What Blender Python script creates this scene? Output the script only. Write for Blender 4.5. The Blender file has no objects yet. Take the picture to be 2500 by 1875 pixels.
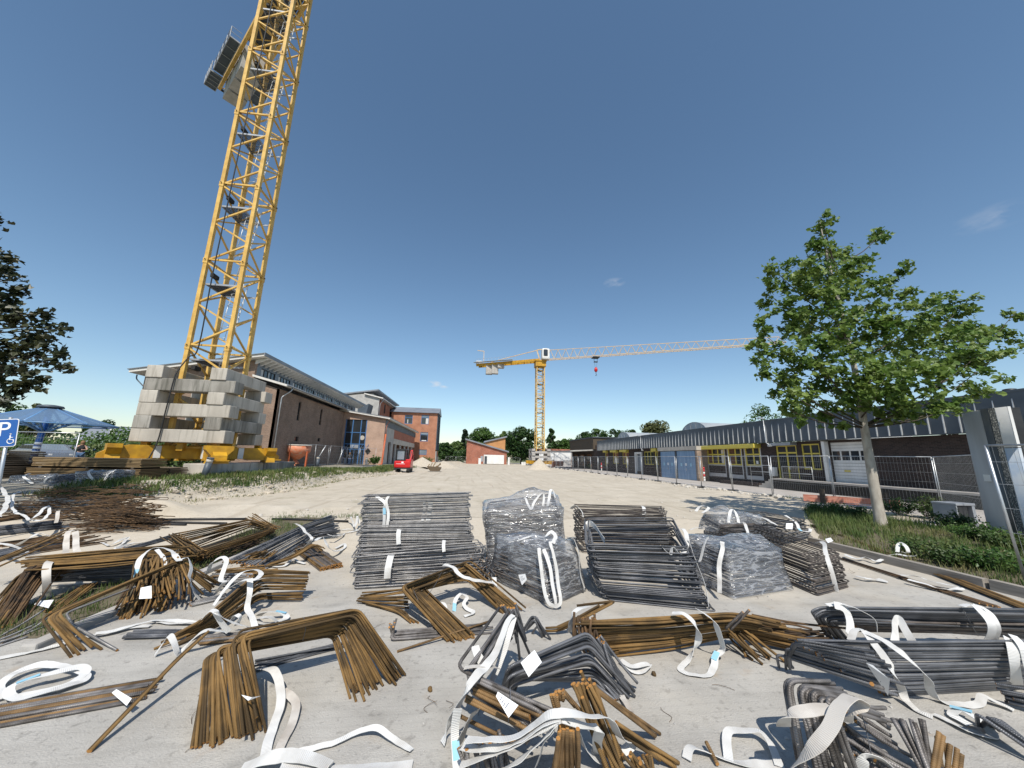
import bpy, bmesh, math, random
import numpy as np
from mathutils import Vector, Matrix
rnd = random.Random(7)
R = math.radians
sc = bpy.context.scene
col = sc.collection
# ---------------------------------------------------------------- camera
F = 880.0                                   # focal length in pixels of the 2500 px wide photograph
def _n(v):
    v = np.array(v, float); return v/np.linalg.norm(v)
def _c(px, py): return _n([px-1250, -(py-937.5), -F])
_Z = _n([95, 4287.5, -F]); _s = _c(1140, 1114.5); _Y = _n(_s-_s.dot(_Z)*_Z); _X = np.cross(_Y, _Z)
CM = np.array([_X, _Y, _Z]); CP = np.array([0, 0, 2.0])
cam = bpy.data.cameras.new("camera"); cam.sensor_width = 36; cam.lens = F/2500*36
cam.clip_start = 0.05; cam.clip_end = 3000
co = bpy.data.objects.new("camera", cam); col.objects.link(co)
m4 = Matrix.Identity(4)
for i in range(3):
    for j in range(3): m4[i][j] = CM[i][j]
m4.translation = Vector(CP); co.matrix_world = m4; sc.camera = co
# survey helpers: a photo point with a known height / depth / plane becomes a place in the world (x across, y along the yard, z up)
def G(px, py, z=0.0):
    d = CM@_c(px, py); return Vector(CP+d*((z-2.0)/d[2]))
def VY(px, py, y):
    d = CM@_c(px, py); return Vector(CP+d*(y/d[1]))
def UX(px, py, x):
    d = CM@_c(px, py); return Vector(CP+d*(x/d[0]))
def crop(x0, y0, s): return lambda a, b, z=0.0: G(x0+a*s, y0+b*s, z)
qA = crop(0, 1150, .2953); qB = crop(400, 1200, .2953); qC = crop(840, 1170, .2833); qD = crop(1380, 1200, .3255)
qE = crop(1850, 1400, .2939); qF = crop(1000, 1460, .4069); qG = crop(0, 1480, .4521); qI = crop(1150, 1170, .1989)
qJ = crop(860, 1180, .1688); qK = crop(1100, 1480, .2381); qL = crop(0, 1180, .1929); qN = crop(380, 1230, .2472)
# ---------------------------------------------------------------- sky and sun
EL = R(52); AZ = R(4)                        # light travels along +Y, a touch towards +X
w = bpy.data.worlds.new("World"); sc.world = w; w.use_nodes = True
nt = w.node_tree; nt.nodes.clear()
sky = nt.nodes.new("ShaderNodeTexSky"); sky.sky_type = 'NISHITA'; sky.sun_disc = False
sky.sun_elevation = EL; sky.sun_rotation = R(180)+AZ; sky.air_density = 1.0; sky.dust_density = .45; sky.ozone_density = 1.0; sky.altitude = 0
hs = nt.nodes.new("ShaderNodeHueSaturation"); hs.inputs['Saturation'].default_value = 1.08; hs.inputs['Hue'].default_value = .494
bg = nt.nodes.new("ShaderNodeBackground"); bg.inputs[1].default_value = .108
out = nt.nodes.new("ShaderNodeOutputWorld")
nt.links.new(sky.outputs[0], hs.inputs['Color'])
# a few wisps of fair weather cloud
tc = nt.nodes.new("ShaderNodeTexCoord"); nz = nt.nodes.new("ShaderNodeTexNoise"); nz.inputs['Scale'].default_value = 26; nz.inputs['Detail'].default_value = 6
mp = nt.nodes.new("ShaderNodeMapping"); mp.inputs['Scale'].default_value = (1, 1, 2.6)
nt.links.new(tc.outputs['Generated'], mp.inputs['Vector']); nt.links.new(mp.outputs[0], nz.inputs['Vector'])
acc = None
for (px, py, rx, k) in ((1060, 937, .022, 1.0), (1500, 690, .03, .35), (1325, 932, .02, .3), (2430, 530, .05, .18), (1085, 945, .014, .8)):
    d = CM@_c(px, py)
    vm = nt.nodes.new("ShaderNodeVectorMath"); vm.operation = 'SUBTRACT'; vm.inputs[1].default_value = d
    nt.links.new(tc.outputs['Generated'], vm.inputs[0])
    vs = nt.nodes.new("ShaderNodeVectorMath"); vs.operation = 'MULTIPLY'; vs.inputs[1].default_value = (1, 1, 2.4); nt.links.new(vm.outputs[0], vs.inputs[0])
    vl = nt.nodes.new("ShaderNodeVectorMath"); vl.operation = 'LENGTH'; nt.links.new(vs.outputs[0], vl.inputs[0])
    mr = nt.nodes.new("ShaderNodeMapRange"); mr.inputs[1].default_value = rx; mr.inputs[2].default_value = 0; mr.inputs[3].default_value = 0; mr.inputs[4].default_value = 1
    nt.links.new(vl.outputs['Value'], mr.inputs[0])
    mm = nt.nodes.new("ShaderNodeMath"); mm.operation = 'MULTIPLY'; nt.links.new(mr.outputs[0], mm.inputs[0])
    m2 = nt.nodes.new("ShaderNodeMapRange"); m2.inputs[1].default_value = .38; m2.inputs[2].default_value = .62; nt.links.new(nz.outputs[0], m2.inputs[0])
    nt.links.new(m2.outputs[0], mm.inputs[1])
    m3 = nt.nodes.new("ShaderNodeMath"); m3.operation = 'MULTIPLY'; m3.inputs[1].default_value = k*1.3; nt.links.new(mm.outputs[0], m3.inputs[0])
    if acc is None: acc = m3
    else:
        a = nt.nodes.new("ShaderNodeMath"); a.operation = 'ADD'; nt.links.new(acc.outputs[0], a.inputs[0]); nt.links.new(m3.outputs[0], a.inputs[1]); acc = a
mx = nt.nodes.new("ShaderNodeMixRGB"); mx.inputs[2].default_value = (5.6, 5.6, 5.8, 1); cl = nt.nodes.new("ShaderNodeClamp")
nt.links.new(acc.outputs[0], cl.inputs[0]); nt.links.new(cl.outputs[0], mx.inputs[0]); nt.links.new(hs.outputs[0], mx.inputs[1])
nt.links.new(mx.outputs[0], bg.inputs[0]); nt.links.new(bg.outputs[0], out.inputs[0])
sl = bpy.data.lights.new("sun", 'SUN'); sl.energy = 4.0; sl.angle = R(.5); sl.color = (1, .94, .84)
so = bpy.data.objects.new("sun", sl); col.objects.link(so)
so.rotation_euler = Vector((math.sin(AZ)*math.cos(EL), math.cos(AZ)*math.cos(EL), -math.sin(EL))).to_track_quat('-Z', 'Y').to_euler()
sc.view_settings.view_transform = 'Standard'; sc.view_settings.look = 'None'; sc.view_settings.exposure = 0.36; sc.view_settings.gamma = 1
# ---------------------------------------------------------------- materials
class NT:
    def __init__(s, name):
        s.m = bpy.data.materials.new(name); s.m.use_nodes = True; s.t = s.m.node_tree
        s.b = s.t.nodes['Principled BSDF']
    def n(s, typ, **kw):
        o = s.t.nodes.new('ShaderNode'+typ)
        for k, v in kw.items():
            if hasattr(o, k): setattr(o, k, v)
        return o
    def l(s, a, b): s.t.links.new(a, b)
def rgba(c): return (c[0], c[1], c[2], 1)
def mat(name, c, c2=None, rough=.6, metal=0, scale=4.0, detail=6, bump=0, bscale=None, rand=0, stretch=(1, 1, 1), spec=.4, lo=.35, hi=.65):
    """principled with noise between two real colours, optional bump and per-object variation"""
    k = NT(name); b = k.b
    b.inputs['Roughness'].default_value = rough; b.inputs['Metallic'].default_value = metal
    b.inputs['Specular IOR Level'].default_value = spec
    t = k.n('TexCoord'); mpn = k.n('Mapping'); mpn.inputs['Scale'].default_value = stretch; k.l(t.outputs['Object'], mpn.inputs['Vector'])
    src = None
    if c2 is not None:
        z = k.n('TexNoise'); z.inputs['Scale'].default_value = scale; z.inputs['Detail'].default_value = detail; k.l(mpn.outputs[0], z.inputs['Vector'])
        rp = k.n('ValToRGB'); rp.color_ramp.elements[0].position = lo; rp.color_ramp.elements[1].position = hi
        rp.color_ramp.elements[0].color = rgba(c); rp.color_ramp.elements[1].color = rgba(c2)
        fac = z.outputs[0]
        if rand:
            oi = k.n('ObjectInfo'); mr = k.n('MapRange'); mr.inputs[3].default_value = -rand; mr.inputs[4].default_value = rand; k.l(oi.outputs['Random'], mr.inputs[0])
            ad = k.n('Math', operation='ADD'); k.l(fac, ad.inputs[0]); k.l(mr.outputs[0], ad.inputs[1]); fac = ad.outputs[0]
        k.l(fac, rp.inputs[0]); src = rp.outputs[0]
    if src is None: b.inputs['Base Color'].default_value = rgba(c)
    else: k.l(src, b.inputs['Base Color'])
    if bump:
        z2 = k.n('TexNoise'); z2.inputs['Scale'].default_value = bscale or scale*6; z2.inputs['Detail'].default_value = 6; k.l(mpn.outputs[0], z2.inputs['Vector'])
        bp = k.n('Bump'); bp.inputs['Strength'].default_value = bump; bp.inputs['Distance'].default_value = .02; k.l(z2.outputs[0], bp.inputs['Height']); k.l(bp.outputs[0], b.inputs['Normal'])
    k.src = src
    M[name] = k.m
    return k
M = {}
def brick(name, c1, c2, mortar, sc_=1.0, rough=.85):
    k = NT(name); b = k.b; b.inputs['Roughness'].default_value = rough; b.inputs['Specular IOR Level'].default_value = .2
    t = k.n('TexCoord'); sp = k.n('SeparateXYZ'); k.l(t.outputs['Object'], sp.inputs[0])
    ad = k.n('Math', operation='ADD'); k.l(sp.outputs[0], ad.inputs[0]); k.l(sp.outputs[1], ad.inputs[1])
    cb = k.n('CombineXYZ'); k.l(ad.outputs[0], cb.inputs[0]); k.l(sp.outputs[2], cb.inputs[1])
    bt = k.n('TexBrick'); bt.inputs['Scale'].default_value = 1.0/sc_; bt.inputs['Brick Width'].default_value = .25; bt.inputs['Row Height'].default_value = .083
    bt.inputs['Mortar Size'].default_value = .009; bt.inputs['Mortar Smooth'].default_value = .2; bt.inputs['Bias'].default_value = 0
    bt.inputs[1].default_value = rgba(c1); bt.inputs[2].default_value = rgba(c2); bt.inputs[3].default_value = rgba(mortar); k.l(cb.outputs[0], bt.inputs[0])
    z = k.n('TexNoise'); z.inputs['Scale'].default_value = .7; z.inputs['Detail'].default_value = 5; k.l(t.outputs['Object'], z.inputs['Vector'])
    mr = k.n('MapRange'); mr.inputs[1].default_value = .3; mr.inputs[2].default_value = .7; mr.inputs[3].default_value = .82; mr.inputs[4].default_value = 1.15; k.l(z.outputs[0], mr.inputs[0])
    ml = k.n('VectorMath', operation='SCALE'); k.l(bt.outputs[0], ml.inputs[0]); k.l(mr.outputs[0], ml.inputs['Scale'])
    k.l(ml.outputs[0], b.inputs['Base Color'])
    bp = k.n('Bump'); bp.inputs['Strength'].default_value = .5; bp.inputs['Distance'].default_value = .01; bp.invert = True; k.l(bt.outputs['Fac'], bp.inputs['Height']); k.l(bp.outputs[0], b.inputs['Normal'])
    M[name] = k.m
def rebar(name, c, c2, rough, metal, ribs, rand=.12, scale=9):
    k = mat(name, c, c2, rough=rough, metal=metal, scale=scale, detail=5, rand=rand, lo=.3, hi=.7)
    uv = k.n('TexCoord'); sp = k.n('SeparateXYZ'); k.l(uv.outputs['UV'], sp.inputs[0])
    # ribs run slantwise round the bar
    a = k.n('Math', operation='MULTIPLY'); a.inputs[1].default_value = .35; k.l(sp.outputs[1], a.inputs[0])
    b_ = k.n('Math', operation='MULTIPLY'); b_.inputs[1].default_value = ribs; k.l(sp.outputs[0], b_.inputs[0])
    s_ = k.n('Math', operation='ADD'); k.l(a.outputs[0], s_.inputs[0]); k.l(b_.outputs[0], s_.inputs[1])
    x = k.n('Math', operation='MULTIPLY'); x.inputs[1].default_value = 6.2832; k.l(s_.outputs[0], x.inputs[0])
    sn = k.n('Math', operation='SINE'); k.l(x.outputs[0], sn.inputs[0])
    p = k.n('Math', operation='MAXIMUM'); p.inputs[1].default_value = 0; k.l(sn.outputs[0], p.inputs[0])
    bp = k.n('Bump'); bp.inputs['Strength'].default_value = .8; bp.inputs['Distance'].default_value = .003; k.l(p.outputs[0], bp.inputs['Height']); k.l(bp.outputs[0], k.b.inputs['Normal'])
mat('yellow_paint', (.66, .43, .12), (.50, .30, .07), rough=.5, scale=2.5, detail=9, bump=.05)
mat('yellow_deep', (.56, .31, .018), (.36, .19, .02), rough=.5, scale=2.2, detail=9, bump=.05)
def stained(name, c, c2, st, amt):
    k = mat(name, c, c2, rough=.9, scale=1.3, bump=.25, rand=.14, stretch=(1, 1, .45), spec=.15, lo=.3, hi=.7)
    t = k.n('TexCoord'); mpn = k.n('Mapping'); mpn.inputs['Scale'].default_value = (5, 5, .5); k.l(t.outputs['Object'], mpn.inputs['Vector']); oi = k.n('ObjectInfo'); k.l(oi.outputs['Location'], mpn.inputs['Location'])
    z = k.n('TexNoise'); z.inputs['Scale'].default_value = 1.6; z.inputs['Detail'].default_value = 7; k.l(mpn.outputs[0], z.inputs['Vector'])
    mr = k.n('MapRange'); mr.inputs[1].default_value = .5; mr.inputs[2].default_value = .72; mr.inputs[4].default_value = amt; k.l(z.outputs[0], mr.inputs[0])
    z2 = k.n('TexNoise'); z2.inputs['Scale'].default_value = 22; z2.inputs['Detail'].default_value = 3; k.l(t.outputs['Object'], z2.inputs['Vector']); m2 = k.n('MapRange'); m2.inputs[1].default_value = .66; m2.inputs[2].default_value = .72; m2.inputs[4].default_value = .5; k.l(z2.outputs[0], m2.inputs[0])
    mm = k.n('Math', operation='MAXIMUM'); k.l(mr.outputs[0], mm.inputs[0]); k.l(m2.outputs[0], mm.inputs[1])
    mx = k.n('MixRGB'); k.l(mm.outputs[0], mx.inputs[0]); k.l(k.src, mx.inputs[1]); mx.inputs[2].default_value = rgba(st); k.l(mx.outputs[0], k.b.inputs['Base Color'])
stained('concrete_block', (.36, .335, .295), (.50, .47, .42), (.19, .175, .145), .55)
stained('concrete_weathered', (.20, .19, .17), (.38, .365, .335), (.085, .085, .07), .8)
mat('concrete_grey', (.33, .32, .30), (.44, .42, .40), rough=.9, scale=2, bump=.2, spec=.15)
mat('galvanised', (.40, .42, .44), (.55, .57, .59), rough=.42, metal=.7, scale=3)
mat('grey_steel', (.30, .32, .35), (.38, .40, .43), rough=.5, metal=.4, scale=2)
mat('white_paint', (.72, .72, .71), (.62, .62, .61), rough=.5, scale=1.5)
mat('soffit_white', (.62, .60, .56), (.55, .53, .50), rough=.7, scale=2)
mat('black_rubber', (.02, .02, .021), (.035, .034, .033), rough=.8, scale=8)
mat('black_cable', (.015, .015, .016), rough=.6)
mat('roof_zinc', (.20, .22, .25), (.26, .28, .31), rough=.5, metal=.3, scale=.6)
mat('zinc_cladding', (.16, .185, .215), (.20, .225, .255), rough=.55, metal=.25, scale=.8)
mat('slate_cladding', (.060, .078, .098), (.085, .105, .128), rough=.5, metal=.1, scale=.8)
mat('rib_light', (.52, .54, .56), (.44, .46, .48), rough=.4, metal=.3)
mat('slate_dark', (.045, .052, .062), (.065, .073, .085), rough=.6, scale=1)
mat('yellow_frame', (.62, .52, .10), (.55, .45, .08), rough=.5, scale=2)
mat('blue_frame', (.05, .13, .29), (.06, .16, .34), rough=.4, scale=2)
mat('blue_door', (.14, .25, .40), (.22, .34, .50), rough=.5, scale=1.3, stretch=(3, 3, .5))
mat('wall_white', (.68, .68, .67), (.60, .60, .59), rough=.8, scale=.7)
mat('render_ochre', (.50, .25, .10), (.43, .21, .085), rough=.85, scale=1)
mat('plaster_grey', (.42, .41, .39), (.32, .31, .295), rough=.9, scale=1.1, bump=.1)
mat('plaster_warm', (.50, .47, .42), (.40, .37, .33), rough=.9, scale=1.3, bump=.1)
mat('wood_dark', (.055, .045, .036), (.085, .07, .055), rough=.8, scale=3, stretch=(.4, .4, 6))
mat('wood_brown', (.22, .10, .045), (.14, .065, .032), rough=.8, scale=3)
mat('orange_paint', (.48, .12, .045), (.38, .09, .035), rough=.5, scale=3, bump=.05)
mat('orange_worn', (.60, .17, .07), (.58, .30, .20), rough=.6, scale=3)
mat('red_paint', (.55, .02, .025), (.48, .02, .02), rough=.25, scale=2)
mat('dark_metal', (.025, .027, .03), (.04, .042, .045), rough=.5, metal=.2)
mat('black_paint', (.012, .013, .014), rough=.4)
mat('glass_dark', (.018, .022, .026), (.03, .035, .04), rough=.06, spec=.7, scale=.6)
mat('glass_pale', (.22, .26, .30), (.16, .20, .24), rough=.08, spec=.7, scale=.8)
mat('curtain', (.55, .54, .52), rough=.8)
mat('interior_brown', (.13, .06, .035), (.09, .045, .03), rough=.8, scale=1)
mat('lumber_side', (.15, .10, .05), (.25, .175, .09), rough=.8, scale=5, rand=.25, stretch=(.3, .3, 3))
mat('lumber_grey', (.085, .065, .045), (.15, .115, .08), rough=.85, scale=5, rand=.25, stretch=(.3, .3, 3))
mat('weathered_timber', (.20, .18, .155), (.33, .30, .265), rough=.9, scale=4, stretch=(6, .4, 4), bump=.2)
mat('red_timber', (.42, .14, .09), (.55, .27, .20), rough=.8, scale=4, stretch=(.5, .5, 3))
mat('bark', (.30, .27, .23), (.44, .41, .36), rough=.9, scale=7, bump=.35, stretch=(1, 1, .4), spec=.1)
mat('bark_dark', (.06, .05, .04), (.10, .085, .07), rough=.9, scale=7, bump=.3, spec=.1)
mat('panel_grey', (.52, .50, .48), (.44, .42, .405), rough=.55, scale=.9, stretch=(3, 3, .6))
mat('panel_black', (.028, .033, .036), (.045, .05, .05), rough=.35, scale=5)
mat('panel_worn', (.05, .055, .055), (.30, .30, .28), rough=.6, scale=30, lo=.5, hi=.62)
mat('panel_pale_blue', (.42, .52, .66), (.62, .66, .70), rough=.3, scale=2.2)
mat('label_white', (.76, .77, .78), (.70, .71, .72), rough=.5, scale=3)
mat('label_ink', (.06, .07, .12), rough=.6)
mat('label_blue', (.25, .50, .66), (.33, .58, .72), rough=.5)
mat('sign_blue', (.02, .10, .34), rough=.4)
mat('canopy_blue', (.10, .22, .42), (.13, .27, .48), rough=.35)
mat('car_silver', (.34, .36, .39), rough=.25, metal=.6); mat('car_blue', (.03, .13, .38), rough=.22, metal=.4); mat('car_grey', (.16, .18, .21), rough=.25, metal=.5)
mat('skin', (.50, .31, .23), rough=.6); mat('hair', (.22, .12, .06), rough=.7); mat('cloth_dark', (.02, .02, .024), rough=.9); mat('denim', (.06, .11, .20), rough=.9); mat('cloth_pale', (.35, .40, .47), rough=.9)
mat('tyre', (.018, .018, .018), rough=.85)
brick('brick_tan', (.26, .165, .115), (.175, .108, .078), (.34, .295, .25))
brick('brick_mixed', (.43, .285, .21), (.37, .235, .175), (.42, .36, .31))
brick('brick_red', (.36, .125, .065), (.30, .10, .055), (.34, .22, .17))
brick('brick_orange', (.40, .17, .095), (.35, .14, .08), (.36, .25, .19))
brick('brick_far', (.38, .12, .07), (.27, .09, .06), (.36, .25, .20))
brick('brick_dark', (.062, .044, .040), (.034, .027, .027), (.075, .065, .06))
brick('brick_pebble', (.36, .27, .21), (.20, .15, .12), (.30, .25, .21), sc_=.55)
rebar('bar_rust', (.070, .044, .018), (.235, .138, .048), .8, .0, 105, rand=.22, scale=5)
rebar('bar_rust_dark', (.040, .029, .021), (.155, .090, .042), .75, .1, 105)
rebar('bar_dark', (.07, .074, .083), (.20, .205, .222), .40, .38, 95, rand=.2, scale=4)
rebar('bar_brown', (.075, .066, .060), (.17, .145, .13), .5, .35, 110)
rebar('bar_steel', (.20, .195, .195), (.40, .39, .385), .42, .45, 110)
rebar('bar_ribbed', (.085, .075, .068), (.26, .245, .24), .5, .35, 75)
rebar('bar_ribbed_rust', (.12, .075, .035), (.28, .17, .075), .65, .15, 75)
mat('bar_end', (.40, .20, .055), (.30, .14, .04), rough=.85, scale=30)
# webbing
k = mat('webbing', (.64, .64, .63), (.44, .425, .40), rough=.75, scale=5, detail=9, rand=.12, lo=.45, hi=.8, spec=.2)
uv = k.n('TexCoord'); wv = k.n('TexWave'); wv.bands_direction = 'X'; wv.inputs['Scale'].default_value = 28; k.l(uv.outputs['UV'], wv.inputs['Vector'])
bp = k.n('Bump'); bp.inputs['Strength'].default_value = .42; bp.inputs['Distance'].default_value = .005; k.l(wv.outputs[0], bp.inputs['Height']); k.l(bp.outputs[0], k.b.inputs['Normal'])
k = mat('webbing_dirty', (.56, .53, .49), (.33, .29, .25), rough=.85, scale=4, lo=.42, hi=.72, spec=.2)
uv = k.n('TexCoord'); wv = k.n('TexWave'); wv.bands_direction = 'X'; wv.inputs['Scale'].default_value = 28; k.l(uv.outputs['UV'], wv.inputs['Vector'])
bp = k.n('Bump'); bp.inputs['Strength'].default_value = .42; bp.inputs['Distance'].default_value = .005; k.l(wv.outputs[0], bp.inputs['Height']); k.l(bp.outputs[0], k.b.inputs['Normal'])
# shrink film: mostly see-through with crinkled gloss
def film(name, tint, see, milk):
    k = NT(name); t = k.t
    tr = k.n('BsdfTransparent'); tr.inputs[0].default_value = rgba(tint)
    gl = k.n('BsdfGlossy'); gl.inputs['Roughness'].default_value = .14; gl.inputs[0].default_value = (1, 1, 1, 1)
    df = k.n('BsdfDiffuse'); df.inputs[0].default_value = (.78, .80, .84, 1); tl = k.n('BsdfTranslucent'); tl.inputs[0].default_value = (.78, .80, .84, 1); dm = k.n('MixShader'); dm.inputs[0].default_value = .4; k.l(df.outputs[0], dm.inputs[1]); k.l(tl.outputs[0], dm.inputs[2])
    tcn = k.n('TexCoord'); mpn = k.n('Mapping'); mpn.inputs['Scale'].default_value = (1, 1, 6.5); k.l(tcn.outputs['Object'], mpn.inputs['Vector'])
    z = k.n('TexNoise'); z.inputs['Scale'].default_value = 2.3; z.inputs['Detail'].default_value = 4; z.inputs['Roughness'].default_value = .5; z.inputs['Distortion'].default_value = .7; k.l(mpn.outputs[0], z.inputs['Vector'])
    bp = k.n('Bump'); bp.inputs['Strength'].default_value = 1.0; bp.inputs['Distance'].default_value = .12; k.l(z.outputs[0], bp.inputs['Height'])
    k.l(bp.outputs[0], gl.inputs['Normal'])
    # milky streaks painted as highlights, where the noise crosses its middle value
    s1 = k.n('Math', operation='SUBTRACT'); s1.inputs[1].default_value = .5; k.l(z.outputs[0], s1.inputs[0]); s2 = k.n('Math', operation='ABSOLUTE'); k.l(s1.outputs[0], s2.inputs[0])
    cr = k.n('MapRange'); cr.inputs[1].default_value = 0; cr.inputs[2].default_value = .06; cr.inputs[3].default_value = milk*2.0; cr.inputs[4].default_value = milk*.5; k.l(s2.outputs[0], cr.inputs[0])
    m0 = k.n('MixShader'); k.l(cr.outputs[0], m0.inputs[0]); k.l(tr.outputs[0], m0.inputs[1]); k.l(dm.outputs[0], m0.inputs[2])
    fr = k.n('Fresnel'); fr.inputs[0].default_value = 1.3
    mr = k.n('MapRange'); mr.inputs[3].default_value = 1-see; mr.inputs[4].default_value = .75; k.l(fr.outputs[0], mr.inputs[0])
    m1 = k.n('MixShader'); k.l(mr.outputs[0], m1.inputs[0]); k.l(m0.outputs[0], m1.inputs[1]); k.l(gl.outputs[0], m1.inputs[2])
    k.l(m1.outputs[0], t.nodes['Material Output'].inputs[0]); M[name] = k.m
film('film_clear', (.97, .975, .985), .94, .22)
film('film_blue', (.93, .95, .98), .93, .25)
k = NT('canopy_sheet'); tr = k.n('BsdfTransparent'); tr.inputs[0].default_value = (.55, .66, .80, 1); ms = k.n('MixShader'); ms.inputs[0].default_value = .55; k.b.inputs['Base Color'].default_value = (.20, .32, .50, 1); k.b.inputs['Roughness'].default_value = .3
k.l(tr.outputs[0], ms.inputs[1]); k.l(k.b.outputs[0], ms.inputs[2]); k.l(ms.outputs[0], k.t.nodes['Material Output'].inputs[0]); M['canopy_sheet'] = k.m
def leaf(name, c, c2, trans=.3, rough=.45, spec=.35):
    k = mat(name, c, c2, rough=rough, scale=1.6, detail=3, spec=spec, lo=.38, hi=.66)
    tr = k.n('BsdfTranslucent'); k.l(k.src, tr.inputs[0]); mxs = k.n('MixShader'); mxs.inputs[0].default_value = trans
    k.l(k.b.outputs[0], mxs.inputs[1]); k.l(tr.outputs[0], mxs.inputs[2]); k.l(mxs.outputs[0], k.t.nodes['Material Output'].inputs[0])
leaf('leaf_maple', (.080, .150, .026), (.19, .26, .06), trans=.38)
leaf('leaf_copper', (.016, .026, .010), (.045, .048, .017), trans=.12)
leaf('leaf_dark', (.022, .055, .014), (.05, .10, .022)); leaf('leaf_mid', (.042, .095, .020), (.085, .15, .03))
leaf('leaf_pale', (.075, .125, .032), (.13, .19, .05)); leaf('leaf_olive', (.085, .10, .035), (.14, .15, .055)); leaf('leaf_pine', (.018, .035, .020), (.03, .05, .025))
leaf('leaf_shrub', (.045, .085, .022), (.11, .14, .04)); leaf('grass_blade', (.055, .105, .022), (.16, .19, .06), trans=.25, rough=.6); leaf('grass_dry', (.20, .18, .08), (.11, .15, .04), trans=.2, rough=.7)
# ---------------------------------------------------------------- mesh building
def vec(p): return Vector((p[0], p[1], p[2]))
class MB:
    def __init__(s): s.v = []; s.f = []; s.uv = []; s.sm = []
    def face(s, idx, uv=None, sm=False): s.f.append(tuple(idx)); s.uv.append(uv); s.sm.append(sm)
    def poly(s, pts):
        b = len(s.v); s.v += [tuple(p) for p in pts]; s.face(range(b, b+len(pts)))
    def hexa(s, p):            # eight corners: bottom four (ccw), top four
        b = len(s.v); s.v += [tuple(q) for q in p]
        for f in ((3, 2, 1, 0), (4, 5, 6, 7), (0, 1, 5, 4), (1, 2, 6, 5), (2, 3, 7, 6), (3, 0, 4, 7)): s.face([b+i for i in f])
        return s
    def box(s, x0, x1, y0, y1, z0, z1):
        return s.hexa([(x0, y0, z0), (x1, y0, z0), (x1, y1, z0), (x0, y1, z0), (x0, y0, z1), (x1, y0, z1), (x1, y1, z1), (x0, y1, z1)])
    def cbox(s, x0, x1, y0, y1, z0, z1, c):   # box with chamfered edges
        bm = bmesh.new(); bmesh.ops.create_cube(bm, size=1)
        for v in bm.verts: v.co = Vector(((x0+x1)/2+v.co.x*(x1-x0), (y0+y1)/2+v.co.y*(y1-y0), (z0+z1)/2+v.co.z*(z1-z0)))
        bmesh.ops.bevel(bm, geom=bm.edges[:], offset=c, segments=2, affect='EDGES', profile=.6)
        s.bm(bm); return s
    def bm(s, bm):
        b = len(s.v); bm.verts.index_update(); s.v += [tuple(v.co) for v in bm.verts]
        for f in bm.faces: s.face([b+v.index for v in f.verts])
        bm.free()
    def beam(s, p, q, w, h=None, up=(0, 0, 1)):
        p = vec(p); q = vec(q); h = h or w; t = (q-p)
        if t.length < 1e-6: return s
        t.normalize(); u = Vector(up)
        if abs(t.dot(u)) > .98: u = Vector((1, 0, 0)) if abs(t.x) < .9 else Vector((0, 1, 0))
        a = t.cross(u).normalized()*w/2; c = a.cross(t).normalized()*h/2
        return s.hexa([p-a-c, p+a-c, q+a-c, q-a-c, p-a+c, p+a+c, q+a+c, q-a+c])
    def prism(s, pts, d):      # closed outline pushed along d
        b = len(s.v); n = len(pts); d = Vector(d); s.v += [tuple(vec(p)) for p in pts]+[tuple(vec(p)+d) for p in pts]
        s.face(range(b, b+n)); s.face([b+n+i for i in reversed(range(n))])
        for i in range(n): j = (i+1) % n; s.face((b+i, b+n+i, b+n+j, b+j))
        return s
    def tube(s, pts, r, n=6, closed=False, cap=True, r2=None):
        P = [vec(p) for p in pts]; m = len(P)
        if m < 2: return s
        T = []
        for i in range(m):
            a = P[(i-1) % m] if (closed or i > 0) else P[i]; c = P[(i+1) % m] if (closed or i < m-1) else P[i]
            t = c-a; T.append(t.normalized() if t.length > 1e-9 else Vector((0, 0, 1)))
        u = T[0].orthogonal().normalized(); b = len(s.v); L = 0; Ls = []
        for i in range(m):
            u = (u-T[i]*u.dot(T[i])); u = u.normalized() if u.length > 1e-6 else T[i].orthogonal().normalized()
            vv = T[i].cross(u); rr = r if r2 is None else r+(r2-r)*i/(m-1)
            for k_ in range(n):
                a = 2*math.pi*k_/n; s.v.append(tuple(P[i]+(u*math.cos(a)+vv*math.sin(a))*rr))
            if i: L += (P[i]-P[i-1]).length
            Ls.append(L)
        for i in range(m if closed else m-1):
            j = (i+1) % m
            for k_ in range(n):
                k2 = (k_+1) % n; l0 = Ls[i]; l1 = Ls[j] if j else L+(P[0]-P[-1]).length
                s.face((b+i*n+k_, b+i*n+k2, b+j*n+k2, b+j*n+k_), [(l0, k_/n), (l0, (k_+1)/n), (l1, (k_+1)/n), (l1, k_/n)], True)
        if cap and not closed:
            s.face([b+k_ for k_ in reversed(range(n))]); s.face([b+(m-1)*n+k_ for k_ in range(n)])
        return s
    def lathe(s, c, prof, n=16):   # profile of (radius, z) about a vertical axis
        b = len(s.v); c = vec(c)
        for (r, z) in prof:
            for k_ in range(n): a = 2*math.pi*k_/n; s.v.append((c.x+r*math.cos(a), c.y+r*math.sin(a), c.z+z))
        for i in range(len(prof)-1):
            for k_ in range(n): k2 = (k_+1) % n; s.face((b+i*n+k_, b+i*n+k2, b+(i+1)*n+k2, b+(i+1)*n+k_), None, True)
        s.face([b+k_ for k_ in reversed(range(n))]); s.face([b+(len(prof)-1)*n+k_ for k_ in range(n)])
        return s
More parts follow.
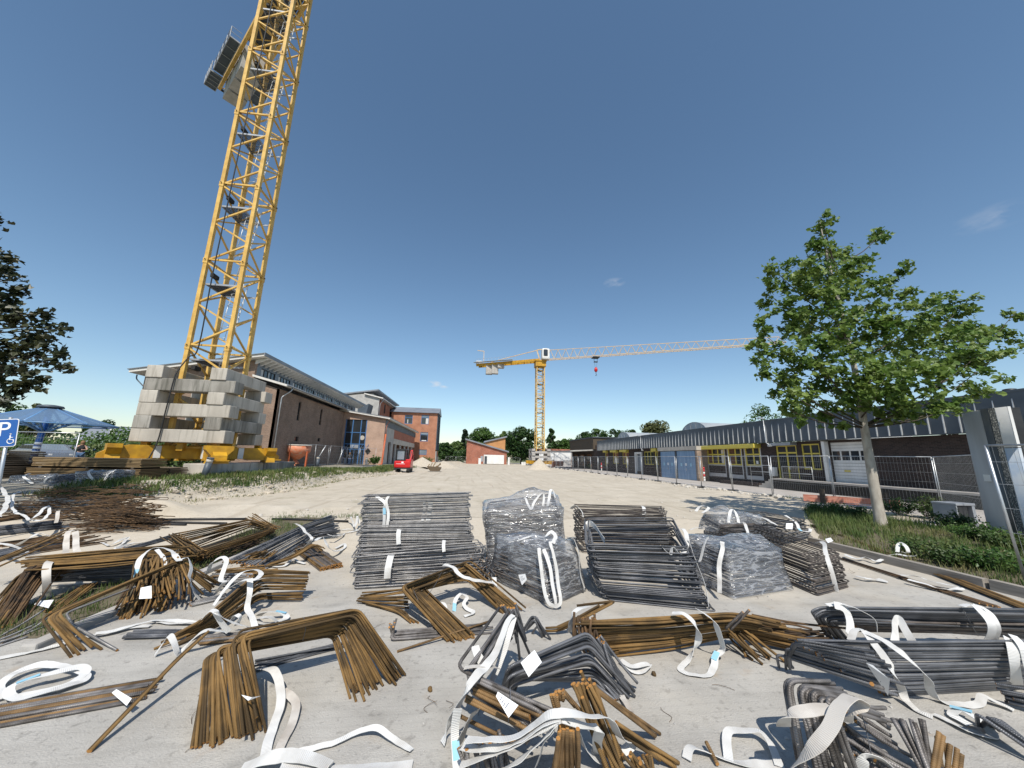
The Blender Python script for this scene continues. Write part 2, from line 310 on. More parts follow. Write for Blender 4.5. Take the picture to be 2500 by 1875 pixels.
    def build(s, name, m, parent=None, org=None):
        """link everything collected as ONE mesh object, its origin at the thing's base"""
        if parent is not None: o0 = Vector(parent['_o'])
        elif org is not None: o0 = Vector(org)
        else:
            A = np.array(s.v); o0 = Vector(((A[:, 0].min()+A[:, 0].max())/2, (A[:, 1].min()+A[:, 1].max())/2, A[:, 2].min()))
        me = bpy.data.meshes.new(name); me.from_pydata([tuple(Vector(q)-o0) for q in s.v], [], s.f); me.materials.append(M[m] if isinstance(m, str) else m)
        if any(u is not None for u in s.uv):
            lay = me.uv_layers.new(name="UVMap"); d = np.zeros((len(me.loops), 2), np.float32); i = 0
            for f, u in zip(s.f, s.uv):
                if u is not None:
                    for j, q in enumerate(u): d[i+j] = q
                i += len(f)
            lay.data.foreach_set('uv', d.ravel())
        me.polygons.foreach_set('use_smooth', s.sm); me.update()
        o = bpy.data.objects.new(name, me); col.objects.link(o)
        o['_o'] = tuple(o0); ALL.append(o)
        if parent is not None: o.parent = parent
        else: o.location = o0
        return o
ALL = []
def tag(o, label=None, cat=None, group=None, kind=None):
    if label: o['label'] = label
    if cat: o['category'] = cat
    if group: o['group'] = group
    if kind: o['kind'] = kind
    return o
def thing(name, loc, label, cat, group=None):
    o = bpy.data.objects.new(name, None); col.objects.link(o); o.location = loc; o['_o'] = tuple(Vector(loc)); o.empty_display_size = .2
    ALL.append(o); return tag(o, label, cat, group)
def dup(o, loc, rz=0, label=None, group=None):
    c = o.copy(); col.objects.link(c); c.location = loc; c.rotation_euler = (0, 0, rz); c['_o'] = tuple(Vector(loc)); ALL.append(c)
    if label: c['label'] = label
    if group: c['group'] = group
    for ch in list(o.children):
        d = ch.copy(); col.objects.link(d); d.parent = c; ALL.append(d)
        for g in list(ch.children):
            e = g.copy(); col.objects.link(e); e.parent = d; ALL.append(e)
    return c
def fillet(pts, rad, seg=4, closed=False):
    P = [vec(p) for p in pts]; n = len(P); o = []
    for i in range(n):
        if not closed and i in (0, n-1): o.append(P[i]); continue
        a = P[(i-1) % n]-P[i]; c = P[(i+1) % n]-P[i]; d = min(rad, a.length*.45, c.length*.45); p = P[i]+a.normalized()*d; q = P[i]+c.normalized()*d
        for k_ in range(seg+1):
            t = k_/seg; o.append(p*(1-t)**2+P[i]*2*t*(1-t)+q*t*t)
    return o
def catmull(P, k_=6):
    o = []; n = len(P)
    for i in range(n-1):
        a = P[max(i-1, 0)]; b = P[i]; c = P[i+1]; d = P[min(i+2, n-1)]
        for j in range(k_):
            t = j/k_; o.append(tuple(.5*((2*b[x])+(-a[x]+c[x])*t+(2*a[x]-5*b[x]+4*c[x]-d[x])*t*t+(-a[x]+3*b[x]-3*c[x]+d[x])*t**3) for x in range(len(b))))
    o.append(tuple(P[-1])); return o
def jit(p, a): return Vector((p[0]+rnd.uniform(-a, a), p[1]+rnd.uniform(-a, a), p[2]+rnd.uniform(-a, a)))
def text_mesh(body, size, name, m, matrix, parent, ext=.002):
    c = bpy.data.curves.new(name, 'FONT'); c.body = body; c.size = size; c.extrude = ext; c.align_x = 'CENTER'; c.align_y = 'CENTER'
    o = bpy.data.objects.new(name, c); col.objects.link(o); dg = bpy.context.evaluated_depsgraph_get(); me = bpy.data.meshes.new_from_object(o.evaluated_get(dg))
    bpy.data.objects.remove(o); mb = MB()
    mb.v = [tuple(matrix@v.co) for v in me.vertices]
    for f in me.polygons: mb.face(list(f.vertices))
    return mb.build(name, m, parent)
# ================================================================= the ground
from mathutils import noise as mnoise
def ss(a, b, x): t = max(0, min(1, (x-a)/(b-a))); return t*t*(3-2*t)
def bank_x(y): return -11.3+.085*(y-14)+.5*math.sin(y*.35)
def Ht(x, y):
    h = (.8-.3*ss(27, 40, y))*ss(0, -1.5, x-bank_x(y)-.9)*ss(12.9, 15.5, y)
    h += .25*ss(-16, -34, x)*ss(14, 22, y)
    sand = ss(12.7, 14.5, y)
    n1 = mnoise.noise(Vector((x*.35, y*.35, 3.1))); n2 = mnoise.noise(Vector((x*1.3, y*1.3, 7.7)))
    near = 1-ss(16, 40, y)
    h += sand*(.05*n1+.03*n2*(.4+near))+.02*sand
    h += .16*sand*math.exp(-((x+7.2)**2/2.2+(y-13.9)**2/.5))*(1+n2)+.14*sand*math.exp(-((x+3)**2/3+(y-14.2)**2/.4))*(1+n2)
    h += .55*math.exp(-((x+9.9)**2/1.6+(y-13.1)**2/.9))
    h += .10*sand*math.exp(-((x-17.6)**2/1.0))*max(0, n1+.3)*ss(14, 20, y)
    return h
k = mat('sand', (.42, .375, .305), (.52, .468, .388), rough=.95, scale=.9, detail=9, bump=.5, bscale=9, spec=.1, lo=.3, hi=.7)
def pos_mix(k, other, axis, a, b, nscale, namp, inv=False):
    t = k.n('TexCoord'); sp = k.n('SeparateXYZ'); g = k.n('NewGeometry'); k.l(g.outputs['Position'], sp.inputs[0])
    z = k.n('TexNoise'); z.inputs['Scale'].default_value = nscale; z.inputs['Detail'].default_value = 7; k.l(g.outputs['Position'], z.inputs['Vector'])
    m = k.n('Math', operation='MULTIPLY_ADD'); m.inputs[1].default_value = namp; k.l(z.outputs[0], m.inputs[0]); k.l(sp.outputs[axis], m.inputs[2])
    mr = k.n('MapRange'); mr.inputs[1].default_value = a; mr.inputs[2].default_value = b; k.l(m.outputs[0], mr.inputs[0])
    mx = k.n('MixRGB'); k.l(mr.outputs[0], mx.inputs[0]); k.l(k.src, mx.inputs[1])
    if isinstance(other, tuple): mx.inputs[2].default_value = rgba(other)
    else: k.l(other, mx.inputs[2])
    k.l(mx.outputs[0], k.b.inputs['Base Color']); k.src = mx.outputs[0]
def spots(k, colr, scale, lo, hi, amt, stretch=(1, 1, 1), typ='TexNoise'):
    g = k.n('NewGeometry'); mpn = k.n('Mapping'); mpn.inputs['Scale'].default_value = stretch; k.l(g.outputs['Position'], mpn.inputs['Vector'])
    z = k.n('TexNoise'); z.inputs['Scale'].default_value = scale; z.inputs['Detail'].default_value = 8; k.l(mpn.outputs[0], z.inputs['Vector'])
    mr = k.n('MapRange'); mr.inputs[1].default_value = lo; mr.inputs[2].default_value = hi; mr.inputs[3].default_value = 0; mr.inputs[4].default_value = amt; k.l(z.outputs[0], mr.inputs[0])
    mx = k.n('MixRGB'); k.l(mr.outputs[0], mx.inputs[0]); k.l(k.src, mx.inputs[1]); mx.inputs[2].default_value = rgba(colr); k.l(mx.outputs[0], k.b.inputs['Base Color']); k.src = mx.outputs[0]
spots(k, (.33, .285, .22), 2.2, .56, .74, .6, (1, 1.6, 1)); spots(k, (.33, .285, .22), 14, .56, .72, .6); spots(k, (.16, .15, .07), .8, .62, .74, .55); spots(k, (.58, .53, .45), .25, .52, .7, .5)
spots(k, (.35, .30, .235), 1.0, .55, .66, .5, (2.6, .10, 1)); spots(k, (.30, .26, .20), 30, .62, .72, .6)
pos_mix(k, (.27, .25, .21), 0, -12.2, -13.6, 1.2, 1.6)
k = mat('slab_concrete', (.33, .315, .29), (.44, .425, .395), rough=.92, scale=1.6, detail=10, bump=.35, bscale=70, spec=.15, lo=.3, hi=.72)
spots(k, (.20, .195, .185), 24, .60, .70, .55); spots(k, (.13, .125, .12), 55, .66, .72, .6); spots(k, (.54, .53, .51), 40, .62, .74, .5); spots(k, (.235, .225, .205), 1.1, .56, .72, .6, (1, 2.5, 1)); spots(k, (.20, .19, .175), 11, .58, .70, .6); spots(k, (.50, .455, .38), .7, .52, .68, .45); spots(k, (.30, .20, .11), 2.6, .64, .78, .5)
# broom lines across the slab, and blown sand thickening towards the yard
g = k.n('NewGeometry'); wv = k.n('TexWave'); wv.bands_direction = 'Y'; wv.inputs['Scale'].default_value = 3.2; wv.inputs['Distortion'].default_value = 3; wv.inputs['Detail'].default_value = 4; k.l(g.outputs['Position'], wv.inputs['Vector'])
mr = k.n('MapRange'); mr.inputs[1].default_value = .86; mr.inputs[3].default_value = 0; mr.inputs[4].default_value = .12; k.l(wv.outputs[0], mr.inputs[0]); mx = k.n('MixRGB'); k.l(mr.outputs[0], mx.inputs[0]); k.l(k.src, mx.inputs[1]); mx.inputs[2].default_value = (.2, .195, .185, 1); k.src = mx.outputs[0]; k.l(mx.outputs[0], k.b.inputs['Base Color'])
sandc = k.n('MixRGB'); sandc.inputs[1].default_value = (.46, .405, .325, 1); sandc.inputs[2].default_value = (.58, .52, .43, 1); z = k.n('TexNoise'); z.inputs['Scale'].default_value = 5; k.l(g.outputs['Position'], z.inputs['Vector']); k.l(z.outputs[0], sandc.inputs[0])
pos_mix(k, sandc.outputs[0], 1, 8.6, 12.6, .75, 7.0)
k = mat('paving_path', (.36, .335, .31), (.44, .41, .385), rough=.9, scale=.8, detail=8, bump=.15, bscale=20, spec=.15)
mat('far_ground', (.10, .12, .05), (.17, .17, .09), rough=.95, scale=.05)
mat('soil', (.10, .085, .055), (.16, .135, .09), rough=.95, scale=2, bump=.5)
mat('gravel_heap', (.40, .35, .28), (.50, .445, .365), rough=.95, scale=5, bump=.4)
def sheet(name, x0, x1, y0, y1, z, m):
    mb = MB(); mb.poly([(x0, y0, z), (x1, y0, z), (x1, y1, z), (x0, y1, z)]); return tag(mb.build(name, m), kind='structure')
sheet('ground', -900, 900, -300, 1500, -.06, 'far_ground')
sheet('concrete_slab', -40, 15.89, -8, 13.3, 0, 'slab_concrete')
sheet('paved_path', 15.9, 60, -8, 150, .004, 'paving_path')
# yard and bank: one height field
ys = [12.75]; st = .18
while ys[-1] < 175: ys.append(ys[-1]+st); st = min(st*1.028, 3)
xs = list(np.arange(-72, -14, 2.0))+list(np.arange(-14, 19.3, .30)); mb = MB()
for y in ys:
    for i, x in enumerate(xs):
        e = .12*mnoise.noise(Vector((x*.8, 1.5, 0)))+.1*mnoise.noise(Vector((x*3, 1.5, 4))) if y == ys[0] else 0
        xx = x+(.25*mnoise.noise(Vector((y*.7, 0, 9))) if i == len(xs)-1 else 0)
        mb.v.append((xx, y+e*3, Ht(x, y)*(0 if y == ys[0] and x > -12 else 1)+(.006 if i < len(xs)-1 and y > ys[0] else .006)))
nx = len(xs)
for j in range(len(ys)-1):
    for i in range(nx-1): mb.face((j*nx+i, j*nx+i+1, (j+1)*nx+i+1, (j+1)*nx+i), None, True)
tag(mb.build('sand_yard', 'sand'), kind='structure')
# planting bed on the right with its timber edge
bedx = lambda y: 8.95+max(0, y-8.6)*.92
mb = MB(); n = 25
for j in range(n+1):
    for i in range(13):
        y = -4+j*.78; x = bedx(y)+(16.0-bedx(y))*i/12; mb.v.append((x, y, .05+.05*mnoise.noise(Vector((x, y, 2)))+(-.04 if i in (0, 12) or j == n else 0)))
for j in range(n):
    for i in range(12): mb.face((j*13+i, j*13+i+1, (j+1)*13+i+1, (j+1)*13+i), None, True)
tag(mb.build('planting_bed', 'soil'), kind='structure')
mb = MB()
for y0, y1 in ((-3.9, 1.2), (1.25, 5.6), (5.66, 8.9)): mb.beam((8.93-.01*y0, y0, .07), (8.93-.01*y1+.03, y1, .08), .13, .17)
tag(mb.build('timber_kerb', 'weathered_timber'), 'weathered timber edging along the planting bed beside the rebar', 'edging')
# strip of soil between slabs under the left bundles
sheet('soil_strip', -5.55, -4.35, 4.9, 12.9, .004, 'soil')
mb = MB(); mb.cbox(-4.33, -4.19, 4.6, 12.8, -.05, .07, .02); tag(mb.build('kerb_stone', 'concrete_grey'), kind='structure')

# ================================================================= helpers for walls
def wall(mb, O, U, N, u0, u1, z0, z1, ops, t=.3):
    O = vec(O); U = Vector(U); N = Vector(N)
    us = sorted(set([u0, u1]+[a for o in ops for a in o[:2]])); zs = sorted(set([z0, z1]+[a for o in ops for a in o[2:4]]))
    P = lambda u, z, d: O+U*u+N*d+Vector((0, 0, z))
    for i in range(len(us)-1):
        for j in range(len(zs)-1):
            a, b, c, d = us[i], us[i+1], zs[j], zs[j+1]
            if any(o[0] <= a+1e-6 and o[1] >= b-1e-6 and o[2] <= c+1e-6 and o[3] >= d-1e-6 for o in ops): continue
            if a < u0-1e-6 or b > u1+1e-6: continue
            mb.poly([P(a, c, 0), P(b, c, 0), P(b, d, 0), P(a, d, 0)]); mb.poly([P(a, c, t), P(a, d, t), P(b, d, t), P(b, c, t)])
    for (a, b, c, d) in [o[:4] for o in ops]+[(u0, u1, z0, z1)]:
        for p, q in (((a, c), (b, c)), ((b, c), (b, d)), ((b, d), (a, d)), ((a, d), (a, c))): mb.poly([P(*p, 0), P(*p, t), P(*q, t), P(*q, 0)])
def window(parent, O, U, N, op, fm, gm='glass_dark', cols=(), rows=(), fw=.07, dep=.1, name='window', sub='pane', back=None):
    O = vec(O); U = Vector(U); N = Vector(N); a, b, c, d = op[:4]; P = lambda u, z, e: O+U*u+N*e+Vector((0, 0, z))
    mb = MB(); bar = lambda u0, u1, z0, z1, e0, e1: mb.hexa([P(u0, z0, e1), P(u1, z0, e1), P(u1, z0, e0), P(u0, z0, e0), P(u0, z1, e1), P(u1, z1, e1), P(u1, z1, e0), P(u0, z1, e0)])
    e0, e1 = dep-.03, dep+.05
    bar(a+.004, a+fw, c+.004, d-.004, e0, e1); bar(b-fw, b-.004, c+.004, d-.004, e0, e1); bar(a+fw, b-fw, c+.004, c+fw, e0, e1); bar(a+fw, b-fw, d-fw, d-.004, e0, e1)
    for f in cols: u = a+(b-a)*f; bar(u-fw/2, u+fw/2, c+fw, d-fw, e0+.006, e1)
    for f in rows: z = c+(d-c)*f; bar(a+fw, b-fw, z-fw/2, z+fw/2, e0+.003, e1-.006)
    w_ = mb.build(name, fm, parent)
    g_ = MB(); g_.poly([P(a+fw/2, c+fw/2, dep+.02), P(b-fw/2, c+fw/2, dep+.02), P(b-fw/2, d-fw/2, dep+.02), P(a+fw/2, d-fw/2, dep+.02)]); g_.build(sub, gm, w_)
    if back:
        for (f0, f1, g0, g1, m) in back:
            q = MB(); q.poly([P(a+(b-a)*f0, c+(d-c)*g0, dep+.014), P(a+(b-a)*f1, c+(d-c)*g0, dep+.014), P(a+(b-a)*f1, c+(d-c)*g1, dep+.014), P(a+(b-a)*f0, c+(d-c)*g1, dep+.014)]); q.build('curtain', m, w_)
    return w_
c5 = lambda a, b: (640+a*.217, 850+b*.217)
# ----------------------------------------------------------------- left brick wing
X1 = -19.6
t = thing('brick_wing', (-27, 48, .4), 'long tan brick school wing with zinc clerestory under an overhanging mono-pitch roof', 'building')
mb = MB(); ops = []
for (a, b, c, d) in ((400, 460, 605, 820), (650, 695, 685, 870), (370, 412, 995, 1050), (625, 657, 1010, 1052)):
    p = UX(*c5((a+b)/2, c), X1); q = UX(*c5((a+b)/2, d), X1); wd = .32 if d-c > 100 else .45; ops.append((p.y-wd, p.y+wd, q.z, p.z))
wall(mb, (X1, 0, 0), (0, 1, 0), (-1, 0, 0), 39.5, 74, .3, 8.5, ops)
mb.prism([(X1+.003, 39.5, .3), (X1+.003, 39.5, 8.45), (-22.3, 39.5, 9.3), (-22.3, 39.5, 11.45), (-32.4, 39.5, 9.45), (-32.4, 39.5, .3)][::-1], (0, .3, 0))
mb.box(-32.4, -32.1, 39.8, 74, .3, 9.4); mb.box(-32.4, X1, 73.7, 74, .3, 9.1)
mb.build('wall', 'brick_tan', t)
for o in ops: window(t, (X1, 0, 0), (0, 1, 0), (-1, 0, 0), o, 'black_paint', rows=(.33,) if o[3]-o[2] > 1.3 else (), dep=.14)
mb = MB(); mb.hexa([(-22.2, 39.0, 9.62), (-18.75, 39.0, 8.72), (-18.75, 74, 8.72), (-22.2, 74, 9.62), (-22.2, 39.0, 9.84), (-18.75, 39.0, 8.94), (-18.75, 74, 8.94), (-22.2, 74, 9.84)])
lr = mb.build('lower_roof', 'soffit_white', t)
mb = MB(); mb.tube([(-18.67, 38.95, 8.86), (-18.67, 58, 8.86)], .09, 8); mb.build('gutter', 'roof_zinc', lr)
mb = MB(); mb.hexa([(-33.2, 38.6, 9.4), (-21.15, 38.6, 11.72), (-21.15, 76.5, 11.72), (-33.2, 76.5, 9.4), (-33.2, 38.6, 9.68), (-21.15, 38.6, 12.0), (-21.15, 76.5, 12.0), (-33.2, 76.5, 9.68)])
ur = mb.build('upper_roof', 'soffit_white', t)
mb = MB(); mb.hexa([(-33.3, 38.5, 9.67), (-21.05, 38.5, 12.005), (-21.05, 76.6, 12.005), (-33.3, 76.6, 9.67), (-33.3, 38.5, 9.745), (-21.05, 38.5, 12.08), (-21.05, 76.6, 12.08), (-33.3, 76.6, 9.745)]); mb.box(-21.14, -21.06, 38.5, 76.6, 11.75, 12.0); mb.build('roof_sheet', 'roof_zinc', ur)
for i in range(42):
    y = 39.3+i*.9; mb = MB(); mb.prism([(-22.3, y, 11.0), (-22.3, y, 11.44), (-21.25, y, 11.64), (-21.25, y, 11.5)], (0, .16, 0)); mb.build('rafter', 'soffit_white', ur)
cops = [(40.6+i*3.6, 40.6+i*3.6+2.9, 9.95, 10.85) for i in range(9)]
mb = MB(); wall(mb, (-22.3, 0, 0), (0, 1, 0), (-1, 0, 0), 39.8, 74, 9.3, 11.45, cops, .2)
for i in range(76):
    y = 39.9+i*.45
    for (z0, z1) in ((9.86, 9.93), (10.87, 11.44)): mb.box(-22.3, -22.26, y, y+.03, z0, z1)
cl = mb.build('clerestory', 'zinc_cladding', t)
for o in cops: window(cl, (-22.3, 0, 0), (0, 1, 0), (-1, 0, 0), o, 'black_paint', cols=(.25, .5, .75), dep=.08, back=[(.03, .2, .1, .9, 'curtain'), (.55, .62, .1, .9, 'curtain')])
mb = MB(); mb.tube(fillet([(-18.7, 40.2, 8.75), (-18.75, 40.1, 8.45), (-19.45, 39.75, 7.7), (-19.45, 39.75, .5)], .2, 4), .055, 8); mb.build('downpipe', 'galvanised', t)
mb = MB(); mb.tube(fillet([(-32.9, 39.2, 9.3), (-32.9, 39.2, 8.9), (-32.0, 39.3, 8.0), (-32.0, 39.35, 3)], .2, 4), .055, 8); mb.build('downpipe', 'slate_cladding', t)
# ----------------------------------------------------------------- entrance block
yE = 59.8
t = thing('entrance_block', (-16.4, 70, .4), 'brick entrance block with tall blue framed glazing and a partly stripped side wall', 'building')
gl_op = (-19.25, -15.98, .35, 7.45)
mb = MB(); wall(mb, (0, yE, 0), (1, 0, 0), (0, 1, 0), X1+.003, -13.2, .3, 7.62, [gl_op], .35)
mb.prism([(X1+.003, yE, 7.62), (X1+.003, yE, 8.7), (-13.2, yE, 7.66)], (0, .3, 0)); mb.build('wall', 'brick_mixed', t)
fr = MB(); bx = lambda x0, x1, z0, z1, d=.0: fr.box(x0, x1, yE+.06-d, yE+.16, z0, z1)
W0, W1 = -19.25, -15.98
for x in (W0+.01, -18.2, -16.95, W1-.15): bx(x, x+.14, .36, 7.44)
for z in (2.75, 3.55, 5.35): bx(W0+.16, W1-.16, z, z+.12, -.01)
for x in (-18.75, -17.6, -16.5): bx(x, x+.07, .37, 2.74, -.02)
gf = fr.build('glazing_frame', 'blue_frame', t)
mb = MB(); mb.poly([(W0+.05, yE+.13, .4), (W1-.05, yE+.13, .4), (W1-.05, yE+.13, 7.4), (W0+.05, yE+.13, 7.4)]); mb.build('pane', 'glass_dark', gf)
mb = MB(); mb.lathe((0, 0, 0), [(.34, -.02), (.36, 0), (.34, .02)], 18); mb.v = [(-16.55+p[0], yE+.11+p[2], 4.6+p[1]) for p in mb.v]; mb.build('wall_disc', 'plaster_warm', gf)
mb = MB()
for x in (-19.1, -18.1, -16.9, -16.05): mb.beam((x, yE-.02, 3.6), (x+.32, yE-.45, 2.8), .05); mb.beam((x+.32, yE-.45, 2.8), (x+.62, yE-.02, 3.6), .05)
mb.beam((-19.25, yE-.5, 2.76), (-15.9, yE-.5, 2.76), .06); cn = mb.build('canopy_bracket', 'blue_frame', t)
mb = MB(); mb.box(-18.15, -16.95, yE-.1, yE-.04, 2.95, 3.5); mb.build('name_board', 'grey_steel', t)
for x in (-19.5, -15.45): mb = MB(); mb.box(-.3, .3, -.04, 0, -.3, .3); c_, s_ = math.cos(R(45)), math.sin(R(45)); mb.v = [(x+p[0]*c_-p[2]*s_, yE-.02+p[1], 2.55+(p[0]*s_+p[2]*c_)*1.25) for p in mb.v]; mb.build('diamond_lamp', 'black_paint', t)
mb = MB(); mb.hexa([(-20.2, yE-.6, 8.72), (-12.4, yE-.6, 7.62), (-12.4, 94, 7.62), (-20.2, 94, 8.72), (-20.2, yE-.6, 8.95), (-12.4, yE-.6, 7.85), (-12.4, 94, 7.85), (-20.2, 94, 8.95)]); rf = mb.build('roof', 'soffit_white', t)
mb = MB(); mb.hexa([(-20.25, yE-.65, 8.955), (-12.35, yE-.65, 7.855), (-12.35, 94, 7.855), (-20.25, 94, 8.955), (-20.25, yE-.65, 9.02), (-12.35, yE-.65, 7.92), (-12.35, 94, 7.92), (-20.25, 94, 9.02)]); mb.build('roof_sheet', 'roof_zinc', rf)
mb = MB(); mb.hexa([(-18.6, 63, 8.8), (-17.2, 63, 8.6), (-17.2, 66, 8.6), (-18.6, 66, 8.8), (-18.6, 63, 9.5), (-16.9, 63, 10.5), (-16.9, 66, 10.5), (-18.6, 66, 9.5)]); mb.build('rooflight', 'slate_cladding', rf)
xs_ = -13.2
mb = MB(); wall(mb, (xs_, 0, 0), (0, 1, 0), (-1, 0, 0), 60.12, 67.5, .3, 6.5, [(63.4, 65.6, .3, 4.2)], .3); mb.build('plaster_wall', 'plaster_grey', t)
mb = MB(); mb.box(xs_-.3, xs_-.004, 67.51, 93.5, 4.95, 6.5); mb.build('bare_brickwork', 'brick_far', t)
mb = MB(); mb.box(xs_-.3, xs_+.05, 67.51, 93.5, 4.0, 4.94); mb.build('lintel', 'plaster_warm', t)
mb = MB()
for y in (70, 75, 80, 85, 90): mb.box(xs_-.3, xs_-.05, y, y+.9, .3, 3.99)
mb.build('pier', 'plaster_grey', t)
mb = MB(); mb.box(xs_-3, xs_-2.7, 60.2, 93.5, .3, 7.4); mb.build('inner_wall', 'interior_brown', t)
mb = MB(); mb.box(xs_-.15, xs_+.1, 60.0, 94, 6.52, 7.58)
for i in range(70): mb.box(xs_+.1, xs_+.14, 60.1+i*.48, 60.16+i*.48, 6.53, 7.56)
mb.build('metal_cladding', 'zinc_cladding', t)
mb = MB(); mb.tube(fillet([(-12.5, 60.1, 7.5), (-12.9, 60.0, 6.9), (-13.0, 59.95, 6.3), (-13.0, 59.95, 5.3)], .15), .07, 8); mb.build('upper_downpipe', 'brick_far', t)
mb = MB(); mb.tube(fillet([(-13.0, 59.92, 5.3), (-13.15, 59.7, .6), (-13.6, 57.5, .3), (-15.0, 55.0, .25)], .3), .13, 10); mb.build('drain_pipe', 'orange_paint', t)
# ----------------------------------------------------------------- rear wing and tower
yR = 84.0
t = thing('rear_wing', (-20, 90, .3), 'three storey brick wing with grey gable rising behind the entrance block', 'building')
A = [VY(*c5(*p), yR) for p in ((1000, 560), (1320, 565), (1320, 760), (1000, 760), (1240, 510), (1310, 470), (920, 515), (1395, 565))]
xw = A[1].x
mb = MB(); mb.prism([(A[0].x-6, yR, 3), (xw, yR, 3), (xw, yR, A[1].z+.2), (xw-3.4, yR, A[1].z+.9), (A[0].x-6, yR, A[1].z-.4)][::-1], (0, .3, 0)); mb.build('gable_wall', 'plaster_grey', t)
rw = [UX(*c5(a, 690), xw) for a in (1370, 1410, 1440, 1475, 1505, 1535)]
wt = UX(*c5(1390, 640), xw).z; wb = UX(*c5(1390, 745), xw).z
ops = [(rw[i].y, rw[i].y+1.6, wb, wt) for i in (0, 2, 4)]
mb = MB(); wall(mb, (xw, 0, 0), (0, 1, 0), (-1, 0, 0), yR+.301, 112, .3, A[1].z-.3, ops); mb.build('wall', 'brick_red', t)
for o in ops: window(t, (xw, 0, 0), (0, 1, 0), (-1, 0, 0), o, 'black_paint', cols=(.5,))
zr = A[1].z
mb = MB(); mb.hexa([(xw-3.3, yR-.5, zr+.8), (xw+.9, yR-.5, zr-.12), (xw+.9, 112, zr-.12), (xw-3.3, 112, zr+.8), (xw-3.3, yR-.5, zr+1.05), (xw+.9, yR-.5, zr+.13), (xw+.9, 112, zr+.13), (xw-3.3, 112, zr+1.05)]); mb.build('lower_roof', 'soffit_white', t)
pk = VY(*c5(1310, 460), yR); pl = VY(*c5(900, 505), yR); e2 = c5(1600, 683)
mb = MB(); mb.hexa([(pl.x, yR, pl.z-.3), (pk.x, yR, pk.z-.3), (pk.x, 110, pk.z-.3), (pl.x, 110, pl.z-.3), (pl.x, yR, pl.z), (pk.x, yR, pk.z), (pk.x, 110, pk.z), (pl.x, 110, pl.z)]); mb.build('upper_roof', 'roof_zinc', t)
mb = MB(); mb.box(pl.x+2, pk.x-1.3, yR+1, 109, zr-1, pk.z-1.0); mb.build('upper_wall', 'soffit_white', t)
mb = MB(); mb.tube(fillet([(xw+.95, yR+.4, zr-.1), (xw+.2, yR+.35, zr-1.2), (xw+.15, yR+.35, zr-4)], .2), .07, 8); mb.build('downpipe', 'galvanised', t)
yT = 96.0
t = thing('brick_tower', (-12, 99, .3), 'three storey orange brick tower with slate side and blue windows beyond the excavator', 'building')
T0 = VY(*c5(1590, 760), yT); T1 = VY(*c5(1975, 735), yT); xa, xb = T0.x-3, T1.x; zt = T1.z
def pr(a, b, c, d): p = VY(*c5(a, c), yT); q = VY(*c5(b, d), yT); return (p.x, q.x, q.z, p.z)
ops = [pr(1608, 1688, 752, 852), pr(1795, 1872, 752, 858), pr(1782, 1862, 945, 1050), pr(1767, 1848, 1140, 1200)]
mb = MB(); wall(mb, (0, yT, 0), (1, 0, 0), (0, 1, 0), xa, xb, .1, zt, ops, .35); mb.box(xa, xa+.3, yT+.36, yT+9, .1, zt)
ops2 = []; mb.box(xb-.3, xb+.0, yT+.36, yT+9, .1, 3.4); mb.build('wall', 'brick_orange', t)
for i, o in enumerate(ops): window(t, (0, yT, 0), (1, 0, 0), (0, 1, 0), o, 'blue_frame', 'glass_dark' if i != 3 else 'glass_pale', rows=(.72,) if i < 3 else (), fw=.11, back=[(.6, .95, .06, .66, 'curtain'), (.06, .94, .77, .95, 'glass_pale')] if i == 1 else [(.06, .94, .77, .95, 'glass_pale'), (.2, .8, .06, .14, 'label_white')] if i == 2 else [(.35, .45, .06, .5, 'curtain')] if i == 0 else None)
mb = MB(); mb.box(xb-.2, xb+.15, yT+.1, yT+9, 3.6, zt-.1)
for i in range(18): mb.box(xb+.15, xb+.18, yT+.3+i*.5, yT+.34+i*.5, 3.62, zt-.12)
mb.build('slate_side', 'slate_cladding', t)
mb = MB(); mb.prism([(xa-.4, yT-.6, zt+.02), (xa-.4, yT+4.5, zt+1.9), (xa-.4, yT+9.6, zt+.02)], (xb-xa+.8, 0, 0)); mb.build('roof', 'roof_zinc', t)
mb = MB(); mb.box(xb+.01, xb+.2, yT+.4, yT+3, .1, 3.3); mb.box(xb+.01, xb+.2, yT+5, yT+8, .1, 1.9); mb.build('door', 'plaster_grey', t)

# ================================================================= right hand school building
WX = 26.3
c7 = lambda a, b: (1380+a*.235, 950+b*.235); c8 = lambda a, b: (1850+a*.3315, 850+b*.3315)
t = thing('school_hall', (31, 40, 0), 'long low dark brick school building with slate fascia and yellow window frames', 'building')
def ob(cf, a, b, c, d, x=WX):      # opening on the yard wall from its left/right/top/bottom outline
    p = UX(*cf(a, (c+d)/2), x); q = UX(*cf(b, (c+d)/2), x); m_ = cf((a+b)/2, 0)[0]; T = UX(m_, cf(0, c)[1], x); B = UX(m_, cf(0, d)[1], x)
    return (min(p.y, q.y), max(p.y, q.y), B.z, T.z)
roll = ob(c8, 545, 828, 690, 1008); dr = ob(c8, 145, 298, 712, 980); w1 = ob(c8, 328, 462, 704, 895)
g1 = ob(c7, 1475, 1668, 612, 905); g2 = ob(c7, 1690, 1845, 608, 925); g3 = ob(c7, 1868, 2045, 600, 940)
b1 = ob(c7, 985, 1142, 628, 890); b2 = ob(c7, 1155, 1345, 622, 915)
y1 = ob(c7, 822, 920, 648, 785); y2 = ob(c7, 932, 975, 648, 785); dw = ob(c7, 735, 806, 655, 855)
s1 = ob(c7, 595, 660, 655, 780); s2 = ob(c7, 495, 553, 658, 775); s3 = ob(c7, 420, 446, 660, 775)
YO, UO, NO = (WX, 0, 0), (0, 1, 0), (1, 0, 0)
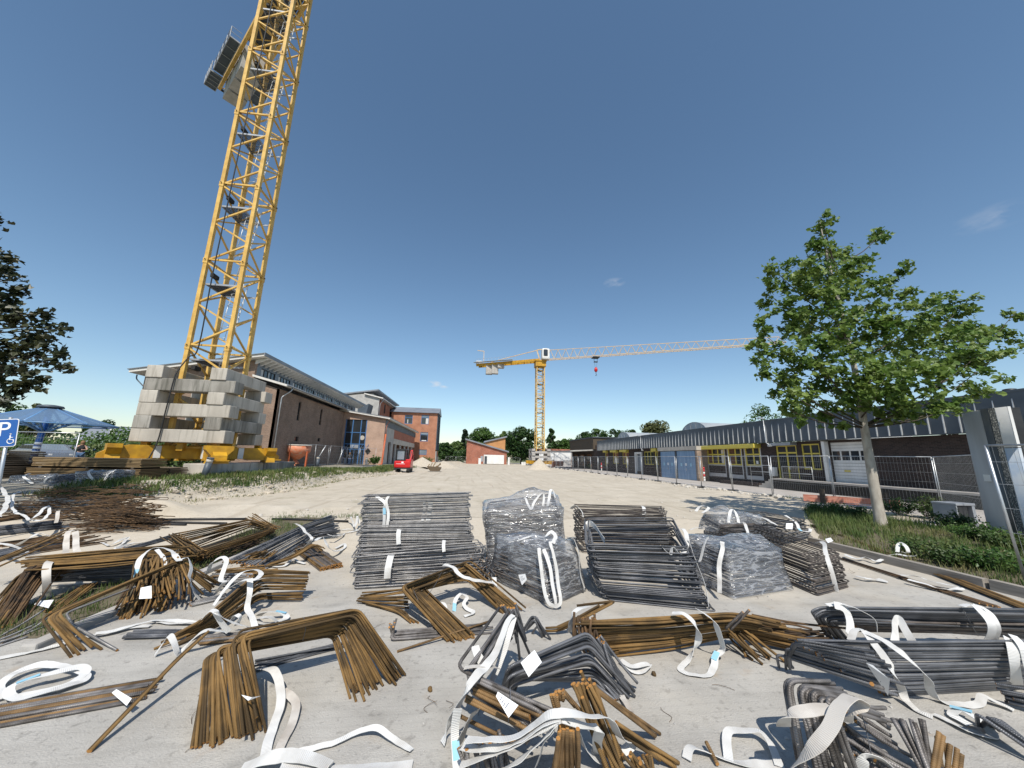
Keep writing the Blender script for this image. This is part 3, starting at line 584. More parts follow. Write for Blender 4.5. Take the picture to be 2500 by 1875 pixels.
allop = [(o[0], o[1], max(o[2], .02), min(o[3], 3.72)) for o in (roll, dr, w1, g1, g2, g3, y1, y2, dw, s1, s2, s3)]
mb = MB(); wall(mb, YO, UO, NO, 6, 74, 0, 3.78, allop, .3); mb.box(WX+.31, 42, 6, 6.3, 0, 5.0); mb.box(WX+.31, 42, 73.7, 74, 0, 5.0); mb.build('wall', 'brick_dark', t)
roll, dr, w1, g1, g2, g3, y1, y2, dw, s1, s2, s3 = allop
mb = MB(); mb.box(WX+.5, WX+4, 6.5, 73.5, .01, .02); mb.box(WX+4, WX+4.2, 6.5, 73.5, .02, 3.7); mb.build('inner_wall', 'interior_brown', t)
for o, cs, rs in ((w1, (.5,), (.62,)), (y1, (.34, .67), (.62,)), (y2, (.5,), (.62,)), (s1, (.5,), (.6,)), (s2, (.5,), (.6,)), (s3, (), (.6,))):
    window(t, YO, UO, NO, o, 'yellow_frame', cols=cs, rows=rs, fw=.1, dep=.08)
for i, o in enumerate((g1, g2, g3)):
    a, b, c, d = o; zc = c+(d-c)*.42
    wi = window(t, YO, UO, NO, (a+.12, b-.12, zc, d), 'yellow_frame', cols=(.38, .7) if i == 0 else (.45,), rows=(.60,), fw=.13, dep=.05, back=[(.68, .96, .04, .96, 'interior_brown'), (.05, .2, .05, .9, 'curtain')] if i == 0 else [(.5, .96, .05, .96, 'interior_brown')] if i == 1 else [(.2, .34, .1, .26, 'label_white')])
    mb = MB(); mb.box(WX+.1, WX+.2, a+.12, b-.12, c+.35, zc); mb.build('spandrel', 'brick_dark', t)
    mb = MB(); mb.box(WX+.0, WX+.24, a+.005, a+.115, c, d-.01); mb.box(WX, WX+.24, b-.115, b-.005, c, d-.01); mb.box(WX, WX+.24, a+.12, b-.12, c, c+.34); mb.box(WX+.02, WX+.24, a+.12, b-.12, zc-.1, zc-.01); mb.build('window_surround', 'rib_light', t)
for o in (dr,):
    a, b, c, d = o; zt_ = c+(d-c)*.78; du = window(t, YO, UO, NO, o, 'yellow_frame', cols=(.5,), rows=(.78, .04), fw=.12, dep=.08, name='door')
    mb = MB(); mb.box(WX+.05, WX+.1, (a+b)/2-.14, (a+b)/2-.06, c+.95, c+1.15); mb.build('handle', 'galvanised', du)
a, b, c, d = roll; mb = MB(); n = 14
zg0, zg1 = c+(d-c)*.57, c+(d-c)*.76
for i in range(n):
    z0 = c+(d-c)*i/n; z1 = c+(d-c)*(i+1)/n
    if z1 <= zg0+.05 or z0 >= zg1-.05: mb.box(WX+.12, WX+.17, a+.01, b-.01, z0+.012, z1-.004)
for f in (0, .25, .5, .75, 1): u = a+(b-a)*f; mb.box(WX+.125, WX+.165, max(a+.01, u-.05), min(b-.01, u+.05), zg0-.08, zg1+.08)
rd = mb.build('roller_door', 'white_paint', t); mb = MB(); mb.box(WX+.15, WX+.175, a+.01, b-.01, c, d); mb.build('door_glass', 'glass_dark', rd)
mb = MB(); mb.box(WX+.1, WX+.118, a+(b-a)*.55, a+(b-a)*.72, c+(d-c)*.3, c+(d-c)*.34); mb.build('notice', 'yellow_frame', rd)
mb = MB(); mb.box(WX-.35, WX-.003, b+.05, b+.28, c, 3.7); mb.build('door_fin', 'white_paint', t)
gx = WX-1.25
b1 = ob(c7, 985, 1142, 628, 890, gx); b2 = ob(c7, 1155, 1345, 622, 915, gx); ye = b2[0]-.22
for o in (b1, b2):
    a, b = o[0], o[1]; c, d = 0, 3.28; mb = MB(); nn = 6
    for i in range(nn): mb.box(gx+.10, gx+.14+.012*(i % 2), a+.02+(b-a-.04)*i/nn+.006, a+.02+(b-a-.04)*(i+1)/nn-.006, .03, d-.04)
    g_ = mb.build('garage_door', 'blue_door', t)
    for i in range(3): yy = a+(b-a)*(.2+.26*i); mb = MB(); mb.box(gx+.085, gx+.093, yy, yy+.3, 1.5+.06*(i % 2), 1.85); mb.build('poster', 'label_blue' if i != 1 else 'label_white', g_)
    mb = MB(); mb.box(gx+.06, gx+.09, (a+b)/2-.03, (a+b)/2+.03, 1.0, 1.35); mb.build('handle', 'galvanised', g_)
mb = MB(); mb.box(gx, WX-.004, ye-.3, ye, 0, 3.3); mb.build('pebble_pillar', 'brick_pebble', t)
mb = MB(); mb.box(gx, gx+.3, b2[1]+.01, b1[0]-.01, 0, 3.29); mb.build('door_post', 'slate_dark', t)
mb = MB(); mb.box(gx, WX-.004, b1[1]+.02, b1[1]+.3, 0, 3.29); mb.build('end_wall', 'brick_dark', t)
mb = MB(); mb.box(gx-.06, WX-.004, ye-.36, b1[1]+.36, 3.301, 3.75); mb.build('lintel', 'plaster_warm', t)
mb = MB(); mb.cbox(WX-.75, WX-.004, g3[0]-.1, g1[1]+.2, 3.36, 3.74, .03); mb.build('awning_box', 'yellow_frame', t)
mb = MB(); mb.box(WX-.6, WX-.003, dr[0]-.1, dr[1]+.15, 3.5, 3.74); mb.build('awning_box', 'grey_steel', t)
for o in (s1, s2, s3, y2):
    mb = MB(); mb.cbox(WX-.5, WX-.004, o[0]-.1, o[1]+.15, min(o[3]+.02, 3.6), 3.77, .02); mb.build('awning_box', 'yellow_frame', t)
    mb = MB(); mb.box(WX-.5, WX-.42, o[0]-.08, o[0]-.0, .9, o[3]); mb.build('awning_post', 'yellow_frame', t)
a, b, c, d = dw; mb = MB(); mb.box(WX-.2, WX+.25, a+.002, a+.25, 0, d); mb.box(WX-.2, WX+.25, b-.25, b-.002, 0, d); mb.box(WX-.2, WX+.25, a+.25, b-.25, d-.25, d); mb.build('door_surround', 'white_paint', t)
mb = MB(); mb.box(WX+.2, WX+.24, a+.26, b-.26, .02, d-.26); mb.build('door', 'zinc_cladding', t)
# fascia with standing seams, roof, vaulted rooflights
FX = 25.72
mb = MB(); mb.box(FX, FX+.4, 5.5, 70.5, 3.79, 5.62); mb.box(FX-.03, FX+.5, 5.45, 70.55, 5.621, 5.72); fa = mb.build('fascia', 'slate_cladding', t)
for i in range(97):
    y = 6.0+i*.665; mb = MB(); mb.prism([(FX-.002, y, 3.82), (FX-.09, y, 3.82), (FX-.08, y, 4.5), (FX-.002, y, 5.3)], (0, .038, 0)); mb.build('seam', 'rib_light', fa)  # sunlit look of the seams put into their pale colour and tapered shape
mb = MB(); mb.box(FX+.41, 44, 5.6, 70.4, 5.3, 5.5); rf = mb.build('roof', 'slate_dark', t)
def vault(x0, x1, yc, r, m, z0=5.4, h=1.0):
    mb = MB(); n = 18; P = [(yc+r*math.cos(math.pi*i/n), z0+r*h*math.sin(math.pi*i/n)) for i in range(n+1)]; b = len(mb.v)
    for x in (x0, x1): mb.v += [(x, p[0], p[1]) for p in P]
    for i in range(n): mb.face((b+i, b+i+1, b+n+2+i, b+n+1+i), None, True)
    mb.face(range(b, b+n+1)); mb.face([b+n+1+i for i in reversed(range(n+1))]); o = mb.build('barrel_rooflight', m, rf)
    mb = MB()
    for k_ in range(5):
        x = x0+(x1-x0)*k_/4; mb.tube([(x, yc+(r+.02)*math.cos(math.pi*i/n), z0+(r+.02)*h*math.sin(math.pi*i/n)) for i in range(n+1)], .04, 5)
    for f in (-.6, -.2, .2, .6): mb.beam((x0-.03, yc+r*f, z0), (x0-.03, yc+r*f, z0+r*h*math.sqrt(1-f*f)), .06)
    mb.build('glazing_bar', 'galvanised', o)
mat('polycarb', (.42, .44, .45), (.50, .52, .53), rough=.35, scale=.5); mat('polycarb_end', (.27, .29, .29), (.34, .36, .35), rough=.4, scale=.5)
vv = UX(*c7(1330, 400), 31); vault(31, 62, vv.y, UX(*c7(1200, 440), 31).y-vv.y, 'polycarb', 5.5, .62)
vv2 = UX(*c7(600, 500), 30); vault(30, 50, vv2.y, 3.2, 'polycarb', 5.4, .62)
mb = MB(); mb.lathe((40, 63, 5.5), [(2, 0), (1.7, .8), (1, 1.2), (.2, 1.35)], 16); mb.build('dome_rooflight', 'polycarb', rf)
mb = MB(); mb.lathe((30.5, 16.6, 5.5), [(.14, 0), (.14, .65), (.26, .68), (.26, .95), (.15, .98)], 12); mb.build('vent_pipe', 'dark_metal', rf)
for (cf, a, z0) in ((c7, 2055, 310), (c7, 782, 490)):
    T = UX(*cf(a, z0), FX-.12); B = UX(*cf(a, z0+235 if z0 < 400 else 640), FX-.12)
    mb = MB(); mb.tube(fillet([(FX-.12, T.y, T.z), (FX-.12, T.y, 3.8), (FX-.12, T.y-.35, 3.55)], .1), .035, 8); mb.box(FX-.6, FX-.1, T.y-.12, T.y+.12, T.z, T.z+.1); mb.cbox(FX-.25, FX+.0, T.y-.5, T.y-.25, 3.42, 3.6, .03); mb.build('wall_lamp', 'galvanised', t)
# raised platform along the wall, steps and handrail
tp = thing('loading_platform', (25.7, 20, 0), 'raised paved platform with dark face along the brick wall, steps at one end', 'platform')
e_ = g3[0]+.4
mb = MB(); mb.hexa([(25.1, 5, 0), (WX-.004, 5, 0), (WX-.004, e_-2.6, 0), (25.1, e_-2.6, 0), (25.1, 5, .62), (WX-.004, 5, .62), (WX-.004, e_-2.6, .72), (25.1, e_-2.6, .72)]); mb.build('platform_face', 'black_paint', tp)
mb = MB(); mb.hexa([(25.02, 5, .624), (WX-.004, 5, .624), (WX-.004, e_-2.6, .724), (25.02, e_-2.6, .724), (25.02, 5, .74), (WX-.004, 5, .74), (WX-.004, e_-2.6, .84), (25.02, e_-2.6, .84)]); mb.build('platform_top', 'paving_path', tp)
for i in range(4): mb = MB(); mb.box(25.1, WX-.004, e_-2.58+.36*i, e_-2.22+.36*i, 0, .72-.18*i); mb.build('step', 'plaster_warm', tp)
mb = MB(); mb.box(WX-1.1, WX-.004, e_-.9, g2[1], 0, .32); mb.build('low_plinth', 'brick_dark', tp)
mb = MB(); mb.tube([(25.2, e_-2.5, .8), (25.2, e_-2.5, 1.85), (25.2, e_-.3, 1.85), (25.2, e_-.3, .1)], .03, 6); mb.tube([(25.2, e_-2.5, 1.3), (25.2, e_-.3, 1.3)], .025, 6)
mb.tube([(25.2, e_-6.2, .8), (25.2, e_-6.2, 1.8), (25.2, e_-3.6, 1.8), (25.2, e_-3.6, .8)], .03, 6); mb.tube([(25.2, e_-6.2, 1.3), (25.2, e_-3.6, 1.3)], .025, 6); mb.build('handrail', 'galvanised', tp)
p = UX(*c7(2160, 860), 26.1); mb = MB(); mb.cbox(25.95, 26.25, p.y-.3, p.y+.3, p.z-.35, p.z+.4, .03); mb.box(25.93, 25.96, p.y-.26, p.y+.26, p.z-.05, p.z+.03); tag(mb.build('letter_box', 'white_paint'), 'white letter box on the dark brick wall beside the steps', 'letter box')
for (cf, a, b, c, d, lb) in ((c7, 1455, 0, 815, 935, 'red and white striped post beside the pebble pillar'), (c7, 385, 0, 770, 840, 'red and white striped post by the far hedge')):
    B = UX(*cf(a-8, d), 25.0 if b == 0 and a > 1000 else 24.5); o = thing('marker_post', (B.x, B.y, 0), lb, 'post', 'striped marker posts')
    for i in range(6): mb = MB(); mb.lathe((B.x, B.y, .25*i), [(.09, 0), (.09, .25)], 10); mb.build('band', 'red_paint' if i in (2, 4) or i == 5 else 'white_paint', o)
# far annex with timber top and canopy
t = thing('timber_annex', (31, 84, 0), 'dark brick annex with weathered timber upper wall and a flat canopy', 'building')
mb = MB(); mb.box(26.8, 40, 75, 92, 0, 4.2); mb.build('wall', 'brick_dark', t)
mb = MB()
for i in range(9): mb.box(26.4, 40, 74.6, 92.4, 4.21+.26*i, 4.45+.26*i)
mb.build('timber_wall', 'lumber_grey', t)
mb = MB(); mb.box(26.2, 40.2, 74.4, 92.6, 6.56, 6.8); mb.build('roof', 'slate_dark', t)
mb = MB(); mb.hexa([(21.5, 75, 3.6), (26.79, 75, 3.9), (26.79, 93, 3.9), (21.5, 93, 3.6), (21.5, 75, 3.85), (26.79, 75, 4.19), (26.79, 93, 4.19), (21.5, 93, 3.85)]); mb.build('canopy', 'plaster_grey', t)
for y in (77, 82, 87): mb = MB(); mb.box(26.7, 26.79, y, y+2.6, .6, 3.1); w_ = mb.build('window', 'wood_brown', t); mb = MB(); mb.box(26.66, 26.71, y+.2, y+2.4, .8, 2.9); mb.build('pane', 'glass_dark', w_)
for y in (76, 91.5): mb = MB(); mb.tube([(22, y, 0), (22, y, 3.62)], .06, 8); mb.build('post', 'wood_brown', t)
# white hall behind the far crane, orange brick house, white cabin
yW = 118
def q6(a, b, y=yW): return VY(1080+a*.211, 800+b*.211, y)
t = thing('white_hall', (28, yW+6, 0), 'low white hall with a red roof edge behind the distant crane', 'building')
a = q6(1225, 1420); b = q6(1620, 1420)
mb = MB(); wall(mb, (0, yW, 0), (1, 0, 0), (0, 1, 0), a.x-3, b.x+2, 0, a.z, [(q6(1385, 0).x, q6(1475, 0).x, 0, q6(0, 1505).z), (q6(1235, 0).x, q6(1290, 0).x, 0, q6(0, 1500).z)]); mb.box(a.x-3, b.x+2, yW+10, yW+10.3, 0, a.z); mb.build('wall', 'wall_white', t)
mb = MB(); mb.box(a.x-3.5, b.x+2.5, yW-.5, yW+10.5, a.z+.01, a.z+.5); mb.build('roof', 'brick_far', t)
for (u, v) in ((1385, 1475), (1235, 1290)):
    mb = MB(); mb.box(q6(u, 0).x, q6(v, 0).x, yW+.15, yW+.2, 0, q6(0, 1500).z); mb.build('gate', 'plaster_grey', t)
yH = 112
t = thing('orange_house', (2, yH+5, 0), 'brick house with two opposed mono-pitch roofs, red below and ochre above', 'building')
q = lambda a, b: q6(a, b, yH)
L, Rr = q(285, 1300), q(745, 1440)
mb = MB(); mb.prism([(L.x, yH, 0), (Rr.x, yH, 0), (Rr.x, yH, Rr.z), (L.x, yH, L.z)][::-1], (0, 10, 0)); mb.build('wall', 'brick_far', t)
mb = MB(); mb.hexa([(L.x-.5, yH-.5, L.z+.06), (Rr.x+.6, yH-.5, Rr.z-.12), (Rr.x+.6, yH+10.4, Rr.z-.12), (L.x-.5, yH+10.4, L.z+.06), (L.x-.5, yH-.5, L.z+.5), (Rr.x+.6, yH-.5, Rr.z+.3), (Rr.x+.6, yH+10.4, Rr.z+.3), (L.x-.5, yH+10.4, L.z+.5)]); mb.build('lower_roof', 'roof_zinc', t)
u0, u1 = q(500, 1325), q(745, 1265); yy = yH+4
mb = MB(); mb.prism([(u0.x, yy, 0), (u1.x, yy, 0), (u1.x, yy, u1.z), (u0.x, yy, u0.z)][::-1], (0, 5.9, 0)); mb.build('upper_wall', 'render_ochre', t)
mb = MB(); mb.hexa([(u0.x-.3, yy-.5, u0.z), (u1.x+.5, yy-.5, u1.z+.1), (u1.x+.5, yy+6.3, u1.z+.1), (u0.x-.3, yy+6.3, u0.z), (u0.x-.3, yy-.5, u0.z+.45), (u1.x+.5, yy-.5, u1.z+.55), (u1.x+.5, yy+6.3, u1.z+.55), (u0.x-.3, yy+6.3, u0.z+.45)]); mb.build('upper_roof', 'roof_zinc', t)
t = thing('site_cabin', (3, yH-3, 0), 'white site cabin with a dark door in front of the orange house', 'cabin')
a, b = q6(480, 1470, yH-4), q6(715, 1470, yH-4); mb = MB(); mb.cbox(a.x, b.x, yH-4, yH-1.5, .15, a.z, .05); mb.build('body', 'white_paint', t)
d0 = q6(542, 0, yH-4).x; mb = MB(); mb.box(d0, d0+.75, yH-4.03, yH-3.98, .2, a.z-.4); mb.build('door', 'slate_dark', t)
mb = MB(); mb.box(a.x-.9, a.x-.25, yH-4.03, yH-3.9, .8, a.z-.4); mb.build('window', 'grey_steel', t)
mb = MB(); a = q6(418, 1510, yH-4); mb.cbox(a.x, a.x+.75, yH-4.2, yH-3.7, 0, a.z, .04); tag(mb.build('meter_cabinet', 'white_paint'), 'small white cabinet left of the site cabin', 'cabinet')
# ================================================================= the near tower crane
mx0, mx1, my0, my1 = -15.36, -13.36, 20.9, 22.75
cx, cy = (mx0+mx1)/2, (my0+my1)/2
crane = thing('tower_crane', (cx, cy, .85), 'tall yellow lattice tower crane rising out of the picture from stacked concrete ballast', 'tower crane', 'tower cranes')
def zig(mb, a, b, z0, z1, n, w, flip=False):
    for i in range(n):
        za = z0+(z1-z0)*i/n; zb = z0+(z1-z0)*(i+1)/n; p, q = (a, b) if (i+flip) % 2 == 0 else (b, a)
        mb.beam((p[0], p[1], za+.06), (q[0], q[1], zb-.06), w)
def mast_section(parent, x0, x1, y0, y1, z0, z1, n=4, cw=.2, dw=.085, m='yellow_paint', detail=True):
    root = None; cs = [(x0, y0), (x1, y0), (x1, y1), (x0, y1)]
    mb = MB()
    for i in range(4): zig(mb, cs[i], cs[(i+1) % 4], z0, z1, n, dw, i in (1, 3))
    for i in range(4): mb.beam((*cs[i], z0+.12), (*cs[(i+1) % 4], z0+.12), dw*1.1)
    s_ = mb.build('mast_section', m, parent)
    for (x, y) in cs:
        c_ = MB(); c_.box(x-cw/2, x+cw/2, y-cw/2, y+cw/2, z0+.004, z1-.004)
        if detail: c_.box(x-cw*.62, x+cw*.62, y-cw*.62, y+cw*.62, z0+.01, z0+.16); c_.box(x-cw*.62, x+cw*.62, y-cw*.62, y+cw*.62, z1-.16, z1-.01)
        c_.build('chord', m, s_)
        if detail:
            q = MB()
            for dx, dy in ((1, 0), (0, -1)): q.beam((x-dx*.2, y-dy*-.2, z0+.06), (x+dx*.2, y+dy*-.2, z0+.06), .04)
            q.build('bolt', 'dark_metal', s_)
    return s_
zj = [2.05, 7.58, 12.7, 17.75, 22.95, 28.0, 33.1, 37.6]
for i in range(len(zj)-1):
    n = 4
    mast_section(crane, mx0, mx1, my0, my1, zj[i], zj[i+1], n)
    zp = zj[i+1]-1.35
    if i == 0: zp = 6.9
    mb = MB(); mb.beam((mx0+.12, my0+.12, zp), (mx1-.12, my0+.12, zp), .05, .10); mb.beam((mx0+.12, my1-.12, zp), (mx1-.12, my1-.12, zp), .05, .10); mb.beam((mx0+.12, my0+.12, zp), (mx0+.12, my1-.12, zp), .05, .10); mb.beam((mx0+1.25, my0+.12, zp), (mx0+1.25, my1-.12, zp), .05, .10)
    pf = mb.build('rest_platform', 'grey_steel', crane)
    mb = MB()
    for j in range(22): mb.box(mx0+.16+j*.05, mx0+.175+j*.05, my0+.15, my1-.15, zp, zp+.025)
    for j in range(6): mb.box(mx0+.14, mx0+1.22, my0+.3+j*.24, my0+.32+j*.24, zp+.002, zp+.02)
    mb.build('grating', 'slate_dark', pf)
    # ladder with hoops up the right hand side
    za, zb = zj[i]-1.1, zj[i+1]-1.0; xl, yl = mx1-.42, my0+.75; lean = .25
    mb = MB()
    for dy in (-.2, .2): mb.tube([(xl-lean, yl+dy, za), (xl+lean, yl+dy, zb)], .028, 6)
    nr = int((zb-za)/.3)
    for j in range(nr): f = (j+.5)/nr; mb.tube([(xl-lean+2*lean*f, yl-.2, za+(zb-za)*f), (xl-lean+2*lean*f, yl+.2, za+(zb-za)*f)], .016, 5)
    ld = mb.build('ladder', 'white_paint', crane)
    mb = MB()
    for j in range(5):
        f = .35+.13*j; z = za+(zb-za)*f; x = xl-lean+2*lean*f
        mb.tube([(x-.62*math.sin(math.pi*t/8), yl-.33*math.cos(math.pi*t/8), z) for t in range(9)], .016, 5)
    for t in (2, 4, 6): mb.tube([(xl-lean+2*lean*f-.62*math.sin(math.pi*t/8), yl-.33*math.cos(math.pi*t/8), za+(zb-za)*f) for f in (.35, .87)], .014, 5)
    mb.build('ladder_cage', 'rib_light', ld)
    mb = MB(); mb.cbox(mx0+.14, mx0+.34, my0+.25, my0+.75, zj[i]+4.3 if i else 6.35, zj[i]+4.55 if i else 6.6, .04); mb.build('cable_hook', 'black_rubber', crane)
# power cable down the mast and over the ballast
cab = [(-14.55, 20.75, 37), (-14.6, 20.72, 28), (-14.7, 20.7, 20), (-14.75, 20.68, 12), (-14.72, 20.7, 7.6), (-14.95, 20.5, 6.9), (-15.0, 20.1, 6.15), (-15.0, 19.93, 5.6), (-15.05, 19.9, 4), (-15.1, 19.88, 2.4), (-15.15, 19.6, 1.5), (-15.2, 19.4, .95), (-15.0, 19.2, .87)]
mb = MB(); mb.tube(catmull(cab, 5), .032, 6); mb.build('power_cable', 'black_cable', crane)
# cross base
mb = MB(); L = 3.75
d1 = Vector((1, -1, 0)).normalized(); d2 = Vector((1, 1, 0)).normalized(); O = Vector((cx, cy, 0))
def arm(mb, d, s_):
    side = Vector((-d.y, d.x, 0))*.27; pr = []
    for (t, z) in ((.2, 1.60), (.2, 2.24), (2.75, 2.24), (3.5, 1.98), (3.75, 1.8), (3.75, 1.60)): pr.append(O+d*(t*s_)+Vector((0, 0, z))-side)
    mb.prism(pr if s_ > 0 else pr, side*2)
    q0 = O+d*(2.1*s_); mb.beam(q0+Vector((0, 0, 1.57)), O+d*(3.85*s_)+Vector((0, 0, 1.57)), .72, .05)
for d, s_ in ((d1, 1), (d1, -1), (d2, 1), (d2, -1)):
    mb = MB(); arm(mb, d, s_); mb.build('base_arm', 'yellow_deep', crane)
    q = O+d*(3.0*s_); mb = MB(); sd = Vector((-d.y, d.x, 0))
    mb.prism([q-sd*.55+Vector((0, 0, 2.27)), q+sd*.55+Vector((0, 0, 2.27)), q+sd*.55+Vector((0, 0, 2.08)), q+sd*.3+Vector((0, 0, 1.78)), q+sd*.45+Vector((0, 0, 1.42)), q-sd*.45+Vector((0, 0, 1.42)), q-sd*.3+Vector((0, 0, 1.78)), q-sd*.55+Vector((0, 0, 2.08))], d*(.5*s_)); mb.build('corner_bracket', 'yellow_deep', crane)
    q = O+d*(1.75*s_)+Vector((0, 0, 1.92)); mb = MB(); mb.beam(q-sd*.29-Vector((0, 0, .3)), q-sd*.29+Vector((0, 0, .3)), .26, .03, up=tuple(sd)); mb.build('white_plate', 'white_paint', crane)
mb = MB(); mb.cbox(cx-.8, cx+.8, cy-.8, cy+.8, 1.58, 2.26, .05)
for (x, y) in ((mx0, my0), (mx1, my0), (mx1, my1), (mx0, my1)): mb.box(x-.16, x+.16, y-.16, y+.16, 1.5, 2.3)
mb.build('base_hub', 'yellow_deep', crane)
mb = MB(); mb.beam((mx0-.8, my0+.4, 1.9), (mx1+.9, my0+.4, 2.32), .22, .3)
for (x, y) in ((-16.0, 20.4), (-14.36, 20.4), (-12.8, 20.4), (-16.0, 23.9), (-12.6, 23.9)): mb.box(x-.15, x+.15, y-.12, y+.12, 2.0, 2.395)
mb.build('ballast_girder', 'yellow_deep', crane)
# counter jib high above, running away behind the mast
H = 38.0; dj = Vector((-.72, .694, 0)).normalized(); sj = Vector((-dj.y, dj.x, 0)); top = Vector((cx, cy, H))
cj = None
def Lj(t, s_, z): return top+dj*t+sj*(s_-.72)+Vector((0, 0, z))
mb = MB()
for s_ in (-1.0, 1.0): mb.beam(Lj(0, s_, 0), Lj(16.6, s_, 0), .24, .5)
for t in range(1, 17, 2): mb.beam(Lj(t, -.9, 0), Lj(t, .9, 0), .12, .2); mb.beam(Lj(t, -.9, 0), Lj(min(t+2, 16.5), .9, 0), .07)
cj = mb.build('counter_jib', 'yellow_paint', crane)
mb = MB(); mb.hexa([Lj(1, -.85, .27), Lj(9.5, -.85, .27), Lj(9.5, .85, .27), Lj(1, .85, .27), Lj(1, -.85, .30), Lj(9.5, -.85, .30), Lj(9.5, .85, .30), Lj(1, .85, .30)]); mb.build('machine_deck', 'slate_dark', cj)
mb = MB(); mb.hexa([Lj(2, -.7, .31), Lj(7, -.7, .31), Lj(7, .7, .31), Lj(2, .7, .31), Lj(2, -.7, 1.6), Lj(7, -.7, 1.6), Lj(7, .7, 1.6), Lj(2, .7, 1.6)]); mb.build('hoist_housing', 'grey_steel', cj)
for i, t in enumerate((10.2, 12.0, 13.8)):
    dz = -.5 if i < 2 else -.35
    mb = MB(); mb.hexa([Lj(t, -.8, -2.0), Lj(t+1.55, -.8, -2.0), Lj(t+1.55, .8, -2.0), Lj(t, .8, -2.0), Lj(t, -.8, .5), Lj(t+1.55, -.8, .5), Lj(t+1.55, .8, .5), Lj(t, .8, .5)]); mb.build('counterweight', 'concrete_grey', cj)
def walk(t0, t1, s0, s1, z):
    mb = MB(); P = [Lj(t0, s0, z), Lj(t1, s0, z), Lj(t1, s1, z), Lj(t0, s1, z)]
    for i in range(4): mb.beam(P[i], P[(i+1) % 4], .06, .12)
    for i in range(1, 4): f = i/4; mb.beam(P[0].lerp(P[1], f), P[3].lerp(P[2], f), .05, .08)
    outer = (P[0], P[1]) if abs(s0) > abs(s1) else (P[3], P[2])
    for i in range(5): a = outer[0].lerp(outer[1], i/4); mb.beam(a, a+Vector((0, 0, 1.1)), .05)
    for z_ in (.55, 1.1): mb.beam(outer[0]+Vector((0, 0, z_)), outer[1]+Vector((0, 0, z_)), .04)
    for a, b in ((P[1], P[2]), (P[0], P[3])):
        for z_ in (.55, 1.1): mb.beam(a+Vector((0, 0, z_)), b+Vector((0, 0, z_)), .035)
    w_ = mb.build('walkway', 'grey_steel', cj)
    mb = MB(); mb.poly([p+Vector((0, 0, .03)) for p in P]); mb.build('walkway_deck', 'slate_cladding', w_)
walk(10.0, 14.7, 1.2, 1.95, -.1); walk(14.8, 17.0, 1.2, 2.1, -.3); walk(10.4, 15.5, -2.2, -1.2, -.2)
mb = MB(); mb.beam(Lj(16.6, -1.2, -.1), Lj(16.6, 1.6, -.1), .12, .2)
for s_ in (-1.2, 0, 1.2): mb.beam(Lj(16.6, s_, -.1), Lj(16.6, s_, 1.0), .05)
mb.beam(Lj(16.6, -1.2, 1.0), Lj(16.6, 1.5, 1.0), .05); mb.build('end_rail', 'dark_metal', cj)
# ballast: every block lies loose on the one below
def block(x0, x1, y0, y1, z0, z1, lb, m='concrete_block', g='ballast blocks of the near crane'):
    mb = MB(); e = .012; mb.cbox(x0+rnd.uniform(-e, e), x1, y0+rnd.uniform(-e, e), y1, z0+.003, z1-.003, .035); return tag(mb.build('ballast_block', m), lb, 'ballast block', g)
zl = [2.40+.645*i for i in range(7)]
W_, L_ = .78, 4.3; bx0, by0 = -16.5, 20.0
for i in range(6):
    z0, z1 = zl[i], zl[i+1]; nm = ['bottom', 'second', 'third', 'fourth', 'fifth', 'top'][i]
    if i % 2 == 0:
        sh = [0, 0, .06][i//2]
        block(bx0+.03*i, bx0+L_+.03*i*.5, by0, by0+W_, z0, z1, 'pale front block of the %s ballast layer of the near crane, lying across' % nm, 'concrete_block' if i != 4 else 'concrete_weathered')
        block(bx0+.02*i, bx0+L_-.28+sh*3, by0+3.25, by0+3.25+W_, z0, z1, 'rear block of the %s ballast layer of the near crane, lying across' % nm)
    else:
        block(bx0+.0+.02*i, bx0+W_+.02*i, by0-.03, by0+L_-.5, z0, z1, 'left block of the %s ballast layer, its square end facing the rebar' % nm, 'concrete_weathered' if i == 1 else 'concrete_block')
        block(bx0+3.32-.04*i, bx0+3.32+W_-.04*i, by0-.05, by0+L_-.6, z0, z1, 'right block of the %s ballast layer, its square end facing the rebar' % nm, 'concrete_weathered' if i == 1 else 'concrete_block')
for (x0, x1, y0, y1, lb, m) in ((-13.5, -12.35, 19.5, 22.9, 'pale foundation block under the front corner of the near crane', 'concrete_block'), (-13.2, -12.3, 22.95, 24.2, 'short grey foundation block behind the pale one under the near crane', 'concrete_block'),
                                (-13.2, -12.3, 24.25, 28.3, 'long dark stained foundation block at the rear of the near crane', 'concrete_weathered'), (-18.6, -16.2, 19.4, 20.3, 'foundation block hidden behind the lumber under the near crane', 'concrete_grey')):
    mb = MB(); mb.cbox(x0, x1, y0, y1, .62, 1.4, .04); tag(mb.build('foundation_block', m), lb, 'concrete block', 'foundation blocks of the near crane')
mb = MB(); mb.cbox(-16.1, -15.2, 19.4, 19.9, .82, 1.32, .05); tag(mb.build('black_crate', 'black_rubber'), 'black box behind the lumber under the near crane', 'box')
P = []
for i in range(90): a = i*.42; P.append((-14.4+(.42+.08*math.sin(i*.9))*math.cos(a)*1.5, 19.1+(.25+.06*math.sin(i*1.3))*math.sin(a), .86+.0012*i+Ht(-14.4, 19.1)-.8))
mb = MB(); mb.tube(P, .025, 5); tag(mb.build('cable_coil', 'black_cable'), 'coil of black cable lying before the crane foundation', 'cable')
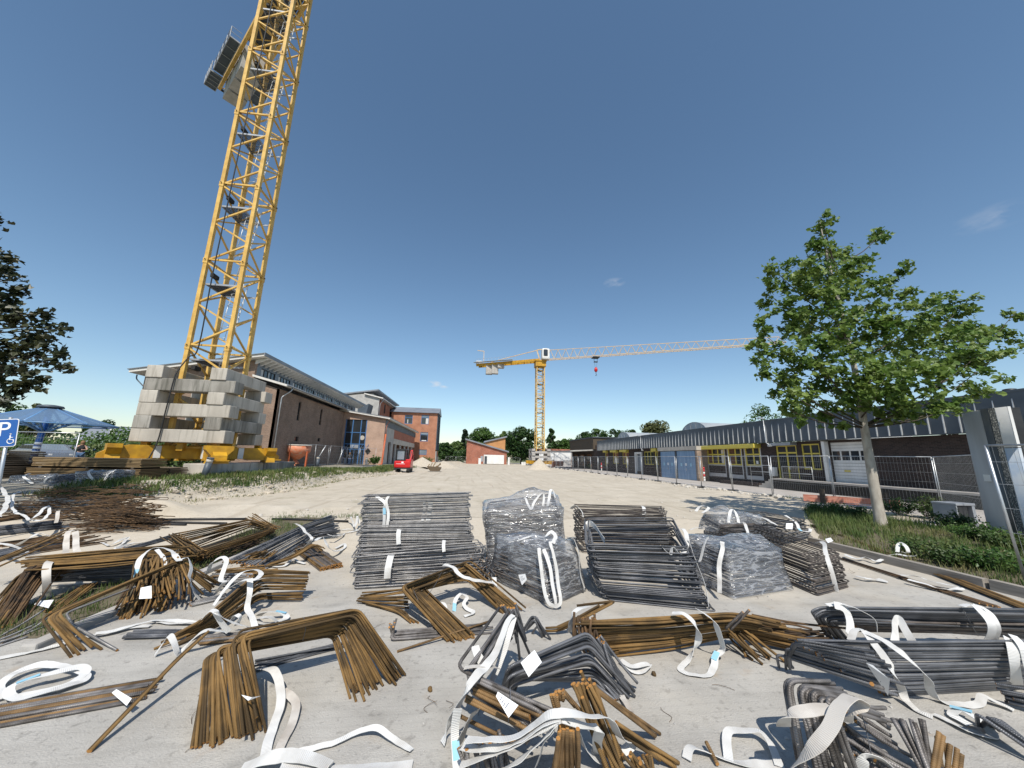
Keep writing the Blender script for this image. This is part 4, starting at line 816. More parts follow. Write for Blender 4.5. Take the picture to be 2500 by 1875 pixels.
# ================================================================= the distant crane
fx, fy, fz = 19.9, 100.0, .7; hw = 1.1
fc = thing('tower_crane', (fx, fy, fz), 'distant yellow tower crane with white cab, long jib and red hook block', 'tower crane', 'tower cranes')
for i in range(6): mast_section(fc, fx-hw, fx+hw, fy-hw, fy+hw, 3.4+i*4.1, 3.4+(i+1)*4.1, 5, .24, .10, detail=False)
for i in range(6):
    mb = MB(); mb.box(fx-hw+.2, fx+hw-.2, fy-hw+.2, fy+hw-.2, 6.4+i*4.1, 6.52+i*4.1); mb.build('rest_platform', 'slate_cladding', fc)
    mb = MB(); mb.beam((fx+.3, fy-.3, 3+i*4.1), (fx+.7, fy-.3, 6.8+i*4.1), .4, .06); mb.build('ladder', 'grey_steel', fc)
mb = MB(); mb.box(fx-1.5, fx+1.5, fy-1.5, fy+1.5, 28.0, 29.5); mb.box(fx-1.7, fx+1.7, fy-1.7, fy+1.7, 29.5, 29.75); mb.build('slewing_ring', 'yellow_deep', fc)
mb = MB(); mb.cbox(fx+.1, fx+2.35, fy-2.6, fy-.6, 29.9, 33.1, .4); cabn = mb.build('cab', 'white_paint', fc)
mb = MB(); mb.cbox(fx+.5, fx+1.7, fy-2.68, fy-2.5, 30.8, 32.7, .2); mb.build('cab_window', 'glass_dark', cabn)
jd = Vector((.895, -.446, 0)); jn = Vector((.446, .895, 0)); J0 = Vector((fx, fy, 30.1))
def Fj(t, s_, z): return J0+jd*t+jn*s_+Vector((0, 0, z))
n = 26; seg = 58/n; mb = MB()
for i in range(n):
    t0 = 2+i*seg; t1 = t0+seg; h0 = 2.9-1.3*i/n; h1 = 2.9-1.3*(i+1)/n; tm = (t0+t1)/2; hm = (h0+h1)/2
    for s_ in (-.7, .7): mb.beam(Fj(t0, s_, 0), Fj(t1, s_, 0), .13, .16); mb.beam(Fj(t0, s_, 0), Fj(tm, 0, hm), .07); mb.beam(Fj(tm, 0, hm), Fj(t1, s_, 0), .07)
    mb.beam(Fj(t0, -.7, 0), Fj(t1, .7, 0), .08); mb.beam(Fj(tm-seg, 0, hm+1.3/n) if i else Fj(1, 0, 3.3), Fj(tm, 0, hm), .13)
mat('jib_weathered', (.60, .47, .30), (.52, .36, .20), rough=.5, scale=1.5)
jib = mb.build('jib', 'jib_weathered', fc)
mb = MB()
for s_ in (-.9, .9): mb.beam(Fj(0, s_, -.1), Fj(-20, s_, -.35), .3, .75)
for t in range(1, 20, 2): mb.beam(Fj(-t, -.9, -.2), Fj(-t, .9, -.2), .15, .3)
cjb = mb.build('counter_jib', 'yellow_deep', fc)
mb = MB(); mb.beam(Fj(-1, 0, 3.1), Fj(-12, 0, 1.2), .18); mb.beam(Fj(-12, 0, 1.2), Fj(-16, 0, .3), .16); mb.beam(Fj(0, 0, 0), Fj(-1, 0, 3.2), .3); mb.beam(Fj(2, 0, 0), Fj(1, 0, 3.4), .3); mb.beam(Fj(-1, 0, 3.2), Fj(2, 0, 3.4), .25); mb.build('tie_bar', 'jib_weathered', fc)
mb = MB()
for i in range(12): mb.beam(Fj(-7-i*1.1, -1.5, .3), Fj(-7-i*1.1, -1.5, 1.4), .05)
mb.beam(Fj(-8, -1.5, 1.4), Fj(-20, -1.5, 1.4), .05); mb.beam(Fj(-8, -1.5, .35), Fj(-20.6, -1.5, .35), .9, .08); mb.cbox(Fj(-19.5, 0, 0).x-1, Fj(-19.5, 0, 0).x+1, Fj(-19.5, 0, 0).y-.6, Fj(-19.5, 0, 0).y+.6, 30.2, 31.2, .1); mb.build('walkway', 'grey_steel', cjb)
mb = MB(); mb.beam(Fj(-18, 0, .2), Fj(-18, 0, 4.3), .16); mb.beam(Fj(-18, 0, 4.2), Fj(-20.2, 0, 4.6), .2); mb.build('light_mast', 'jib_weathered', cjb)
for i, t in enumerate((12.2, 14.1, 16.0)): a = Fj(-t, 0, 0); mb = MB(); mb.cbox(a.x-1.05, a.x+.95, a.y-.8, a.y+.8, 30.1-3.3 if i else 30.1-1.6, 29.65, .08); mb.build('counterweight', 'concrete_grey', cjb)
a = Fj(15.9, 0, 0); mb = MB(); mb.box(a.x-.9, a.x+.9, a.y-.9, a.y+.9, 29.6, 29.85); mb.box(a.x-.5, a.x+.5, a.y-.3, a.y+.3, 28.4, 28.6)
for s_ in (-.5, .5): mb.beam((a.x+s_, a.y, 29.6), (a.x+s_*.8, a.y, 28.5), .08)
tr = mb.build('trolley', 'dark_metal', fc)
mb = MB()
for s_ in (-.5, .5): mb.beam((a.x+s_, a.y, 29.7), (a.x+s_*.4, a.y, 26.9), .035)
mb.build('hoist_rope', 'black_cable', tr)
mb = MB(); mb.lathe((a.x, a.y, 25.6), [(.12, 0), (.4, .25), (.5, .65), (.38, 1.1), (.2, 1.35)], 12); mb.build('hook_block', 'red_paint', tr)
mb = MB(); mb.tube([(a.x, a.y, 25.6), (a.x, a.y, 25.1), (a.x+.2, a.y, 24.8), (a.x, a.y, 24.55), (a.x-.2, a.y, 24.75)], .07, 6); mb.build('hook', 'dark_metal', tr)
for k_ in range(4):
    d = [Vector((1, -1, 0)), Vector((-1, -1, 0)), Vector((1, 1, 0)), Vector((-1, 1, 0))][k_]*.7071
    mb = MB(); mb.beam(Vector((fx, fy, 1.0))+d*.2, Vector((fx, fy, 1.0))+d*4.4, .55, .9); mb.build('base_arm', 'yellow_deep', fc)
for i in range(5):
    z0 = 1.5+.62*i
    for s_ in (-1, 1):
        nm = ['bottom', 'second', 'third', 'fourth', 'top'][i]
        if i % 2: (a0, a1, b0, b1) = (fx-2.6, fx+2.6, fy+s_*1.9-.45, fy+s_*1.9+.45); lb = 'front' if s_ < 0 else 'rear'
        else: (a0, a1, b0, b1) = (fx+s_*2.1-.45, fx+s_*2.1+.45, fy-2.6, fy+2.6); lb = 'left' if s_ < 0 else 'right'
        mb = MB(); mb.cbox(a0, a1, b0, b1, z0+.01, z0+.61, .05); tag(mb.build('ballast_block', 'concrete_grey'), '%s block of the %s ballast layer of the distant crane' % (lb, nm), 'ballast block', 'ballast blocks of the distant crane')
# ================================================================= trees
def leaf_quad(mb, p, size, nrm, rng, lobed=False):
    n = nrm.normalized(); u = n.orthogonal().normalized(); a = rng.uniform(0, 6.283); u = (u*math.cos(a)+n.cross(u)*math.sin(a)).normalized(); v = n.cross(u)
    b = len(mb.v); s = size
    if lobed:      # pointed lobes, folded along the midrib
        for (x, y, z) in ((0, -.5, 0), (.28, -.38, .10), (.52, .02, .12), (.22, .12, .03), (0, .62, -.06), (-.22, .12, .03), (-.52, .02, .12), (-.28, -.38, .10)): mb.v.append(tuple(p+u*(x*s)+v*(y*s)+n*(z*s)))
        mb.face((b, b+1, b+2, b+3, b+4)); mb.face((b, b+4, b+5, b+6, b+7))
    else:
        for (x, y, z) in ((-.5, 0, 0), (0, -.32, .12), (.5, 0, 0), (0, .32, .12)): mb.v.append(tuple(p+u*(x*s)+v*(y*s)+n*(z*s)))
        mb.face((b, b+1, b+2)); mb.face((b, b+2, b+3))
def rsph(rng):
    while True:
        p = Vector((rng.uniform(-1, 1), rng.uniform(-1, 1), rng.uniform(-1, 1)))
        if .05 < p.length < 1: return p
def far_tree(name, px0, px1, ptop, y, leafm, label, group, base=0, shape=1.0, n=1500, ls=.55, seed=1, clumps=16, trunk_m='bark_dark', fill=1.0):
    rng = random.Random(seed); mid = (px0+px1)/2
    T = VY(mid, ptop, y); a = VY(px0, ptop+20, y); b = VY(px1, ptop+20, y); rx = (b.x-a.x)/2; h = T.z-base; zc = base+h*.55
    t = thing(name, (T.x, y, base), label, 'tree', group)
    mb = MB(); rz = h*.46
    C = []
    for i in range(clumps):
        d = rsph(rng)*.84; kk = 1.0
        if shape > 1.3: u_ = rng.random()**.8; kk = 1.05-.85*u_; a_ = rng.uniform(0, 6.3); rr_ = kk*rng.uniform(.2, .75); d = Vector((math.cos(a_)*rr_, math.sin(a_)*rr_, -1+2*u_))
        C.append((Vector((T.x+d.x*rx, y+d.y*rx, zc+d.z*rz)), rx*rng.uniform(.24, .42)*(1.25 if d.z < 0 else .95)*(.3+.7*kk)))
    C.append((Vector((T.x+rng.uniform(-.1, .1)*rx, y, T.z-rx*.22)), rx*.22))
    for i in range(n):
        c, r = C[rng.randrange(len(C))]; d = rsph(rng); d = d.normalized()*(d.length**.5)
        p = c+Vector((d.x*r, d.y*r, d.z*r*.85)); leaf_quad(mb, p, ls*rng.uniform(.6, 1.25), d+Vector((0, 0, .5))+rsph(rng)*.9, rng)
    mb.build('crown', leafm, t)
    mb = MB(); mb.tube([(T.x, y, base-.3), (T.x+.1, y, base+h*.3), (T.x, y, base+h*.7)], .022*h+.08, 7, r2=.05)
    for i in range(4): c = C[i][0]; mb.tube([(T.x, y, base+h*(.25+.08*i)), ((T.x+c.x)/2, (y+c.y)/2, c.z-.3*rz), tuple(c)], .01*h, 5, r2=.03)
    mb.build('trunk', trunk_m, t)
G1 = 'trees beyond the yard'
for i, a in enumerate((
    ('conifer', 1116, 1156, 1048, 150, 'leaf_pine', 'dark conifer between the brick tower and the bright tree', 1.9), ('broadleaf_tree', 1140, 1216, 1046, 140, 'leaf_mid', 'bright green rounded tree behind the left half of the orange house', 1),
    ('broadleaf_tree', 1206, 1256, 1052, 150, 'leaf_pale', 'loose pale tree between two fuller trees behind the orange house', 1), ('broadleaf_tree', 1230, 1316, 1040, 126, 'leaf_dark', 'large dense dark tree beside the distant crane', 1),
    ('poplar', 1322, 1370, 1048, 150, 'leaf_dark', 'narrow upright tree right of the distant crane mast', 1.7), ('broadleaf_tree', 1350, 1412, 1070, 150, 'leaf_mid', 'low tree behind the white hall', 1),
    ('broadleaf_tree', 1396, 1458, 1054, 150, 'leaf_dark', 'left tree of the three behind the timber annex', 1), ('broadleaf_tree', 1430, 1486, 1046, 148, 'leaf_mid', 'middle tree of the three behind the timber annex', 1), ('broadleaf_tree', 1462, 1530, 1046, 146, 'leaf_dark', 'right tree of the three behind the timber annex', 1),
    ('broadleaf_tree', 1556, 1644, 1024, 120, 'leaf_olive', 'airy olive tree showing over the roof between the barrel rooflights', 1), ('broadleaf_tree', 1510, 1574, 1048, 130, 'leaf_dark', 'low dark tree peeking over the school roof by the small rooflight', 1),
    ('broadleaf_tree', 1796, 1920, 988, 90, 'leaf_mid', 'full green tree rising behind the school roof left of the maple', 1), ('broadleaf_tree', 1900, 2010, 988, 96, 'leaf_olive', 'yellowish tree behind the school roof, partly hidden by the maple', 1),
    ('broadleaf_tree', 2262, 2318, 936, 70, 'leaf_pine', 'dark tree top behind the school roof right of the maple', 1.4),
    ('broadleaf_tree', 1070, 1112, 1080, 120, 'leaf_dark', 'dark bushy tree right of the brick tower', 1), ('broadleaf_tree', 1098, 1136, 1076, 135, 'leaf_pale', 'pale bushy tree before the dark conifer', 1),
    ('broadleaf_tree', -40, 66, 976, 60, 'leaf_mid', 'green tree behind the blue canopy at the picture edge', 1), ('broadleaf_tree', 50, 130, 984, 70, 'leaf_olive', 'reddish olive tree behind the peak of the blue canopy', 1),
    ('broadleaf_tree', 212, 300, 1026, 70, 'leaf_dark', 'dark tree left of the white gabled house', 1), ('broadleaf_tree', 292, 350, 1044, 80, 'leaf_dark', 'dark tree behind the ballast at the white gabled house', 1),
    )):
    far_tree(*a[:7], G1, shape=a[7], seed=30+i, base=.3 if a[4] > 80 else .8, n=5200 if a[2]-a[1] > 60 else 3000, ls=.0070*a[4], clumps=40)
def wood(name, x0, x1, y0, y1, h0, h1, n, leafm, ls, seed, label, base=0):
    rng = random.Random(seed); mb = MB()
    for i in range(n):
        f = rng.random(); x = x0+(x1-x0)*f; y = y0+(y1-y0)*f+rng.uniform(-1, 1)*2.5
        h = h0+(h1-h0)*(.5+.5*mnoise.noise(Vector((x*.13, seed, 0)))*1.6); z = base+h*rng.random()**.7
        leaf_quad(mb, Vector((x, y, z)), ls*rng.uniform(.6, 1.3), Vector((0, -.6, .6))+rsph(rng), rng)
    return tag(mb.build(name, leafm), label, 'hedge', kind=None)
wood('hedge', -24, 2, 126, 128, 3, 6.5, 3600, 'leaf_dark', .7, 5, 'long dark hedge behind the fence beside the orange house')
wood('hedge', -46, -22.5, 36, 34.5, 1.6, 3.1, 11000, 'leaf_mid', .28, 6, 'leafy hedge behind the parked cars', .7)
wood('hedge', -28, -18.6, 33, 30, 1.5, 2.9, 8000, 'leaf_shrub', .25, 8, 'overgrown hedge beside the person, running behind the crane', .7)
tag(wood('wood', -420, 420, 260, 260, 8, 16, 5000, 'leaf_dark', 2.6, 7, 'far line of woods on the horizon'), 'far line of woods on the horizon', 'woods', kind='stuff')
# the maple
rng = random.Random(3); MY = 11.04
blobs = [(535,80,42),(530,160,42),(560,240,78),(490,250,28),(620,330,88),(700,370,68),(800,300,46),(850,220,34),(885,160,36),(960,380,46),(950,450,42),(880,470,56),(820,560,66),(700,480,88),(560,400,98),(430,340,66),(250,365,42),(228,450,44),(260,540,46),(300,600,56),(400,450,78),(420,560,88),(560,560,108),(180,700,46),(215,760,46),(160,850,46),(130,890,30),(270,860,66),(200,980,44),(330,720,56),(450,700,98),(600,700,108),(350,960,88),(300,1070,56),(420,1080,78),(380,1200,54),(300,1165,20),(480,1190,56),(560,1235,44),(650,1275,30),(500,880,98),(650,850,108),(760,720,98),(900,680,86),(1040,560,54),(1080,500,30),(1180,560,54),(1060,650,78),(1330,600,74),(1240,680,86),(1430,690,54),(1380,780,78),(1500,720,54),(1600,740,44),(1665,615,36),(1640,830,28),(1540,880,44),(1460,910,54),(1250,820,106),(1100,800,106),(900,850,108),(760,980,108),(900,1010,108),(1100,960,108),(1300,950,86),(1440,1010,62),(1400,1080,44),(1250,1150,54),(1320,1150,34),(1500,1080,15),(1080,1130,86),(930,1140,86),(800,1150,86),(680,1100,86),(560,1060,86),(1030,1240,40),(1150,1190,44),(850,1240,36)]
t = thing('maple_tree', (13.71, MY, 0), 'young green maple with pale trunk standing in the planting bed before the school', 'tree')
def crown(blobs, cf, Y, deep, dens, ls, mb, rng, lobed=True):
    cs = []; X0 = np.mean([VY(*cf(b[0], b[1]), Y).x for b in blobs])
    for (a, b, r) in blobs:
        P = VY(*cf(a, b), Y); Q = VY(*cf(a+r, b), Y); rr = (Q-P).length; w_ = min(1, rr/1.1); yo = rng.uniform(-deep, deep)*w_
        s_ = (Y+yo)/Y; c = Vector((P.x*s_, Y+yo, 2+(P.z-2)*s_)); cs.append((c, rr*s_))
        n = int(dens*rr*rr)+10; k_ = max(3, int(n/22)); tw = [c+Vector((d.x, d.y*1.2, d.z))*rr for d in (rsph(rng) for _ in range(k_))]
        for i in range(n):
            q = tw[i % k_]; p = q+Vector((rng.gauss(0, .16), rng.gauss(0, .16), rng.gauss(-.02, .12)))*min(1, .5+rr*.5)
            nn = Vector((rng.uniform(-.7, .7), rng.uniform(-1, .4), rng.uniform(.0, 1.0)))
            leaf_quad(mb, p, ls*rng.uniform(.65, 1.25), nn, rng, lobed)
    return cs
cf8 = lambda a, b: (1780+a*.422, 500+b*.422)
mb = MB(); cs = crown(blobs, cf8, MY, 2.1, 560, .18, mb, rng); mb.build('crown', 'leaf_maple', t)
ax = [(13.71, MY, -.1), (13.70, MY, 1.5), (13.72, MY, 3.4), (13.75, MY, 5), (13.6, MY, 7.5), (13.4, MY, 9.8), (13.32, MY, 11.4)]
mb = MB(); P = catmull(ax, 6); b = len(P)
n = 12
for i in range(len(P)-1):
    pass
def taper(mb, P, r0, r1, n=10, bump=0):
    m = len(P); k0 = len(mb.v)
    for i, p in enumerate(P):
        f = i/(m-1); r = r0+(r1-r0)*f
        if i < 3: r *= 1+.22*(1-i/3)*(1 if bump else 0)
        for j in range(n): a = 6.2832*j/n; rr = r*(1+bump*mnoise.noise(Vector((p[0]*2+math.cos(a)*2, math.sin(a)*2, p[2]*3)))); mb.v.append((p[0]+rr*math.cos(a), p[1]+rr*math.sin(a), p[2]))
    for i in range(m-1):
        for j in range(n): j2 = (j+1) % n; mb.face((k0+i*n+j, k0+i*n+j2, k0+(i+1)*n+j2, k0+(i+1)*n+j), None, True)
taper(mb, P, .165, .012, 12, .16); tk = mb.build('trunk', 'bark', t)
mb = MB()
for i, (c, r) in enumerate(cs):
    if i % 2 and r < 1.0: continue
    z0 = max(3.3, min(9.5, c.z-.55*math.hypot(c.x-13.6, c.y-MY)-.3)); b0 = Vector((13.65, MY, z0)); mid_ = b0.lerp(c, .55)+Vector((0, 0, -.12*(c-b0).length*.5))
    mb.tube(catmull([tuple(b0), tuple(mid_), tuple(c)], 5), .045 if r > .8 else .03, 5, r2=.008)
mb.build('limbs', 'bark_dark', t)
# the dark tree on the left edge
rng = random.Random(11)
bl = [(40,130,56),(130,120,34),(110,220,44),(60,290,76),(180,335,34),(220,390,64),(60,500,86),(230,480,44),(60,600,86),(150,670,64),(280,680,52),(400,665,40),(460,665,22),(40,760,86),(200,760,44),(320,850,52),(450,790,52),(560,800,52),(630,820,32),(250,900,72),(400,900,72),(540,900,42),(150,950,64),(300,1000,72),(450,980,52),(550,1050,42),(620,1075,22),(60,1050,96),(200,1080,86),(350,1120,86),(500,1150,62),(600,1190,38),(670,1210,18),(60,1180,96),(200,1230,86),(330,1300,72),(400,1340,32),(80,1330,86),(200,1340,62),(270,1400,32),(380,1410,18),(100,1420,54),(180,1470,28),(60,1500,44),(100,1525,18)]
bl += [(rng.uniform(-520, -60), rng.uniform(60, 1500), rng.uniform(90, 170)) for _ in range(34)]+[(rng.uniform(-620, -260), rng.uniform(-700, 60), rng.uniform(110, 180)) for _ in range(22)]
cfl = lambda a, b: (a*.2472, 600+b*.2472)
t = thing('copper_tree', (-16.6, 11, .1), 'dark leaved tree reaching in from the left edge above the lumber stacks', 'tree')
mb = MB(); cs = crown(bl, cfl, 11.0, 1.0, 900, .155, mb, rng); mb.build('crown', 'leaf_copper', t)
mb = MB(); P = catmull([(-16.6, 11, -.1), (-16.5, 11, 2.4), (-16.6, 11, 5.5), (-16.5, 11, 8.6)], 5); taper(mb, P, .2, .04, 10, .1); mb.build('trunk', 'bark_dark', t)
mb = MB()
for c, r in cs[::2]: z0 = max(2, min(8, c.z-1.0)); b0 = Vector((-16.55, 11, z0)); mb.tube(catmull([tuple(b0), tuple(b0.lerp(c, .5)+Vector((0, 0, .1))), tuple(c)], 4), .05, 5, r2=.01)
mb.build('limbs', 'bark_dark', t)
# ================================================================= grass, shrubs
def blades(mb, x, y, z, h, rng, w=.012, nb=1, spread=.06):
    for _ in range(nb):
        a = rng.uniform(0, 6.283); l = rng.uniform(.1, .7)*h; px = x+rng.gauss(0, spread); py = y+rng.gauss(0, spread); hh = h*rng.uniform(.5, 1.2)
        dx, dy = math.cos(a)*w, math.sin(a)*w; ex, ey = -math.sin(a)*l, math.cos(a)*l; b = len(mb.v)
        mb.v += [(px-dx, py-dy, z-.02), (px+dx, py+dy, z-.02), (px+dx*.7+ex*.4, py+dy*.7+ey*.4, z+hh*.6), (px-dx*.7+ex*.4, py-dy*.7+ey*.4, z+hh*.6), (px+ex, py+ey, z+hh)]
        mb.face((b, b+1, b+2, b+3)); mb.face((b+3, b+2, b+4))
rng = random.Random(21); mb = MB(); mb2 = MB()
for i in range(3800):
    y = 14.2+41*rng.random()**1.6; x = bank_x(y)-rng.uniform(-.15, 1.9)*(1 if y > 18 else 1.2); 
    if mnoise.noise(Vector((x*.7, y*.5, 1))) < -.28: continue
    blades(mb if rng.random() < .8 else mb2, x, y, Ht(x, y), rng.uniform(.05, .2)+.003*y, rng, .007+.0005*y, 6, .13)
for i in range(900):
    y = 13.6+26*rng.random(); x = bank_x(y)-rng.uniform(-1.2, .3); blades(mb2, x, y, Ht(x, y), rng.uniform(.05, .13), rng, .012, 4, .08)
tag(mb.build('bank_grass', 'grass_blade'), 'green grass along the top of the sandy bank', 'grass', kind='stuff'); tag(mb2.build('dry_grass', 'grass_dry'), 'trampled dry weeds on the slope of the bank', 'grass', kind='stuff')
mb = MB()
for i in range(1100):
    y = 4.9+8.0*rng.random(); x = rng.uniform(-5.6, -4.3)
    if mnoise.noise(Vector((x*.9, y*.7, 5))) < .0: continue
    blades(mb, x, y, 0, rng.uniform(.04, .14), rng, .004, 6, .08)
for i in range(260): x = rng.uniform(-6, -1); y = 12.9+rng.gauss(0, .25); blades(mb, x, y, Ht(x, y), rng.uniform(.04, .12), rng, .006, 4, .08)
for i in range(160): x = rng.uniform(15.5, 18.3); y = 21.2-(x-15.5)*.7+rng.gauss(0, .25); blades(mb, 18.9+rng.gauss(0, .12), 19.5+rng.uniform(-2.6, 2.2), Ht(18.9, 19.5), rng.uniform(.05, .14), rng, .014, 3, .1)
tag(mb.build('joint_grass', 'grass_blade'), 'green grass growing in the joint between the slabs', 'grass', kind='stuff')
mb = MB(); mb2 = MB()
for i in range(5200):
    y = rng.uniform(3.0, 14.8); x = rng.uniform(bedx(y)+.1, 15.8)
    d = mnoise.noise(Vector((x*.55, y*.55, 12)))
    (blades(mb, x, y, .05, rng.uniform(.08, .34), rng, .007, 4, .08) if d > -.15 else blades(mb2, x, y, .05, rng.uniform(.05, .2), rng, .007, 3, .08))
tag(mb.build('bed_grass', 'grass_blade'), 'long green grass in the planting bed around the maple', 'grass', kind='stuff'); tag(mb2.build('straw_grass', 'grass_dry'), 'yellowed grass in patches of the planting bed', 'grass', kind='stuff')
def shrub(x, y, z, rx, h, leafm, label, n=900, ls=.06, seed=1, name='shrub', group='shrubs in the planting bed', cat='shrub'):
    rng = random.Random(seed); t = thing(name, (x, y, z), label, cat, group); mb = MB(); st = MB()
    for i in range(max(8, n//45)):
        d = rsph(rng); tip = Vector((x+d.x*rx, y+d.y*rx*.8, z+h*(.45+.55*abs(d.z)))); st.tube([(x+d.x*rx*.3, y+d.y*rx*.3, z), tuple(tip)], .008, 4, r2=.003)
        for j in range(45):
            f = rng.uniform(.35, 1.0); p = Vector((x+d.x*rx*.3, y+d.y*rx*.3, z)).lerp(tip, f)+rsph(rng)*.12*(rx+.3); leaf_quad(mb, p, ls*rng.uniform(.6, 1.3), rsph(rng)+Vector((0, -.4, .7)), rng)
    mb.build('foliage', leafm, t); st.build('stems', 'bark_dark', t)
S = [(2030,1255,.9,.5,'leaf_mid','leafy shrub left of the maple trunk by the red barrier'),(2090,1262,.7,.45,'leaf_dark','dark shrub close behind the maple trunk'),(2200,1255,.7,.7,'leaf_dark','tall twiggy shrub right of the maple trunk'),(2275,1262,.8,.85,'leaf_shrub','twiggy shrub before the grey bin'),(2330,1290,.8,.6,'leaf_dark','dark shrub at the foot of the grey pylon'),(2390,1318,.7,.5,'leaf_mid','low shrub under the grey pylon'),
     (2250,1350,.8,.35,'leaf_shrub','yellowish ground shrub in the middle of the planting bed'),(2330,1375,.7,.35,'leaf_shrub','yellowish ground shrub nearer the timber edge'),(2420,1385,.7,.4,'leaf_mid','green ground shrub beside the leaning fence post'),(2470,1340,.6,.4,'leaf_shrub','ground shrub behind the leaning fence post')]
for i, (px, py, rx, h, m_, lb) in enumerate(S): p = G(px, py, .08); shrub(p.x, p.y, .06, rx, h, m_, lb, 1500, .075, 60+i)
for (px, py, rx, h, m_, lb) in ((1380+110*.235, 950+815*.235, 1.3, 1.3, 'leaf_shrub', 'low clipped bush before the timber annex'), (1380+185*.235, 950+818*.235, 1.2, 1.2, 'leaf_mid', 'second clipped bush before the timber annex'), (1380+320*.235, 950+832*.235, 1.7, 2.4, 'leaf_shrub', 'tall rounded bush at the end of the school')):
    p = G(px, py); shrub(p.x, min(p.y, 78), 0, rx, h, m_, lb, 2200, .22, int(px), 'bush', 'bushes by the annex', 'bush')
for (x, y, lb) in ((-14.0, 20.0, 'small leafy weed before the crane foundation'), (-13.4, 57.5, 'weedy plant at the corner of the entrance block'), (-9.5, 92, 'dark bush at the foot of the brick tower')):
    shrub(x-.2, y-1.0, Ht(x, y-1), .3 if y < 30 else 1.0 if y < 80 else 2.2, .55 if y < 30 else 1.5, 'leaf_mid', lb, 500 if y < 30 else 900, .12 if y < 30 else .2, int(y), 'weed' if y < 80 else 'bush', None, 'plant')
# ================================================================= mesh fences
def fence_panel(p, q, label, group, lean=0, foot=True, h=2.0):
    p = vec(p); q = vec(q); d = (q-p); L = Vector((d.x, d.y, 0)).length; d2 = Vector((d.x, d.y, 0)).normalized(); up = Vector((-d2.y*lean, d2.x*lean, 1)).normalized()
    t = thing('mesh_fence', p, label, 'fence panel', group); z0, z1 = .12, h; sl_ = (q.z-p.z)
    P = lambda f, z: p+d2*(L*f)+Vector((0, 0, sl_*f))+up*z
    mb = MB()
    for f in (.012, .988): mb.tube([P(f, 0), P(f, z1)], .021, 7)
    for z in (z0, z1): mb.tube([P(.012, z), P(.988, z)], .019, 7)
    mb.build('frame', 'galvanised', t); mb = MB(); n = int(L/.11)
    for i in range(1, n): mb.tube([P(i/n, z0), P(i/n, z1)], .0026, 3, cap=False)
    for z in (.2*h, .38*h, .55*h, .72*h, .88*h): mb.tube([P(.012, z), P(.988, z)], .004, 3, cap=False)
    mb.build('mesh_infill', 'galvanised', t); return t
def foot_block(x, y, z, label, group, along=(0, 1)):
    mb = MB(); a = Vector((along[1], -along[0], 0))*.34; b = Vector((along[0], along[1], 0))*.12; c = Vector((x, y, z+.003)); mb.hexa([c-a-b, c+a-b, c+a+b, c-a+b]+[v_+Vector((0, 0, .13)) for v_ in (c-a*.94-b*.8, c+a*.94-b*.8, c+a*.94+b*.8, c-a*.94+b*.8)]); return tag(mb.build('rubber_block', 'black_rubber'), label, 'rubber block', group)
pts = [(17.0, 10.2), (20.45, 13.9), (18.5, 16.85), (18.2, 20.3)]
y = 20.3; x = 18.2
while y < 95: y += 3.5; x += .09 if x < 19.6 else .02*math.sin(y); pts.append((x+.06*math.sin(y*3), y))
FG = 'mesh fence panels along the paved path'
for i in range(len(pts)-1):
    a, b = pts[i], pts[i+1]; za = 0 if i > 0 else .05
    far = 'nearest the pylon' if i == 0 else 'behind the maple trunk' if i == 1 else 'ending by the red timber barrier' if i == 2 else None
    fence_panel((a[0], a[1], .05), (b[0], b[1], .05), ('grey mesh fence panel '+far) if far else 'grey mesh fence panel in the row between sand yard and paved path', FG, lean=.04*math.sin(i*2.1), h=2.4)
    if i >= 2: foot_block(b[0], b[1], max(0, Ht(b[0], b[1])*.6), 'black foot block under the fence row along the paved path', 'fence feet along the paved path')
t = fence_panel((9.30, 5.47, .05), (9.85, 2.0, .03), 'mesh fence panel cut by the right picture edge with a thick corner tube', 'near mesh fence', lean=-.10, h=2.36)
LG = 'mesh fence panels before the brick wing'
lp = [(-20.4, 44.6), (-17.6, 45.4), (-17.3, 48.8), (-17.0, 52.3), (-17.2, 55.6), (-16.2, 58.2), (-13.9, 58.6)]
for i in range(len(lp)-1):
    a, b = lp[i], lp[i+1]; fence_panel((*a, Ht(*a)+.1), (*b, Ht(*b)+.1), ['mesh fence panel behind the orange hopper', 'mesh fence panel right of the orange hopper', 'mesh fence panel in the middle before the brick wing', 'mesh fence panel before the left jamb of the entrance', 'mesh fence panel before the entrance doors', 'mesh fence panel right of the entrance doors'][i], LG, lean=.06*math.sin(i*1.7+1), h=2.4)
mb = MB(); mb.tube([(-18.0, 46.2, .5), (-16.9, 46.4, 3.0)], .05, 6); tag(mb.build('leaning_pole', 'galvanised'), 'grey pole leaning among the fence panels beside the hopper', 'pole')
mb = MB(); mb.tube([(-16.4, 49.4, .5), (-15.9, 49.6, 2.6)], .05, 6); tag(mb.build('leaning_pole', 'galvanised'), 'grey pole leaning nearest the entrance', 'pole')
for (a, b, lb) in (((-23.6, 18.6), (-20.1, 18.2), 'mesh fence panel left of the parking sign'), ((-20.0, 18.2), (-16.75, 18.0), 'mesh fence panel ending below the edge of the blue canopy')): fence_panel((*a, .65), (*b, .65), lb, 'mesh fence before the car park')
for (x0, x1, lb) in ((-20, -17.4, 'far mesh fence panel left of the hedge gap'), (-6.4, -3.4, 'far mesh fence panel next to the brick tower'), (-3.3, -.2, 'far mesh fence panel before the pale bushy tree'), (13.4, 16.6, 'far mesh fence panel left of the distant crane'), (10, 13.3, 'far mesh fence panel right of the orange house')): fence_panel((x0, 114, .1), (x1, 114, .1), lb, 'far mesh fence')
